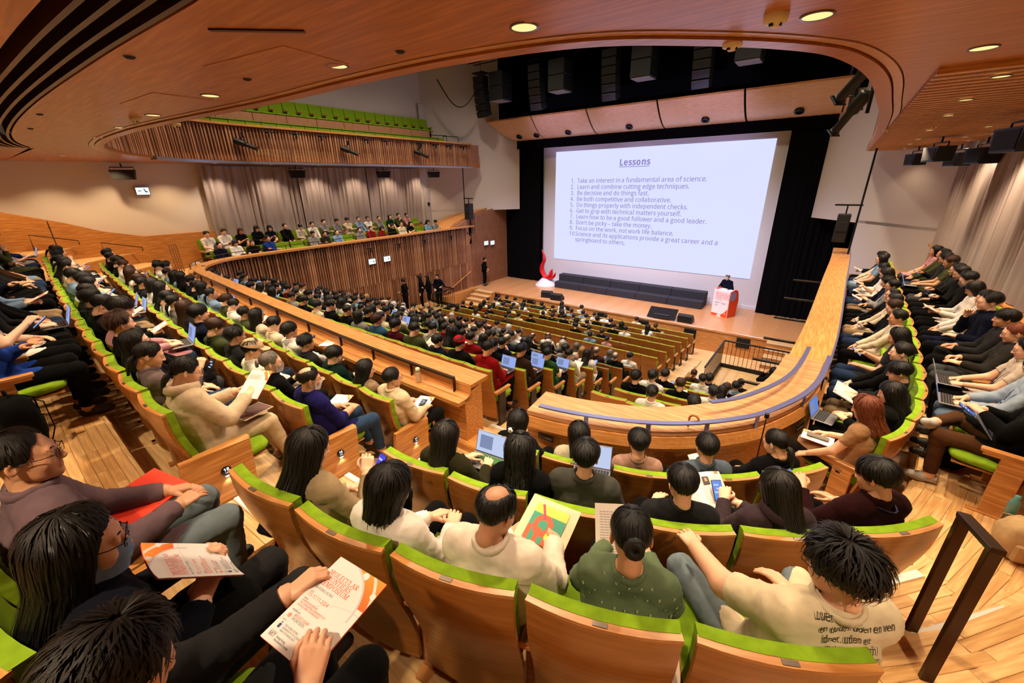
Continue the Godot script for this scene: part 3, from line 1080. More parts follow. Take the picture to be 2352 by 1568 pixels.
func slide() -> void:
	var x0 := -13.59
	var x1 := -2.68
	var y0 := 1.48
	var y1 := 7.54
	var t := thing("projected_slide", "bright projected slide listing ten lessons in violet type", "slide", Vector3(0, 0, -22.33))
	var b := MB.new()
	b.box(Vector3((x0 + x1) * 0.5, (y0 + y1) * 0.5, 0), Vector3(x1 - x0, y1 - y0, 0.01))
	obj("slide_image", b.mesh(), glow("slide_glow", Color(0.84, 0.86, 1.0), 1.0), t)
	var l := AreaLight3D.new()
	l.name = "slide_light"
	l.area_size = Vector2(x1 - x0, y1 - y0)
	l.light_color = Color(0.80, 0.82, 1.0)
	l.light_energy = 9.0
	l.shadow_enabled = true
	l.area_range = 60.0
	l.transform = Transform3D(Basis(Vector3.UP, PI), Vector3((x0 + x1) * 0.5, (y0 + y1) * 0.5, 0.06))
	t.add_child(l)
	var ink := glow("slide_ink", Color(0.62, 0.58, 0.86), 0.7)
	var wd := x1 - x0
	var ht := y1 - y0
	var head := obj("slide_title", text_mesh("Lessons", 0.44, 0.004, "Droid Sans", true, true), ink, t)
	head.position = Vector3(x0 + wd * 0.356, y0 + ht * 0.842, 0.012)
	obj("title_underline", box_mesh(Vector3(wd * 0.149, 0.03, 0.004), 0.0, Vector3(x0 + wd * 0.431, y0 + ht * 0.850, 0.012)), ink, t)
	var lines := ["1.|Take an interest in a fundamental area of science.", "2.|Learn and combine cutting edge techniques.", "3.|Be decisive and do things fast.", "4.|Be both competitive and collaborative.", "5.|Do things properly with independent checks.", "6.|Get to grip with technical matters yourself.", "7.|Learn how to be a good follower and a good leader.", "8.|Don’t be picky – take the money.", "9.|Focus on the work, not work life balance.", "10.|Science and its applications provide a great career and a", "|springboard to others,"]
	for i in lines.size():
		var q: PackedStringArray = lines[i].split("|")
		var y := y0 + ht * (0.712 - 0.0535 * i)
		if q[0]:
			var nb := obj("line_number", text_mesh(q[0], 0.31, 0.004), ink, t)
			nb.position = Vector3(x0 + wd * 0.094, y, 0.012)
		var tx := obj("text_line", text_mesh(q[1], 0.31, 0.004), ink, t)
		tx.position = Vector3(x0 + wd * 0.132, y, 0.012)

func wedge_monitor(at: Vector3, turn: float, label: String, sc := 1.0) -> void:
	var t := thing("floor_monitor", label, "loudspeaker", at, turn, "floor monitors on the stage")
	var b := MB.new()
	b.extrude(PackedVector2Array([Vector2(-0.24, 0), Vector2(0.24, 0), Vector2(0.24, 0.1), Vector2(-0.08, 0.38), Vector2(-0.24, 0.3)]), 0.62, Transform3D(Basis.IDENTITY.rotated(Vector3.UP, PI / 2).scaled(Vector3.ONE * sc), Vector3.ZERO))
	obj("cabinet", b.mesh(), flat("monitor_black", Color(0.035, 0.035, 0.04), 0.6), t)
	var g := MB.new()
	g.box(Vector3(0, 0.245, -0.085) * sc, Vector3(0.54, 0.36, 0.012) * sc, 0.0, Basis(Vector3.RIGHT, 0.85))
	obj("grille", g.mesh(), flat("grille_black", Color(0.02, 0.02, 0.02), 0.8), t)
	obj("handle", box_mesh(Vector3(0.2, 0.04, 0.02) * sc, 0.004, Vector3(0, 0.17, 0.245) * sc), flat("rubber_black", Color(0.05, 0.05, 0.05), 0.9), t)

func stage_things() -> void:
	# dark two-step riser
	var t := thing("choir_riser", "long dark grey two-step riser at the foot of the screen", "riser", Vector3(-8.55, 0, -21.6))
	var dk := flat("riser_carpet", Color(0.16, 0.16, 0.19), 0.95)
	for k in 5:
		var x := -3.36 + 1.68 * k
		obj("lower_step", box_mesh(Vector3(1.66, 0.36, 0.5), 0.01, Vector3(x, 0.18, 0.3)), dk, t)
		obj("upper_step", box_mesh(Vector3(1.66, 0.72, 0.5), 0.01, Vector3(x, 0.36, -0.2)), dk, t)
	# flame sculpture on its white ringed plinth
	var p := thing("flame_sculpture", "red curling flame sculpture on a white ringed plinth", "sculpture", Vector3(-13.5, 0, -21.35))
	var b := MB.new()
	var prof := []
	for k in 6:
		var r := 0.68 - 0.075 * k
		prof.append(Vector2(r, 0.075 * k))
		prof.append(Vector2(r, 0.075 * k + 0.05))
		prof.append(Vector2(r - 0.03, 0.075 * k + 0.06))
	prof.append(Vector2(0.0, 0.46))
	b.lathe(prof, Vector3.ZERO, 28)
	obj("plinth", b.mesh(), flat("plinth_white", Color(0.88, 0.88, 0.92), 0.5), p)
	var red := flat("flame_red", Color(0.80, 0.06, 0.09), 0.35)
	for fl in [[[0.28, 0.40], [-0.05, 0.5], [-0.28, 0.8], [-0.30, 1.15], [-0.15, 1.5], [-0.17, 1.8], [-0.36, 2.15]], [[-0.15, 0.42], [0.15, 0.5], [0.32, 0.68], [0.36, 0.9], [0.45, 1.05]], [[0.0, 0.42], [0.32, 0.45], [0.55, 0.62], [0.66, 0.86]]]:
		b = MB.new()
		var path := []
		var rad := []
		var n: int = fl.size()
		for k in n:
			path.append(Vector3(fl[k][0], fl[k][1], 0.05))
			rad.append(0.02 + 0.2 * sin(PI * (0.25 + 0.72 * k / (n - 1))) if k < n - 1 else 0.008)
		var cv := []
		var cr := []
		for k in n - 1:
			for q in 4:
				var a := q / 4.0
				cv.append(path[k].cubic_interpolate(path[k + 1], path[maxi(k - 1, 0)], path[mini(k + 2, n - 1)], a))
				cr.append(lerpf(rad[k], rad[k + 1], a))
		cv.append(path[n - 1])
		cr.append(rad[n - 1])
		b.tube(cv, cr, 10, true, 0.45)
		obj("flame_tongue", b.mesh(), red, p)
	wedge_monitor(Vector3(-11.9, 0, -18.95), 0.25, "black wedge monitor lying near the stage edge below the sculpture")
	wedge_monitor(Vector3(-11.15, 0, -18.75), 0.1, "black wedge monitor beside another, near the stage edge")
	wedge_monitor(Vector3(-4.45, 0, -18.75), 0.0, "black wedge monitor next to the tilted confidence screen")
	var cs := thing("confidence_screen", "flat black screen tilted up towards the lectern at the stage edge", "screen", Vector3(-5.5, 0, -18.75), 0.06)
	b = MB.new()
	b.box(Vector3(0, 0.22, 0), Vector3(1.25, 0.05, 0.7), 0.008, Basis(Vector3.RIGHT, 0.5))
	obj("panel", b.mesh(), flat("screen_black", Color(0.03, 0.03, 0.035), 0.3), cs)
	obj("stand", box_mesh(Vector3(0.7, 0.2, 0.3), 0.01, Vector3(0, 0.1, 0.05)), black_metal(), cs)
	lectern()

func lectern() -> void:
	var t := thing("lectern", "white and orange printed lectern at which the speaker stands", "lectern", Vector3(-3.3, 0, -20.7), -0.42)
	# front board leaning back a little, white with an orange field and circles (its print)
	var im := Image.create(256, 384, false, Image.FORMAT_RGB8)
	var wh := Color(0.93, 0.92, 0.94)
	var og := Color(0.93, 0.30, 0.10)
	for y in 384:
		for x in 256:
			var c := wh
			if Vector2(x - 256, y - 384).length() < 120:
				c = og
			if Vector2(x - 40, y - 150).length() < 235 and Vector2(x - 256, y - 384).length() < 120:
				c = wh
			if Vector2(x - 130, y - 395).length() < 42:
				c = wh
			elif y > 350 and x < 150:
				c = og
			if Vector2(x - 222, y - 330).length() < 9:
				c = wh
			im.set_pixel(x, y, c)
	var fm := StandardMaterial3D.new()
	fm.resource_name = "lectern_print"
	fm.albedo_texture = ImageTexture.create_from_image(im)
	fm.roughness = 0.5
	var b := MB.new()
	b.quad(Vector3(-0.42, 0, 0.3), Vector3(0.36, 0, 0.3), Vector3(0.36, 1.22, 0.3), Vector3(-0.42, 1.22, 0.3))
	obj("front_print", b.mesh(), fm, t)
	obj("front_board", box_mesh(Vector3(0.80, 1.22, 0.05), 0.004, Vector3(-0.03, 0.61, 0.27)), flat("lectern_white", Color(0.9, 0.9, 0.92), 0.5), t)
	b = MB.new()
	var pl := PackedVector2Array([Vector2(-0.3, 0), Vector2(0.28, 0), Vector2(0.28, 1.2), Vector2(-0.05, 1.28), Vector2(-0.22, 1.2), Vector2(-0.3, 1.0), Vector2(-0.36, 0.75)])
	b.extrude(pl, 0.05, Transform3D(Basis(Vector3(0, 0, 1), Vector3(0, 1, 0), Vector3(-1, 0, 0)), Vector3(0.36, 0, -0.02)))
	obj("side_panel", b.mesh(), flat("lectern_orange", Color(0.93, 0.30, 0.10), 0.5), t)
	b = MB.new()
	b.extrude(pl, 0.05, Transform3D(Basis(Vector3(0, 0, 1), Vector3(0, 1, 0), Vector3(-1, 0, 0)), Vector3(-0.41, 0, -0.02)))
	obj("side_panel", b.mesh(), flat("lectern_orange", Color(0.93, 0.30, 0.10), 0.5), t)
	b = MB.new()
	b.lathe([Vector2(0, -0.004), Vector2(0.22, -0.004), Vector2(0.22, 0.004), Vector2(0, 0.004)], Vector3(0.39, 0.98, 0.06), 24, Basis(Vector3.FORWARD, PI / 2))
	obj("lilac_disc", b.mesh(), flat("lectern_lilac", Color(0.62, 0.60, 0.80), 0.5), t)
	obj("top_board", box_mesh(Vector3(0.78, 0.03, 0.5), 0.005, Vector3(-0.03, 1.18, 0.0)), flat("lectern_white", Color(0.9, 0.9, 0.92), 0.5), t)
	var ink := flat("lectern_ink", Color(0.86, 0.36, 0.28), 0.6)
	var i := 0
	for s in ["MOLECULAR", "FRONTIERS", "SYMPOSIUM"]:
		var m := obj("lettering", text_mesh(s, 0.125, 0.002, "Droid Serif"), ink, t)
		m.position = Vector3(-0.33, 1.0 - 0.105 * i, 0.302)
		i += 1
	for q in [["IN HONG KONG", 0.05, -0.33, 0.74], ["THE HONG KONG", 0.04, -0.33, 0.62], ["UNIVERSITY", 0.04, -0.33, 0.58], ["AUSVIC", 0.06, -0.33, 0.47], ["MOLECULAR", 0.04, 0.02, 0.62], ["FRONTIERS", 0.04, 0.02, 0.58]]:
		var m := obj("lettering", text_mesh(q[0], q[1], 0.002), flat("lectern_ink_grey", Color(0.45, 0.42, 0.5), 0.6), t)
		m.position = Vector3(q[2], q[3], 0.302)
	var mic := MB.new()
	mic.tube([Vector3(0.1, 1.2, 0.1), Vector3(0.1, 1.42, 0.06), Vector3(0.06, 1.5, -0.04)], [0.008], 6)
	obj("microphone", mic.mesh(), black_metal(), t)

# ---------------------------------------------------------------- upper balcony on the far side
func build_upper_balcony() -> void:
	var e := soffit_edge()
	var en := normals_of(e)
	var t := thing("slatted_balcony", "slatted wooden front of the upper balcony with a smooth oak cap", "balcony front")
	var n1 := e.size() - 2
	obj("cap", sweep([Vector2(-0.12, 7.93), Vector2(0.26, 7.93), Vector2(0.26, 8.0), Vector2(-0.12, 8.0)], 84, n1, null, e, en).mesh(), oak("z"), t)
	obj("lower_rim", sweep([Vector2(-0.1, 6.74), Vector2(0.06, 6.74), Vector2(0.06, 6.82), Vector2(-0.1, 6.82)], 100, n1, null, e, en).mesh(), flat("rim_metal", Color(0.55, 0.54, 0.60), 0.35, 0.6), t)
	var ms := [box_mesh(Vector3(0.05, 1.06, 0.06), 0.004), box_mesh(Vector3(0.065, 1.06, 0.06), 0.004), box_mesh(Vector3(0.04, 1.06, 0.06), 0.004)]
	var acc := 0.1
	var s := 0.0
	for i in range(86, n1):
		var step := e[i].distance_to(e[i + 1])
		while acc <= s + step:
			var p := e[i].lerp(e[i + 1], (acc - s) / step)
			var sl := obj("slat", ms[rng.randi() % 3], slat_wood(rng.randi() % 2), t)
			sl.transform = Transform3D(Basis(Vector3.UP, atan2(en[i].x, en[i].y)), pt(p, en[i], 0.0 - rng.randf_range(0.0, 0.03), 7.37))
			acc += 0.112
		s += step
	obj("handrail", sweep([Vector2(0.1, 8.1), Vector2(0.13, 8.1), Vector2(0.13, 8.13), Vector2(0.1, 8.13)], 96, n1 - 2, null, e, en).mesh(), black_metal(), t)
	# tier floors and the wooden screens between the rows of seats
	var b := MB.new()
	b.box(Vector3(-18.2, 7.1, -11.6), Vector3(2.2, 0.3, 14.4))
	b.box(Vector3(-18.95, 7.7, -11.4), Vector3(0.95, 1.0, 12.8))
	struct("floor_upper_balcony", b.mesh(), floor_wood())
	for k in 9:
		var o := thing("seat_screen", "wooden panel between the two rows of upper balcony seats", "panel", Vector3(-18.45, 8.28, -6.3 - 1.28 * k), 0.0, "wooden panels between the upper balcony rows")
		obj("board", box_mesh(Vector3(0.05, 0.62, 1.26), 0.006), slat_wood(1), o)
	for z in [-18.3, -17.4]:
		var o := thing("balcony_rail_end", "thin dark rail at the stage end of the upper balcony", "railing", Vector3(-17.4, 7.9, z), 0.0, "dark rails at the upper balcony end")
		b = MB.new()
		b.tube([Vector3(0, 0, 0), Vector3(0, 0.42, 0), Vector3(-0.9, 0.5, 0.25), Vector3(-0.9, 0.0, 0.25)], [0.022], 6)
		obj("bar", b.mesh(), black_metal(), o)
	# thin steel pole that drops from the balcony's end and carries a loudspeaker, on both sides
	for s2 in [[-17.2, -18.3, 1.0, "slim black pole with a hung loudspeaker at the end of the far gallery"], [0.55, -17.2, -1.0, "slim black pole with a hung loudspeaker at the end of the near gallery"]]:
		var o := thing("speaker_pole", s2[3], "loudspeaker", Vector3(s2[0], 3.6, s2[1]))
		b = MB.new()
		b.tube([Vector3.ZERO, Vector3(0, 3.15, 0)], [0.028], 8)
		obj("pole", b.mesh(), black_metal(), o)
		b = MB.new()
		b.box(Vector3(0.3 * s2[2], 1.55, 0), Vector3(0.7, 0.05, 0.05))
		b.box(Vector3(0.32 * s2[2], 1.4, 0), Vector3(0.04, 0.3, 0.04))
		obj("arm", b.mesh(), black_metal(), o)
		obj("cabinet", box_mesh(Vector3(0.34, 0.86, 0.36), 0.02, Vector3(0.34 * s2[2], 0.85, 0.0)), flat("monitor_black", Color(0.035, 0.035, 0.04), 0.6), o)
		obj("horn", box_mesh(Vector3(0.3, 0.3, 0.03), 0.01, Vector3(0.34 * s2[2], 0.9, 0.19)), flat("grille_black", Color(0.02, 0.02, 0.02), 0.8), o)
	# doors in the white side wall, lower and upper
	for d in [[5.05, -17.95, "white double door with a round porthole behind the far side gallery", 1], [9.3, -18.0, "white double door high behind the upper balcony", 2]]:
		var o := struct("door_%d" % d[3], box_mesh(Vector3(0.06, 2.2, 1.1), 0.004), flat("door_white", Color(0.76, 0.74, 0.73), 0.6))
		o.transform = Transform3D(Basis(Vector3.UP, 0.15), Vector3(-19.36, d[0] - 0.4, d[1] + 0.2))
		obj("door_gap", box_mesh(Vector3(0.065, 2.2, 0.012)), flat("dark_joint", Color(0.12, 0.07, 0.04)), o)
		b = MB.new()
		b.lathe([Vector2(0.0, 0.0), Vector2(0.11, 0.0), Vector2(0.11, 0.02), Vector2(0.0, 0.02)], Vector3(0.03, 0.2, 0.3), 16, Basis(Vector3.FORWARD, PI / 2))
		obj("porthole", b.mesh(), flat("porthole_dark", Color(0.04, 0.04, 0.05), 0.2), o)
	for d in [[Vector3(-16.93, 2.62, -11.5), "lit exit sign on the slatted wall above the landing, nearer the rear", 0.0], [Vector3(-16.93, 2.62, -12.35), "lit exit sign on the slatted wall above the landing, nearer the stage", 0.0], [Vector3(-16.9, 2.5, -19.7), "lit exit sign on the slatted wall beside the stage, upper of the pair", 0.0], [Vector3(-16.9, 2.45, -20.3), "lit exit sign on the slatted wall close to the black curtain", 0.0], [Vector3(-19.34, 5.9, -4.45), "lit exit sign on the plain cream wall", 0.0]]:
		var o := thing("exit_sign", d[1], "exit sign", d[0])
		obj("housing", box_mesh(Vector3(0.05, 0.27, 0.4), 0.008), flat("sign_grey", Color(0.5, 0.5, 0.5), 0.5), o)
		obj("lit_face", box_mesh(Vector3(0.01, 0.22, 0.35), 0.0, Vector3(0.028, 0, 0)), glow("exit_glow", Color(0.86, 0.95, 1.0), 2.2), o)
		var gr := flat("exit_green", Color(0.30, 0.62, 0.52), 0.5)
		b = MB.new()
		b.box(Vector3(0.035, 0.0, -0.07), Vector3(0.004, 0.11, 0.04), 0.0, Basis(Vector3.RIGHT, 0.5))
		b.box(Vector3(0.035, 0.07, -0.05), Vector3(0.004, 0.035, 0.035))
		b.box(Vector3(0.035, -0.02, -0.11), Vector3(0.004, 0.03, 0.09), 0.0, Basis(Vector3.RIGHT, -0.5))
		obj("running_figure", b.mesh(), gr, o)
		var m := obj("arrow", box_mesh(Vector3(0.004, 0.03, 0.1), 0.0, Vector3(0.035, 0.01, 0.08)), gr, o)
		m.position.y = 0.0

# ---------------------------------------------------------------- ceiling and wall fittings
func downlight(at: Vector3, c: Color, energy: float, label: String, group: String, r := 0.07, angle := 52.0) -> void:
	var o := thing("downlight", label, "ceiling light", at, 0.0, group)
	var b := MB.new()
	b.lathe([Vector2(r, -0.006), Vector2(r + 0.012, -0.006), Vector2(r + 0.012, 0.002), Vector2(r, 0.002), Vector2(r, -0.006)], Vector3.ZERO, 24)
	obj("trim_ring", b.mesh(), flat("trim_grey", Color(0.42, 0.38, 0.42), 0.35, 0.6), o)
	b = MB.new()
	b.lathe([Vector2(0.0, -0.003), Vector2(r, -0.003), Vector2(r, 0.003), Vector2(0.0, 0.003)], Vector3.ZERO, 24)
	obj("lens", b.mesh(), glow("lens_" + c.to_html(), Color(1.0, 0.86, 0.56), 1.2), o)
	spot(Vector3(0, -0.02, 0), Vector3(0, -1, 0.001), c, energy, angle, r, "downlight_lamp", 0.7, o)

func profile_spot(at: Vector3, dir: Vector3, label: String, sc := 1.0) -> void:
	var o := thing("profile_spotlight", label, "spotlight", at)
	var d := dir.normalized()
	var b := MB.new()
	b.tube([-d * 0.32 * sc, -d * 0.30 * sc, -d * 0.02 * sc, d * 0.04 * sc, d * 0.34 * sc, d * 0.36 * sc], [0.06 * sc, 0.1 * sc, 0.1 * sc, 0.065 * sc, 0.065 * sc, 0.08 * sc], 12)
	obj("body", b.mesh(), black_metal(), o)
	b = MB.new()
	b.box(d * 0.40 * sc, Vector3(0.17, 0.17, 0.02) * sc, 0.004, Basis.looking_at(d))
	obj("shutter_frame", b.mesh(), black_metal(), o)
	b = MB.new()
	b.tube([Vector3(-0.13, 0, 0) * sc, Vector3(-0.12, 0.22, 0) * sc, Vector3(0.12, 0.22, 0) * sc, Vector3(0.13, 0, 0) * sc], [0.014 * sc], 6)
	obj("yoke", b.mesh(), black_metal(), o)
	b = MB.new()
	b.box(Vector3(0, 0.30, 0) * sc, Vector3(0.05, 0.16, 0.07) * sc)
	obj("clamp", b.mesh(), black_metal(), o)

func hung_speaker(at: Vector3, turn: float, label: String, group: String) -> void:
	var o := thing("hung_loudspeaker", label, "loudspeaker", at, turn, group)
	var b := MB.new()
	b.extrude(PackedVector2Array([Vector2(-0.32, 0.14), Vector2(0.32, 0.14), Vector2(0.26, -0.16), Vector2(-0.26, -0.16)]), 0.32)
	obj("cabinet", b.mesh(), flat("monitor_black", Color(0.035, 0.035, 0.04), 0.6), o)
	obj("grille", box_mesh(Vector3(0.5, 0.24, 0.01), 0.0, Vector3(0, -0.01, 0.163)), flat("grille_black", Color(0.02, 0.02, 0.02), 0.8), o)
	b = MB.new()
	b.tube([Vector3(-0.3, 0.1, 0), Vector3(-0.3, 0.22, 0), Vector3(0.3, 0.22, 0), Vector3(0.3, 0.1, 0)], [0.014], 6)
	b.tube([Vector3(0, 0.22, 0), Vector3(0, 0.34, 0)], [0.02], 6)
	obj("bracket", b.mesh(), black_metal(), o)

func build_ceiling_fittings() -> void:
	var warm := Color(1.0, 0.88, 0.72)
	var labs := ["round warm downlight in the wooden soffit"]
	for q in [[-1.6, -2.26], [-3.1, -2.04], [-4.93, -1.86], [-6.68, -1.86], [-8.33, -1.9], [-10.17, -1.98], [-11.88, -2.25], [-15.98, -2.32], [-0.3, -3.13], [0.57, -4.62], [-1.5, 0.9], [-5.0, 0.9], [-9.0, 0.9], [-13.0, 0.6], [1.6, -0.6]]:
		downlight(Vector3(q[0], SOFFIT, q[1]), warm, 8.5, labs[0], "downlights in the wooden soffit", 0.07, 60.0)
	for q in [[0.85, -5.59], [0.86, -7.01], [0.94, -8.65], [1.03, -11.21], [1.76, -11.16], [1.13, -13.78], [1.89, -13.9], [1.16, -15.85], [2.05, -18.42], [1.24, -18.24]]:
		downlight(Vector3(q[0], SOFFIT - 0.055, q[1]), Color(1.0, 0.87, 0.70), 5.5 if q[1] > -17.0 else 1.0, "small orange downlight between the ceiling ribs", "downlights between the ceiling ribs", 0.055, 58.0)
	for k in 6:
		downlight(Vector3(-18.55, SOFFIT - 0.01, -6.6 - 2.0 * k), Color(1.0, 0.88, 0.74), 5.0, "small downlight under the upper balcony above the far gallery", "downlights under the upper balcony", 0.055, 56.0)
	for q in [[-18.3, -0.6], [-18.4, -2.2], [-18.5, -3.6], [-18.5, -5.1]]:
		downlight(Vector3(q[0], SOFFIT, q[1]), Color(1.0, 0.84, 0.62), 5.0, "small downlight in the soffit before the plain cream wall", "downlights before the cream wall", 0.055, 56.0)
	# lights hidden above the ribbed soffit edge wash the near curtain
	for k in 5:
		downlight(Vector3(2.2, SOFFIT - 0.055, -6.4 - 2.3 * k), Color(1.0, 0.87, 0.74), 3.6, "small downlight close to the near curtain", "downlights above the near curtain", 0.045, 50.0)
	# smoke detectors
	var cream := flat("detector_cream", Color(0.86, 0.78, 0.60), 0.5)
	var n := 0
	for q in [[-0.47, -2.97], [-0.74, -3.3], [0.42, -10.96], [0.55, -18.6], [1.05, -10.78], [1.29, -18.38], [-7.06, -1.78], [-7.3, -2.25]]:
		var lab: String = ["round cream smoke detector beside the large downlight", "round cream smoke detector at the edge of the soffit opening", "small cream detector on the soffit rim over the near gallery", "small cream detector on the soffit rim over the near gallery", "small cream detector between the ceiling ribs", "small cream detector between the ceiling ribs", "small cream detector on the far part of the wooden soffit", "small cream detector on the far part of the wooden soffit"][n]
		var grp: String = ["", "", "detectors on the near soffit rim", "detectors on the near soffit rim", "detectors between the ribs", "detectors between the ribs", "far soffit detectors", "far soffit detectors"][n]
		var o := thing("smoke_detector", lab, "smoke detector", Vector3(q[0], SOFFIT, q[1]), 0.0, grp)
		var b := MB.new()
		b.lathe([Vector2(0.0, -0.058), Vector2(0.022, -0.055), Vector2(0.03, -0.04), Vector2(0.055, -0.036), Vector2(0.06, -0.012), Vector2(0.06, 0.0)], Vector3.ZERO, 20)
		obj("housing", b.mesh(), cream, o)
		b = MB.new()
		for k in 3:
			b.box(Vector3(cos(k * TAU / 3) * 0.027, -0.047, sin(k * TAU / 3) * 0.027), Vector3(0.012, 0.012, 0.02), 0.0, Basis(Vector3.UP, -k * TAU / 3))
		obj("sensor_slot", b.mesh(), flat("slot_black", Color(0.03, 0.03, 0.03)), o)
		n += 1
	for q in [[-2.48, -2.11], [-3.99, -1.8], [-3.9, -1.05], [-7.46, -1.02], [-9.25, -1.12]]:
		var o := thing("sprinkler_rosette", "small black sprinkler disc in the wooden soffit", "sprinkler", Vector3(q[0], SOFFIT, q[1]), 0.0, "sprinkler discs in the soffit")
		var b := MB.new()
		b.lathe([Vector2(0.0, -0.014), Vector2(0.022, -0.012), Vector2(0.034, 0.0)], Vector3.ZERO, 14)
		obj("disc", b.mesh(), flat("slot_black", Color(0.03, 0.03, 0.03)), o)
	# loudspeakers under the soffit and on the side walls
	hung_speaker(Vector3(-18.9, 6.42, -4.0), 1.2, "black loudspeaker hung from the soffit before the plain cream wall", "")
	for z in [-9.6, -14.0, -17.4]:
		hung_speaker(Vector3(-18.6, 6.45, z), 1.3, "black loudspeaker hung before the far pleated curtain", "loudspeakers before the far curtain")
	hung_speaker(Vector3(1.75, 6.42, -8.9), -1.3, "black loudspeaker hung under the ribbed soffit at the frame of the curtain", "")
	hung_speaker(Vector3(1.5, 6.42, -13.5), -1.3, "black square loudspeaker hung under the middle of the ribbed soffit", "loudspeakers under the ribbed soffit")
	hung_speaker(Vector3(1.5, 6.42, -17.4), -1.3, "black square loudspeaker hung under the middle of the ribbed soffit", "loudspeakers under the ribbed soffit")
	hung_speaker(Vector3(2.15, 6.35, -13.2), -1.3, "black loudspeaker on a bracket by the near pleated curtain", "loudspeakers by the near curtain")
	hung_speaker(Vector3(2.15, 6.35, -15.8), -1.3, "black loudspeaker on a bracket by the near pleated curtain", "loudspeakers by the near curtain")
	# profile spotlights on the balcony front and the hanging frame by the near gallery
	profile_spot(Vector3(-16.75, 7.35, -7.0), Vector3(0.45, -0.35, -0.75), "black profile spotlight clamped to the slatted balcony front near its rear end")
	profile_spot(Vector3(-16.75, 7.3, -11.0), Vector3(0.45, -0.35, -0.75), "black profile spotlight clamped to the middle of the slatted balcony front")
	profile_spot(Vector3(-16.75, 7.33, -14.9), Vector3(0.45, -0.35, -0.75), "black profile spotlight clamped to the slatted balcony front near the stage")
	profile_spot(Vector3(-0.55, 8.15, -8.6), Vector3(-0.75, -0.45, -0.5), "large black spotlight hung highest beside the soffit edge", 1.2)
	profile_spot(Vector3(-0.1, 7.35, -8.4), Vector3(-0.6, -0.75, -0.6), "black spotlight hung beside the soffit edge in the middle of its frame", 1.1)
	profile_spot(Vector3(-0.15, 7.0, -9.6), Vector3(-0.5, -0.8, -0.5), "black spotlight hung lowest beside the soffit edge", 1.0)
	var fr := thing("lighting_frame", "black pipe frame carrying spotlights beside the soffit edge", "pipe frame", Vector3(0.05, 0, -8.9))
	for q in [[-0.4, 8.5, 0.3, 0.3, 8.5, 0.3], [-0.4, 7.7, 0.3, 0.3, 7.7, 0.3], [0.0, 6.85, 0.3, 0.0, 8.7, 0.3], [0.0, 7.3, -0.8, 0.0, 7.3, 0.3]]:
		var b := MB.new()
		b.tube([Vector3(q[0], q[1], q[2]), Vector3(q[3], q[4], q[5])], [0.025], 6)
		obj("pipe", b.mesh(), black_metal(), fr)
	for z in [-7.9, -8.9, -9.9, -12.0, -13.0, -15.0, -16.0, -17.0, -18.0]:
		bracket(Vector3(-16.8, 7.8, z), "short black pipe bracket under the upper balcony cap", "pipe brackets on the balcony front")
	for z in [-11.43, -13.06, -14.74, -16.65, -18.2]:
		bracket(Vector3(-16.8, 3.25, z), "short black pipe bracket under the far gallery parapet", "pipe brackets on the far slatted wall")
	for z in [-6.4, -7.4, -8.6, -10.1, -12.0, -14.4]:
		var o := thing("pipe_rail", "short black pipe standing out from the near gallery parapet over the stalls", "pipe", Vector3(0.0, 3.2, z), 0.0, "pipes on the near gallery parapet")
		var b := MB.new()
		b.tube([Vector3(0.1, 0, 0), Vector3(-0.62, 0, 0)], [0.024], 8)
		obj("pipe", b.mesh(), flat("dull_pipe", Color(0.16, 0.15, 0.15), 0.4, 0.5), o)
	# truss and the hung arrays over the stage edge
	var tr := thing("truss", "black lattice truss over the stage edge", "truss", Vector3(-8.5, 11.6, -18.6))
	for q in [[0.0, 0.2], [0.0, -0.2], [0.25, 0.0]]:
		var b := MB.new()
		b.tube([Vector3(-8, q[0], q[1]), Vector3(8.4, q[0], q[1])], [0.025], 6)
		obj("chord", b.mesh(), black_metal(), tr)
	var lace := MB.new()
	for k in 40:
		var x := -8 + 0.41 * k
		lace.tube([Vector3(x, 0, -0.2), Vector3(x + 0.2, 0.25, 0), Vector3(x + 0.41, 0, 0.2)], [0.012], 4, false)
	obj("lacing", lace.mesh(), black_metal(), tr)
	hoist(tr, 0.25, 2.38)
	var lx := [-16.4, -12.88, -9.04, -5.25]
	for k in 4:
		var o := thing("line_array", ["curved black line array hung at the truss end against the white wall", "curved black line array hung second along the truss", "curved black line array hung third along the truss", "curved black line array hung last along the truss"][k], "loudspeaker", Vector3(lx[k], 11.3, -19.2), 0.0, "line arrays over the stage edge")
		for j in 6:
			var a := -0.08 - 0.06 * j
			var b := MB.new()
			b.box(Vector3(0, -0.28 - 0.31 * j, -0.02 * j * j * 0.4 + 0.02), Vector3(0.66, 0.29, 0.5), 0.015, Basis(Vector3.RIGHT, -a))
			obj("array_cabinet", b.mesh(), flat("array_black", Color(0.06, 0.06, 0.07), 0.55), o)
		var fb := MB.new()
		fb.box(Vector3(0, 0.0, 0), Vector3(0.7, 0.05, 0.6))
		obj("fly_bar", fb.mesh(), black_metal(), o)
		hoist(o, 0.0, 2.68)
	lx = [-15.1, -11.55, -7.56, -3.66]
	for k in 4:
		var o := thing("hung_subwoofer", "black hung bass cabinet with lavender light painted underneath between the line arrays", "loudspeaker", Vector3(lx[k], 10.9, -19.2), 0.0, "bass cabinets over the stage edge")
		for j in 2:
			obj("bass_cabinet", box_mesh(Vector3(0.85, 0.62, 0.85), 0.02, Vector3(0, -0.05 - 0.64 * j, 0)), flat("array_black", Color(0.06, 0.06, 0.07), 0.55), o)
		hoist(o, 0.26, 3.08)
		obj("underside", box_mesh(Vector3(0.78, 0.02, 0.78), 0.0, Vector3(0, -1.02, 0)), flat("sub_lavender_lit", Color(0.50, 0.48, 0.55), 0.6), o)  # lavender stage light on the black bottom, put into a paler panel
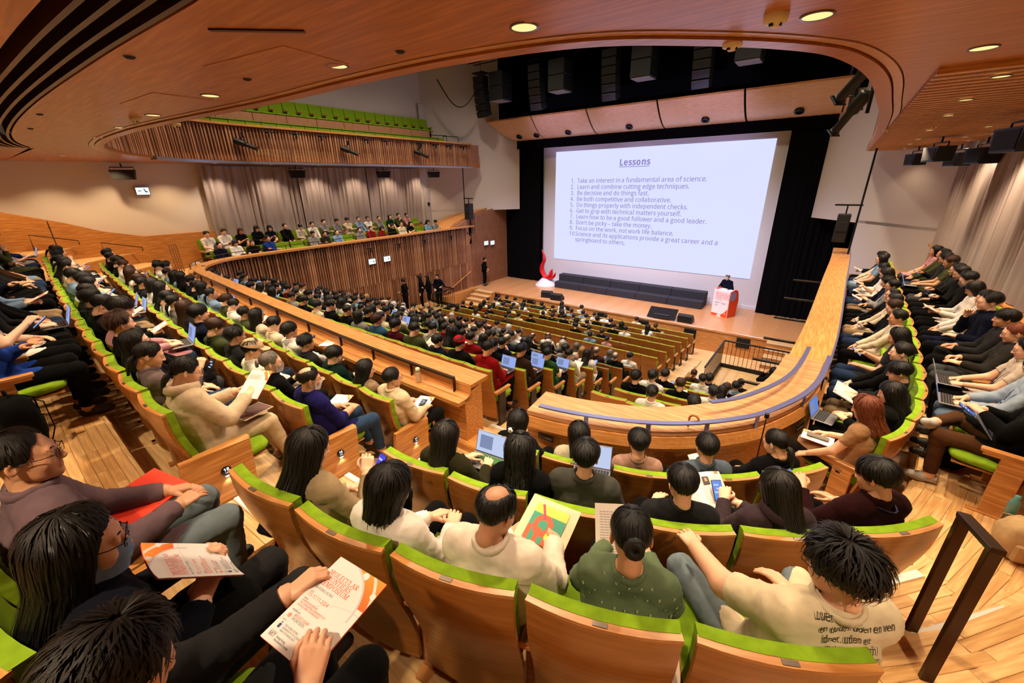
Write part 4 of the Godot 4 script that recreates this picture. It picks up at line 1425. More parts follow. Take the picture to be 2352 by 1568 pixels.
	var cb := thing("hanging_cable", "black cable looping from the soffit to the hung loudspeaker", "cable", Vector3.ZERO)
	var cv := []
	for k in 13:
		var a := k / 12.0
		cv.append(Vector3(lerpf(-17.6, -16.5, a), 10.9 - 0.3 * a - 1.5 * sin(PI * a) * 0.7 , lerpf(-17.2, -19.0, a)))
	var cbm := MB.new()
	cbm.tube(cv, [0.03], 6)
	obj("cable", cbm.mesh(), black_metal(), cb)

func hoist(o: Node3D, y: float, up: float) -> void:
	var b := MB.new()
	b.tube([Vector3(0, y, 0), Vector3(0, up, 0)], [0.012], 5)
	obj("hoist_chain", b.mesh(), black_metal(), o)

func bracket(at: Vector3, label: String, group: String) -> void:
	var o := thing("pipe_bracket", label, "bracket", at, 0.0, group)
	var b := MB.new()
	b.tube([Vector3(0, 0, -0.22), Vector3(0, 0, 0.22)], [0.022], 6)
	obj("pipe", b.mesh(), black_metal(), o)
	b = MB.new()
	b.box(Vector3(-0.1, -0.02, 0), Vector3(0.2, 0.05, 0.03))
	obj("arm", b.mesh(), black_metal(), o)
	b = MB.new()
	b.box(Vector3(0.02, -0.1, 0.0), Vector3(0.05, 0.16, 0.05))
	obj("socket", b.mesh(), black_metal(), o)

# ---------------------------------------------------------------- seats
var seats := []          # every seat: {at, turn, zone, row, k}
var seat_meshes := {}

func seat_profile(z_off: float, y0: float, y1: float, n: int) -> Array:
	# the curve of the back seen from the side: (z, y)
	var o := []
	for i in n + 1:
		var y := lerpf(y0, y1, float(i) / n)
		var u := (1.01 - y) / 0.8
		o.append(Vector2(-0.145 * smoothstep(-0.15, 1.0, minf(u, 0.95)) * (0.6 + 0.4 * minf(u, 0.95)) + 0.010 * sin(minf(u, 1.0) * TAU) + z_off, y))
	return o

func back_sheet(front: float, rear: float, w_top: float, w_bot: float, y0: float, y1: float, wrap: float, n := 10, m := 8) -> MB:
	var b := MB.new()
	var pr := seat_profile(0.0, y0, y1, n)
	var rows_f := []
	var rows_b := []
	for p in pr:
		var a: float = (p.y - y0) / (y1 - y0)
		var w := lerpf(w_bot, w_top, a)
		var rf := PackedVector3Array()
		var rb := PackedVector3Array()
		for j in m + 1:
			var u := 2.0 * j / m - 1.0
			var zz: float = p.x - wrap * u * u
			var edge := pow(absf(u), 6.0)
			var tip := pow(a, 12.0)
			var bulge: float = (front - rear) * 0.45 * maxf(edge, tip)
			rf.append(Vector3(u * w * 0.5, p.y, zz + rear + (front - rear) + bulge * (-1.0 if front > rear else 1.0) * 0.0 - 0.0))
			rb.append(Vector3(u * w * 0.5, p.y, zz + rear))
		rows_f.append(rf)
		rows_b.append(rb)
	b.grid(rows_f, false, front > rear)
	b.grid(rows_b, false, not (front > rear))
	for i in pr.size() - 1:
		b.quad(rows_f[i][0], rows_b[i][0], rows_b[i + 1][0], rows_f[i + 1][0])
		b.quad(rows_b[i][m], rows_f[i][m], rows_f[i + 1][m], rows_b[i + 1][m])
	for j in m:
		b.quad(rows_f[n][j], rows_b[n][j], rows_b[n][j + 1], rows_f[n][j + 1])
		b.quad(rows_b[0][j], rows_f[0][j], rows_f[0][j + 1], rows_b[0][j + 1])
	return b

func cushion(w: float, d: float, h: float, c: Vector3, tilt := 0.0) -> MB:
	# rounded pad: superellipsoid
	var b := MB.new()
	var rows := []
	for i in 9:
		var v := -PI / 2 + PI * i / 8.0
		var r := PackedVector3Array()
		for j in 25:
			var u := -TAU * j / 24.0
			var cu := signf(cos(u)) * pow(absf(cos(u)), 0.35)
			var su := signf(sin(u)) * pow(absf(sin(u)), 0.35)
			var cv := pow(absf(cos(v)), 0.5)
			var sv := signf(sin(v)) * pow(absf(sin(v)), 0.7)
			r.append(c + Basis(Vector3.RIGHT, tilt) * Vector3(cu * cv * w * 0.5, sv * h * 0.5, su * cv * d * 0.5))
		rows.append(r)
	b.grid(rows, true, false)
	return b

func make_seat_meshes() -> void:
	seat_meshes["shell"] = back_sheet(0.0, 0.022, 0.55, 0.53, 0.12, 1.0, 0.03).mesh()
	seat_meshes["pad"] = back_sheet(-0.052, -0.002, 0.54, 0.50, 0.42, 1.015, 0.03).mesh()
	var b := MB.new()
	var pr := seat_profile(0.0, 0.98, 1.01, 1)
	for j in 8:
		var u := 2.0 * (j + 0.5) / 8 - 1.0
		b.box(Vector3(u * 0.275, 1.005, pr[1].x + 0.011 - 0.035 * u * u), Vector3(0.071, 0.016, 0.03), 0.0, Basis(Vector3.UP, 0.25 * u))
	seat_meshes["top_edge"] = b.mesh()
	seat_meshes["plate"] = box_mesh(Vector3(0.052, 0.003, 0.018), 0.0, Vector3(0, 1.0145, pr[1].x + 0.011))
	seat_meshes["seat_down"] = cushion(0.51, 0.48, 0.10, Vector3(0, 0.42, -0.40), 0.06).mesh()
	seat_meshes["seat_up"] = cushion(0.50, 0.44, 0.09, Vector3(0, 0.60, -0.27), 1.35).mesh()
	seat_meshes["seat_board"] = box_mesh(Vector3(0.44, 0.02, 0.40), 0.006, Vector3(0, 0.362, -0.40))
	seat_meshes["seat_board_up"] = box_mesh(Vector3(0.44, 0.36, 0.02), 0.006, Vector3(0, 0.60, -0.325))
	b = MB.new()
	b.box(Vector3(0, 0.615, -0.28), Vector3(0.062, 0.035, 0.38), 0.008)
	b.box(Vector3(0, 0.585, -0.28), Vector3(0.045, 0.03, 0.34), 0.004)
	seat_meshes["arm"] = b.mesh()
	b = MB.new()
	b.box(Vector3(0, 0.30, -0.26), Vector3(0.04, 0.58, 0.16), 0.004)
	b.box(Vector3(0, 0.012, -0.26), Vector3(0.06, 0.024, 0.30), 0.003)
	seat_meshes["stand"] = b.mesh()
	b = MB.new()
	b.extrude(PackedVector2Array([Vector2(0.08, 0.02), Vector2(-0.42, 0.02), Vector2(-0.46, 0.62), Vector2(0.0, 0.64)]), 0.045, Transform3D(Basis(Vector3(0, 0, 1), Vector3(0, 1, 0), Vector3(-1, 0, 0)), Vector3.ZERO))
	seat_meshes["end_panel"] = b.mesh()

var seat_protos := {}
func seat_proto(key: String) -> Node3D:
	if seat_protos.has(key):
		return seat_protos[key]
	# key: green / dark, down / up
	var o := Node3D.new()
	var q := key.split("_")
	var fab := cloth("seat_green", Color(0.50, 0.64, 0.13), 0.9)
	if q[0] == "dark":
		fab = cloth("seat_dark_green", Color(0.03, 0.24, 0.16), 0.9)
	var wd := wood("chair_wood", Color(0.58, 0.36, 0.14), Color(0.63, 0.40, 0.17), "x", 0.25)
	var dk := flat("seat_stand", Color(0.16, 0.10, 0.06), 0.5)
	var parts := [["back_shell", seat_meshes["shell"], wd], ["back_pad", seat_meshes["pad"], fab], ["top_edge", seat_meshes["top_edge"], oak("x")], ["number_plate", seat_meshes["plate"], flat("plate_metal", Color(0.42, 0.38, 0.34), 0.35, 0.7)]]
	if q[1] == "down":
		parts.append(["seat_pad", seat_meshes["seat_down"], fab])
		parts.append(["seat_board", seat_meshes["seat_board"], oak("x")])
	else:
		parts.append(["seat_pad", seat_meshes["seat_up"], fab])
		parts.append(["seat_board", seat_meshes["seat_board_up"], oak("x")])
	for p in parts:
		obj(p[0], p[1], p[2], o)
	for s in [-0.3, 0.3]:
		var a := obj("armrest", seat_meshes["arm"], oak("z"), o)
		a.position.x = s
		var st := obj("stand", seat_meshes["stand"], oak("z") if q.size() > 2 else dk, o)
		st.position.x = s
	seat_protos[key] = o
	return o

func add_seat(zone: String, row: String, k: int, at: Vector3, turn: float) -> void:
	seats.append({"zone": zone, "row": row, "k": k, "at": at, "turn": turn, "taken": false})

func circle_seat(zone: String, row: int, s: float, k: int) -> void:
	var c := off([1.05, 1.95, 2.85, ([3.73, 3.76, 3.93][k] if zone == "rear_near" and row == 3 else 3.75), 4.65, 5.5][row])
	var r := along(c, s)
	var p: Vector2 = r[0]
	var nn: Vector2 = r[1]
	add_seat(zone, "ABCDEF"[row], k, Vector3(p.x, TIERS[row], p.y), atan2(nn.x, nn.y))

func build_seats() -> void:
	make_seat_meshes()
	# rows of the circle. s is counted along each row from the aisle at x = -3.2 (positive towards the far side)
	for j in 20:
		circle_seat("rear_far", 0, 0.28 + 0.6 * j, j)
		circle_seat("rear_far", 1, 0.28 + 0.6 * j, j)
	for j in 19:
		circle_seat("rear_far", 2, 0.28 + 0.6 * j, j)
	for j in 16:
		circle_seat("rear_far", 3, 2.2 + 0.6 * j, j)
	for j in 14:
		circle_seat("rear_far", 4, 4.5 + 0.6 * j, j)
	for j in 5:
		circle_seat("rear_near", 0, -1.53 - 0.6 * j, j)
	for j in 6:
		circle_seat("rear_near", 1, -1.38 - 0.6 * j, j)
	for j in 5:
		circle_seat("rear_near", 2, -1.29 - 0.6 * j, j)
	for j in 3:
		circle_seat("rear_near", 3, [-1.05, -1.76, -2.36][j], j)
	for j in 18:
		circle_seat("near_side", 0, -5.35 - 0.6 * j, j)
	for j in 15:
		circle_seat("near_side", 1, -7.15 - 0.62 * j, j)
	for j in 19:
		circle_seat("far_side", 0, 15.9 + 0.6 * j, j)
	for j in 18:
		circle_seat("far_side", 1, 17.3 + 0.6 * j, j)
	# stalls
	for r in 6:
		for k in 18:
			add_seat("stalls_front", "f%d" % r, k, Vector3(-4.0 - 0.56 * k, stall_front_y(r), STALL_FRONT_Z[r]), 0.0)
	for r in 8:
		var n := 22
		for k in n:
			add_seat("stalls_rear", "r%d" % r, k, Vector3(-4.0 - 0.56 * k, stall_back_y(r), stall_back_z(r)), 0.0)
	for r in range(0, 7):
		for k in 4:
			add_seat("stalls_near", "n%d" % r, k, Vector3(-0.5 - 0.56 * k, stall_back_y(r), stall_back_z(r)), 0.06)
	for k in 21:
		add_seat("upper", "u0", k, Vector3(-18.05, 7.25, -6.3 - 0.56 * k), -PI / 2)
	for k in 20:
		add_seat("upper", "u1", k, Vector3(-19.05, 8.2, -6.6 - 0.56 * k), -PI / 2)

# ---------------------------------------------------------------- distance-field figures
class Blob:
	var o: Vector3
	var c: float
	var nx: int
	var ny: int
	var nz: int
	var d: PackedFloat32Array
	var bd: PackedFloat32Array
	var tg: PackedByteArray
	var r0: PackedInt32Array
	var r1: PackedInt32Array

	func setup(lo: Vector3, hi: Vector3, cell: float) -> void:
		c = cell
		o = lo
		nx = int((hi.x - lo.x) / c) + 2
		ny = int((hi.y - lo.y) / c) + 2
		nz = int((hi.z - lo.z) / c) + 2
		d.resize(nx * ny * nz)
		d.fill(1.0)
		bd.resize(nx * ny * nz)
		bd.fill(1.0)
		tg.resize(nx * ny * nz)
		r0.resize(ny * nz)
		r0.fill(nx)
		r1.resize(ny * nz)
		r1.fill(-1)

	func bone(a: Vector3, b: Vector3, ra: float, rb: float, tag: int, k: float) -> void:
		var pad := maxf(ra, rb) + k + c * 1.5
		var x0 := maxi(0, int((minf(a.x, b.x) - pad - o.x) / c))
		var x1 := mini(nx - 1, int((maxf(a.x, b.x) + pad - o.x) / c) + 1)
		var y0 := maxi(0, int((minf(a.y, b.y) - pad - o.y) / c))
		var y1 := mini(ny - 1, int((maxf(a.y, b.y) + pad - o.y) / c) + 1)
		var z0 := maxi(0, int((minf(a.z, b.z) - pad - o.z) / c))
		var z1 := mini(nz - 1, int((maxf(a.z, b.z) + pad - o.z) / c) + 1)
		var ab := b - a
		var il := 1.0 / maxf(ab.length_squared(), 1e-8)
		var dr := rb - ra
		var far := k + c * 1.5
		var ik := 0.25 / k
		for z in range(z0, z1 + 1):
			for y in range(y0, y1 + 1):
				var ry := z * ny + y
				if x0 < r0[ry]:
					r0[ry] = x0
				if x1 > r1[ry]:
					r1[ry] = x1
				var i := ry * nx + x0
				var p := Vector3(o.x + x0 * c, o.y + y * c, o.z + z * c) - a
				for x in range(x0, x1 + 1):
					var t := clampf(p.dot(ab) * il, 0.0, 1.0)
					var dd := (p - ab * t).length() - ra - dr * t
					if dd < far:
						if dd < bd[i]:
							bd[i] = dd
							tg[i] = tag
						var h := d[i]
						var df := absf(h - dd)
						if df < k:
							d[i] = minf(h, dd) - (k - df) * (k - df) * ik
						elif dd < h:
							d[i] = dd
					i += 1
					p.x += c

	func ell(ce: Vector3, r: Vector3, tag: int, k: float, cut := false, bs := Basis.IDENTITY) -> void:
		var pad := maxf(r.x, maxf(r.y, r.z)) + k + c * 1.5
		var x0 := maxi(0, int((ce.x - pad - o.x) / c))
		var x1 := mini(nx - 1, int((ce.x + pad - o.x) / c) + 1)
		var y0 := maxi(0, int((ce.y - pad - o.y) / c))
		var y1 := mini(ny - 1, int((ce.y + pad - o.y) / c) + 1)
		var z0 := maxi(0, int((ce.z - pad - o.z) / c))
		var z1 := mini(nz - 1, int((ce.z + pad - o.z) / c) + 1)
		var inv := bs.transposed()
		for z in range(z0, z1 + 1):
			for y in range(y0, y1 + 1):
				var ry := z * ny + y
				if x0 < r0[ry]:
					r0[ry] = x0
				if x1 > r1[ry]:
					r1[ry] = x1
				var i := ry * nx + x0
				for x in range(x0, x1 + 1):
					var p := inv * (Vector3(o.x + x * c, o.y + y * c, o.z + z * c) - ce)
					var q := p / r
					var l := q.length()
					var g := (q / r).length()
					var dd := (l * (l - 1.0) / g) if g > 1e-6 else -minf(r.x, minf(r.y, r.z))
					var h := d[i]
					if cut:
						var e := -dd
						var df := absf(h - e)
						d[i] = maxf(h, e) + ((k - df) * (k - df) * 0.25 / k if df < k else 0.0)
					elif dd < k + c * 1.5:
						if dd < bd[i]:
							bd[i] = dd
							tg[i] = tag
						var df := absf(h - dd)
						d[i] = minf(h, dd) - ((k - df) * (k - df) * 0.25 / k if df < k else 0.0)
					i += 1

	# surface nets: returns [vertices, normals, tags, triangle indices (counter-clockwise)]
	func extract() -> Array:
		var vs := PackedVector3Array()
		var ns := PackedVector3Array()
		var ts := PackedByteArray()
		var tri := PackedInt32Array()
		var at := PackedInt32Array()
		var cells := PackedInt32Array()
		at.resize(nx * ny * nz)
		at.fill(-1)
		var sy := nx
		var sz := nx * ny
		var lim := c * 1.8
		for z in nz - 1:
			for y in ny - 1:
				var xa := maxi(r0[z * ny + y] - 1, 0)
				var i := (z * ny + y) * nx + xa
				for x in range(xa, mini(r1[z * ny + y] + 1, nx - 1)):
					var d0 := d[i]
					if d0 > lim or d0 < -lim:
						i += 1
						continue
					var d1 := d[i + 1]
					var d2 := d[i + sy]
					var d3 := d[i + sy + 1]
					var d4 := d[i + sz]
					var d5 := d[i + sz + 1]
					var d6 := d[i + sz + sy]
					var d7 := d[i + sz + sy + 1]
					var neg := int(d0 < 0) + int(d1 < 0) + int(d2 < 0) + int(d3 < 0) + int(d4 < 0) + int(d5 < 0) + int(d6 < 0) + int(d7 < 0)
					if neg == 0 or neg == 8:
						i += 1
						continue
					var s := Vector3.ZERO
					var n := 0
					if (d0 < 0) != (d1 < 0):
						s += Vector3(d0 / (d0 - d1), 0, 0); n += 1
					if (d2 < 0) != (d3 < 0):
						s += Vector3(d2 / (d2 - d3), 1, 0); n += 1
					if (d4 < 0) != (d5 < 0):
						s += Vector3(d4 / (d4 - d5), 0, 1); n += 1
					if (d6 < 0) != (d7 < 0):
						s += Vector3(d6 / (d6 - d7), 1, 1); n += 1
					if (d0 < 0) != (d2 < 0):
						s += Vector3(0, d0 / (d0 - d2), 0); n += 1
					if (d1 < 0) != (d3 < 0):
						s += Vector3(1, d1 / (d1 - d3), 0); n += 1
					if (d4 < 0) != (d6 < 0):
						s += Vector3(0, d4 / (d4 - d6), 1); n += 1
					if (d5 < 0) != (d7 < 0):
						s += Vector3(1, d5 / (d5 - d7), 1); n += 1
					if (d0 < 0) != (d4 < 0):
						s += Vector3(0, 0, d0 / (d0 - d4)); n += 1
					if (d1 < 0) != (d5 < 0):
						s += Vector3(1, 0, d1 / (d1 - d5)); n += 1
					if (d2 < 0) != (d6 < 0):
						s += Vector3(0, 1, d2 / (d2 - d6)); n += 1
					if (d3 < 0) != (d7 < 0):
						s += Vector3(1, 1, d3 / (d3 - d7)); n += 1
					s /= n
					at[i] = vs.size()
					cells.append(i)
					vs.append(o + Vector3(x + s.x, y + s.y, z + s.z) * c)
					ns.append(Vector3(d1 + d3 + d5 + d7 - d0 - d2 - d4 - d6, d2 + d3 + d6 + d7 - d0 - d1 - d4 - d5, d4 + d5 + d6 + d7 - d0 - d1 - d2 - d3).normalized())
					ts.append(tg[i])
					i += 1
		for i in cells:
			var d0 := d[i] < 0
			for ax in 3:
				var s1 := [1, sy, sz][ax] as int
				if d0 != (d[i + s1] < 0):
					var s2 := [sy, sz, 1][ax] as int
					var s3 := [sz, 1, sy][ax] as int
					var a := at[i]
					var b := at[i - s2]
					var e := at[i - s2 - s3]
					var f := at[i - s3]
					if b >= 0 and e >= 0 and f >= 0:
						if d0:
							tri.append_array([a, b, e, a, e, f])
						else:
							tri.append_array([a, e, b, a, f, e])
		return [vs, ns, ts, tri]

static func to_mb(ex: Array) -> MB:
	var b := MB.new()
	b.v = ex[0]
	b.n = ex[1]
	var t: PackedInt32Array = ex[3]
	var id := PackedInt32Array()
	id.resize(t.size())
	for i in range(0, t.size(), 3):
		id[i] = t[i]
		id[i + 1] = t[i + 2]
		id[i + 2] = t[i + 1]
	b.idx = id
	b.col.resize(b.v.size())
	b.col.fill(Color(1, 1, 1))
	b.uv.resize(b.v.size())
	return b

# keeps the part of a surface where s > 0, cut cleanly along s = 0, moved along the normals
func clipped(ex: Array, s: PackedFloat32Array, push: float, folds: float, seed_: float) -> MB:
	var vs: PackedVector3Array = ex[0]
	var ns: PackedVector3Array = ex[1]
	var t: PackedInt32Array = ex[3]
	var b := MB.new()
	var map := PackedInt32Array()
	map.resize(vs.size())
	map.fill(-1)
	var ov := PackedVector3Array()
	var on := PackedVector3Array()
	var oi := PackedInt32Array()
	var cutv := {}
	for i in vs.size():
		if s[i] > 0.0:
			var p := vs[i]
			var f := push
			if folds > 0.0:
				f += folds * (0.9 - 2.6 * absf(noise.get_noise_3d(p.x * 5.0 + seed_, p.y * 11.0 + p.z * 5.0, p.z * 5.0)) + 0.3 * noise.get_noise_3d(p.x * 20.0, p.y * 26.0 + seed_, p.z * 20.0))
			map[i] = ov.size()
			ov.append(p + ns[i] * f)
			on.append(ns[i])
	var id := PackedInt32Array([0, 0, 0, 0])
	for q in range(0, t.size(), 3):
		var n := 0
		for m in 3:
			var i := t[q + m]
			var j := t[q + (m + 1) % 3]
			var si := s[i]
			var sj := s[j]
			if si > 0.0:
				id[n] = map[i]
				n += 1
			if (si > 0.0) != (sj > 0.0):
				var key := mini(i, j) * 1000003 + maxi(i, j)
				if not cutv.has(key):
					var w := si / (si - sj)
					cutv[key] = ov.size()
					ov.append(vs[i].lerp(vs[j], w) + ns[i] * (push * 0.6))
					on.append(ns[i].lerp(ns[j], w).normalized())
				id[n] = cutv[key]
				n += 1
		if n >= 3:
			oi.append(id[0])
			oi.append(id[2])
			oi.append(id[1])
			if n == 4:
				oi.append(id[0])
				oi.append(id[3])
				oi.append(id[2])
	b.v = ov
	b.n = on
	b.idx = oi
	# normals that follow the folds
	if folds > 0.0:
		var acc := PackedVector3Array()
		acc.resize(b.v.size())
		for q in range(0, b.idx.size(), 3):
			var i0 := b.idx[q]
			var i1 := b.idx[q + 1]
			var i2 := b.idx[q + 2]
			var fn := (b.v[i2] - b.v[i0]).cross(b.v[i1] - b.v[i0])
			acc[i0] += fn
			acc[i1] += fn
			acc[i2] += fn
		for i in b.v.size():
			if acc[i].length_squared() > 1e-16:
				b.n[i] = (b.n[i] * 0.3 + acc[i].normalized()).normalized()
	b.uv.resize(b.v.size())
	return b

static func ik(s: Vector3, t: Vector3, l1: float, l2: float, pole: Vector3) -> Array:
	var d := t - s
	var l := clampf(d.length(), 0.06, (l1 + l2) * 0.995)
	var dir := d.normalized()
	var e := s + dir * l
	var a := (l1 * l1 - l2 * l2 + l * l) / (2.0 * l)
	var h := sqrt(maxf(l1 * l1 - a * a, 0.0))
	var pp := (pole - dir * pole.dot(dir)).normalized()
	return [s + dir * a + pp * h, e]

# ---------------------------------------------------------------- heads and hands, meshed once
var head_hi: MB
var head_lo: MB
var hands := {}

func make_head(cell: float) -> MB:
	var g := Blob.new()
	g.setup(Vector3(-0.11, -0.24, -0.14), Vector3(0.11, 0.14, 0.13), cell)
	g.ell(Vector3(0, 0.03, 0.012), Vector3(0.074, 0.086, 0.094), 0, 0.02)
	g.ell(Vector3(0, -0.02, -0.036), Vector3(0.061, 0.085, 0.056), 0, 0.03)
	g.ell(Vector3(0, -0.072, -0.045), Vector3(0.047, 0.040, 0.046), 0, 0.03)
	for s in [-1.0, 1.0]:
		g.ell(Vector3(s * 0.038, -0.03, -0.062), Vector3(0.022, 0.025, 0.022), 0, 0.025)
		g.ell(Vector3(s * 0.031, 0.003, -0.104), Vector3(0.019, 0.012, 0.017), 0, 0.012, true)
		g.ell(Vector3(s * 0.031, 0.003, -0.083), Vector3(0.0145, 0.011, 0.0125), 0, 0.006)
		g.ell(Vector3(s * 0.077, -0.006, 0.014), Vector3(0.008, 0.031, 0.019), 0, 0.008, false, Basis(Vector3.UP, s * 0.45))
		g.ell(Vector3(s * 0.084, -0.004, 0.010), Vector3(0.005, 0.018, 0.009), 0, 0.004, true, Basis(Vector3.UP, s * 0.45))
		g.ell(Vector3(s * 0.011, -0.032, -0.103), Vector3(0.008, 0.007, 0.009), 0, 0.008)
	g.bone(Vector3(-0.036, 0.022, -0.080), Vector3(0.036, 0.022, -0.080), 0.010, 0.010, 0, 0.018)
	g.bone(Vector3(0, 0.012, -0.092), Vector3(0, -0.028, -0.110), 0.007, 0.0105, 0, 0.012)
	g.ell(Vector3(0, -0.054, -0.093), Vector3(0.022, 0.0055, 0.008), 3, 0.008)
	g.ell(Vector3(0, -0.065, -0.091), Vector3(0.019, 0.0065, 0.009), 3, 0.008)
	g.ell(Vector3(0, -0.096, -0.078), Vector3(0.020, 0.018, 0.018), 0, 0.02)
	g.bone(Vector3(0, -0.06, 0.018), Vector3(0, -0.115, 0.026), 0.049, 0.043, 0, 0.03)
	var ex := g.extract()
	var b := to_mb(ex)
	for i in b.v.size():
		var p := b.v[i]
		if ex[2][i] == 3 and p.z < -0.085:
			b.col[i] = Color(0.88, 0.66, 0.62)
	return b

func make_hand(curl: float, spread: float, cell: float) -> MB:
	# the hand on the +x side of the body, palm down, fingers to -z, thumb to -x
	var g := Blob.new()
	g.setup(Vector3(-0.09, -0.13, -0.22), Vector3(0.06, 0.04, 0.05), cell)
	g.bone(Vector3(0, 0, 0.04), Vector3(0, 0, -0.01), 0.026, 0.024, 0, 0.012)
	for f in 4:
		var x: float = [-0.029, -0.010, 0.010, 0.028][f]
		var l: float = [0.072, 0.080, 0.074, 0.058][f]
		var kn := Vector3(x * 1.05, 0.004, -0.085 + (0.008 if f == 3 else 0.0))
		g.bone(Vector3(x * 0.7, 0.0, -0.01), kn, 0.015, 0.0125, 0, 0.012)
		var p := kn
		var an := -0.15 - curl * 0.5
		for s in 3:
			var ln: float = l * [0.46, 0.31, 0.23][s]
			var yaw := (x / 0.03) * spread * 0.16
			var dir := Vector3(sin(yaw) * cos(an), sin(an), -cos(yaw) * cos(an))
			var q := p + dir * ln
			g.bone(p, q, 0.0092 - 0.0006 * s, 0.0086 - 0.0008 * s, 0, 0.004)
			p = q
			an -= curl * 0.85
	var tb := Vector3(-0.024, -0.006, -0.022)
	var t1 := tb + Vector3(-0.030, -0.012 - curl * 0.012, -0.034)
	var t2 := t1 + Vector3(-0.010 + curl * 0.012, -0.008 - curl * 0.010, -0.030)
	var t3 := t2 + Vector3(0.004 + curl * 0.010, -0.006, -0.022)
	g.bone(Vector3(-0.01, 0, -0.01), tb, 0.017, 0.016, 0, 0.012)
	g.bone(tb, t1, 0.0145, 0.0115, 0, 0.008)
	g.bone(t1, t2, 0.0105, 0.0098, 0, 0.004)
	g.bone(t2, t3, 0.0095, 0.0080, 0, 0.004)
	return to_mb(g.extract())

# ---------------------------------------------------------------- hair: sheets of strands that leave the crown, follow the skull and hang
# style: front, side, back = elevation in degrees at which the strand leaves the head; hang = length below that at the back, hang_side at the sides
const HAIR := {
	"short": {"front": 37.0, "side": -14.0, "back": -62.0, "thick": 0.022, "hang": 0.0, "open": 44.0, "rough": 0.006, "fringe": 0.0},
	"crop": {"front": 40.0, "side": -12.0, "back": -60.0, "thick": 0.013, "hang": 0.0, "open": 44.0, "rough": 0.004, "fringe": 0.0},
	"spiky": {"front": 40.0, "side": -12.0, "back": -60.0, "thick": 0.024, "hang": 0.0, "open": 44.0, "rough": 0.010, "fringe": 0.0},
	"fringe": {"front": 9.0, "side": -20.0, "back": -64.0, "thick": 0.027, "hang": 0.0, "open": 50.0, "rough": 0.007, "fringe": 1.0},
	"curly": {"front": 18.0, "side": -16.0, "back": -64.0, "thick": 0.040, "hang": 0.0, "open": 50.0, "rough": 0.016, "fringe": 1.0},
	"bob": {"front": 14.0, "side": -10.0, "back": -12.0, "thick": 0.022, "hang": 0.15, "open": 46.0, "rough": 0.006, "fringe": 1.0},
	"long": {"front": 30.0, "side": -6.0, "back": -8.0, "thick": 0.020, "hang": 0.25, "open": 48.0, "rough": 0.006, "fringe": 0.0},
	"longer": {"front": 24.0, "side": -6.0, "back": -8.0, "thick": 0.022, "hang": 0.31, "open": 50.0, "rough": 0.006, "fringe": 0.3},
	"wavy": {"front": 28.0, "side": -6.0, "back": -8.0, "thick": 0.030, "hang": 0.28, "open": 48.0, "rough": 0.016, "fringe": 0.0},
	"tied": {"front": 36.0, "side": -12.0, "back": -60.0, "thick": 0.012, "hang": 0.0, "open": 44.0, "rough": 0.003, "fringe": 0.0},
	"balding": {"front": 30.0, "side": -14.0, "back": -62.0, "thick": 0.016, "hang": 0.0, "open": 50.0, "rough": 0.005, "fringe": 0.0},
}

func skull(d: Vector3, th: float) -> Vector3:
	return Vector3(0, 0.024, 0.010) + d * Vector3(0.0775 + th, 0.090 + th, 0.0965 + th)

func strand(st: Dictionary, phi: float, t: float, lift: float, jit: float) -> Vector3:
	var ap := absf(phi)
	var f := deg_to_rad(st.front)
	var s := deg_to_rad(st.side)
	var k := deg_to_rad(st.back)
	var e_end: float
	var op := deg_to_rad(st.open)
	if ap < op:
		e_end = lerpf(f, lerpf(f, s, 0.35), smoothstep(0.0, 1.0, ap / op))
	elif ap < 1.75:
		e_end = lerpf(lerpf(f, s, 0.35), s, smoothstep(0.0, 1.0, minf((ap - op) / (1.25 - op), 1.0)))
	else:
		e_end = lerpf(s, k, smoothstep(0.0, 1.0, (ap - 1.75) / (PI - 1.75)))
	var hang: float = st.hang * smoothstep(op, op + 0.35, ap) + st.fringe * 0.0
	var share := 0.62 if hang > 0.0 else 1.0
	var e := lerpf(PI / 2, e_end, minf(t / share, 1.0))
	# the crown lies a little behind the top
	var d := Vector3(cos(e) * sin(phi), sin(e), -cos(e) * cos(phi))
	d = d.rotated(Vector3.RIGHT, 0.22 * maxf(sin(e), 0.0)).normalized()
	var th: float = st.thick * (0.55 + 0.45 * smoothstep(0.0, 0.35, t))
	if hang <= 0.0:
		th *= 1.0 - 0.75 * smoothstep(0.5, 1.0, t) * (0.35 if st.fringe > 0.0 and ap < op else 1.0)
	th += lift
	var p := skull(d, th)
	if hang <= 0.0 and e < 0.0 and d.z > 0.0:
		p.z -= 0.016 * smoothstep(0.0, 1.0, -e) * d.z / maxf(cos(e), 0.3)
	if hang > 0.0 and t > share:
		var u := (t - share) / (1.0 - share)
		p.y -= u * (hang + jit)
		var rad := Vector2(p.x, p.z)
		var inn := 0.10 * smoothstep(0.0, 0.5, u) - (0.10 if st.hang > 0.2 else -0.05) * smoothstep(0.4, 1.0, u)
		rad *= 1.0 - inn
		if st.hang > 0.2:
			rad.y += 0.02 * smoothstep(0.3, 1.0, u)
		p.x = rad.x
		p.z = rad.y
	return p

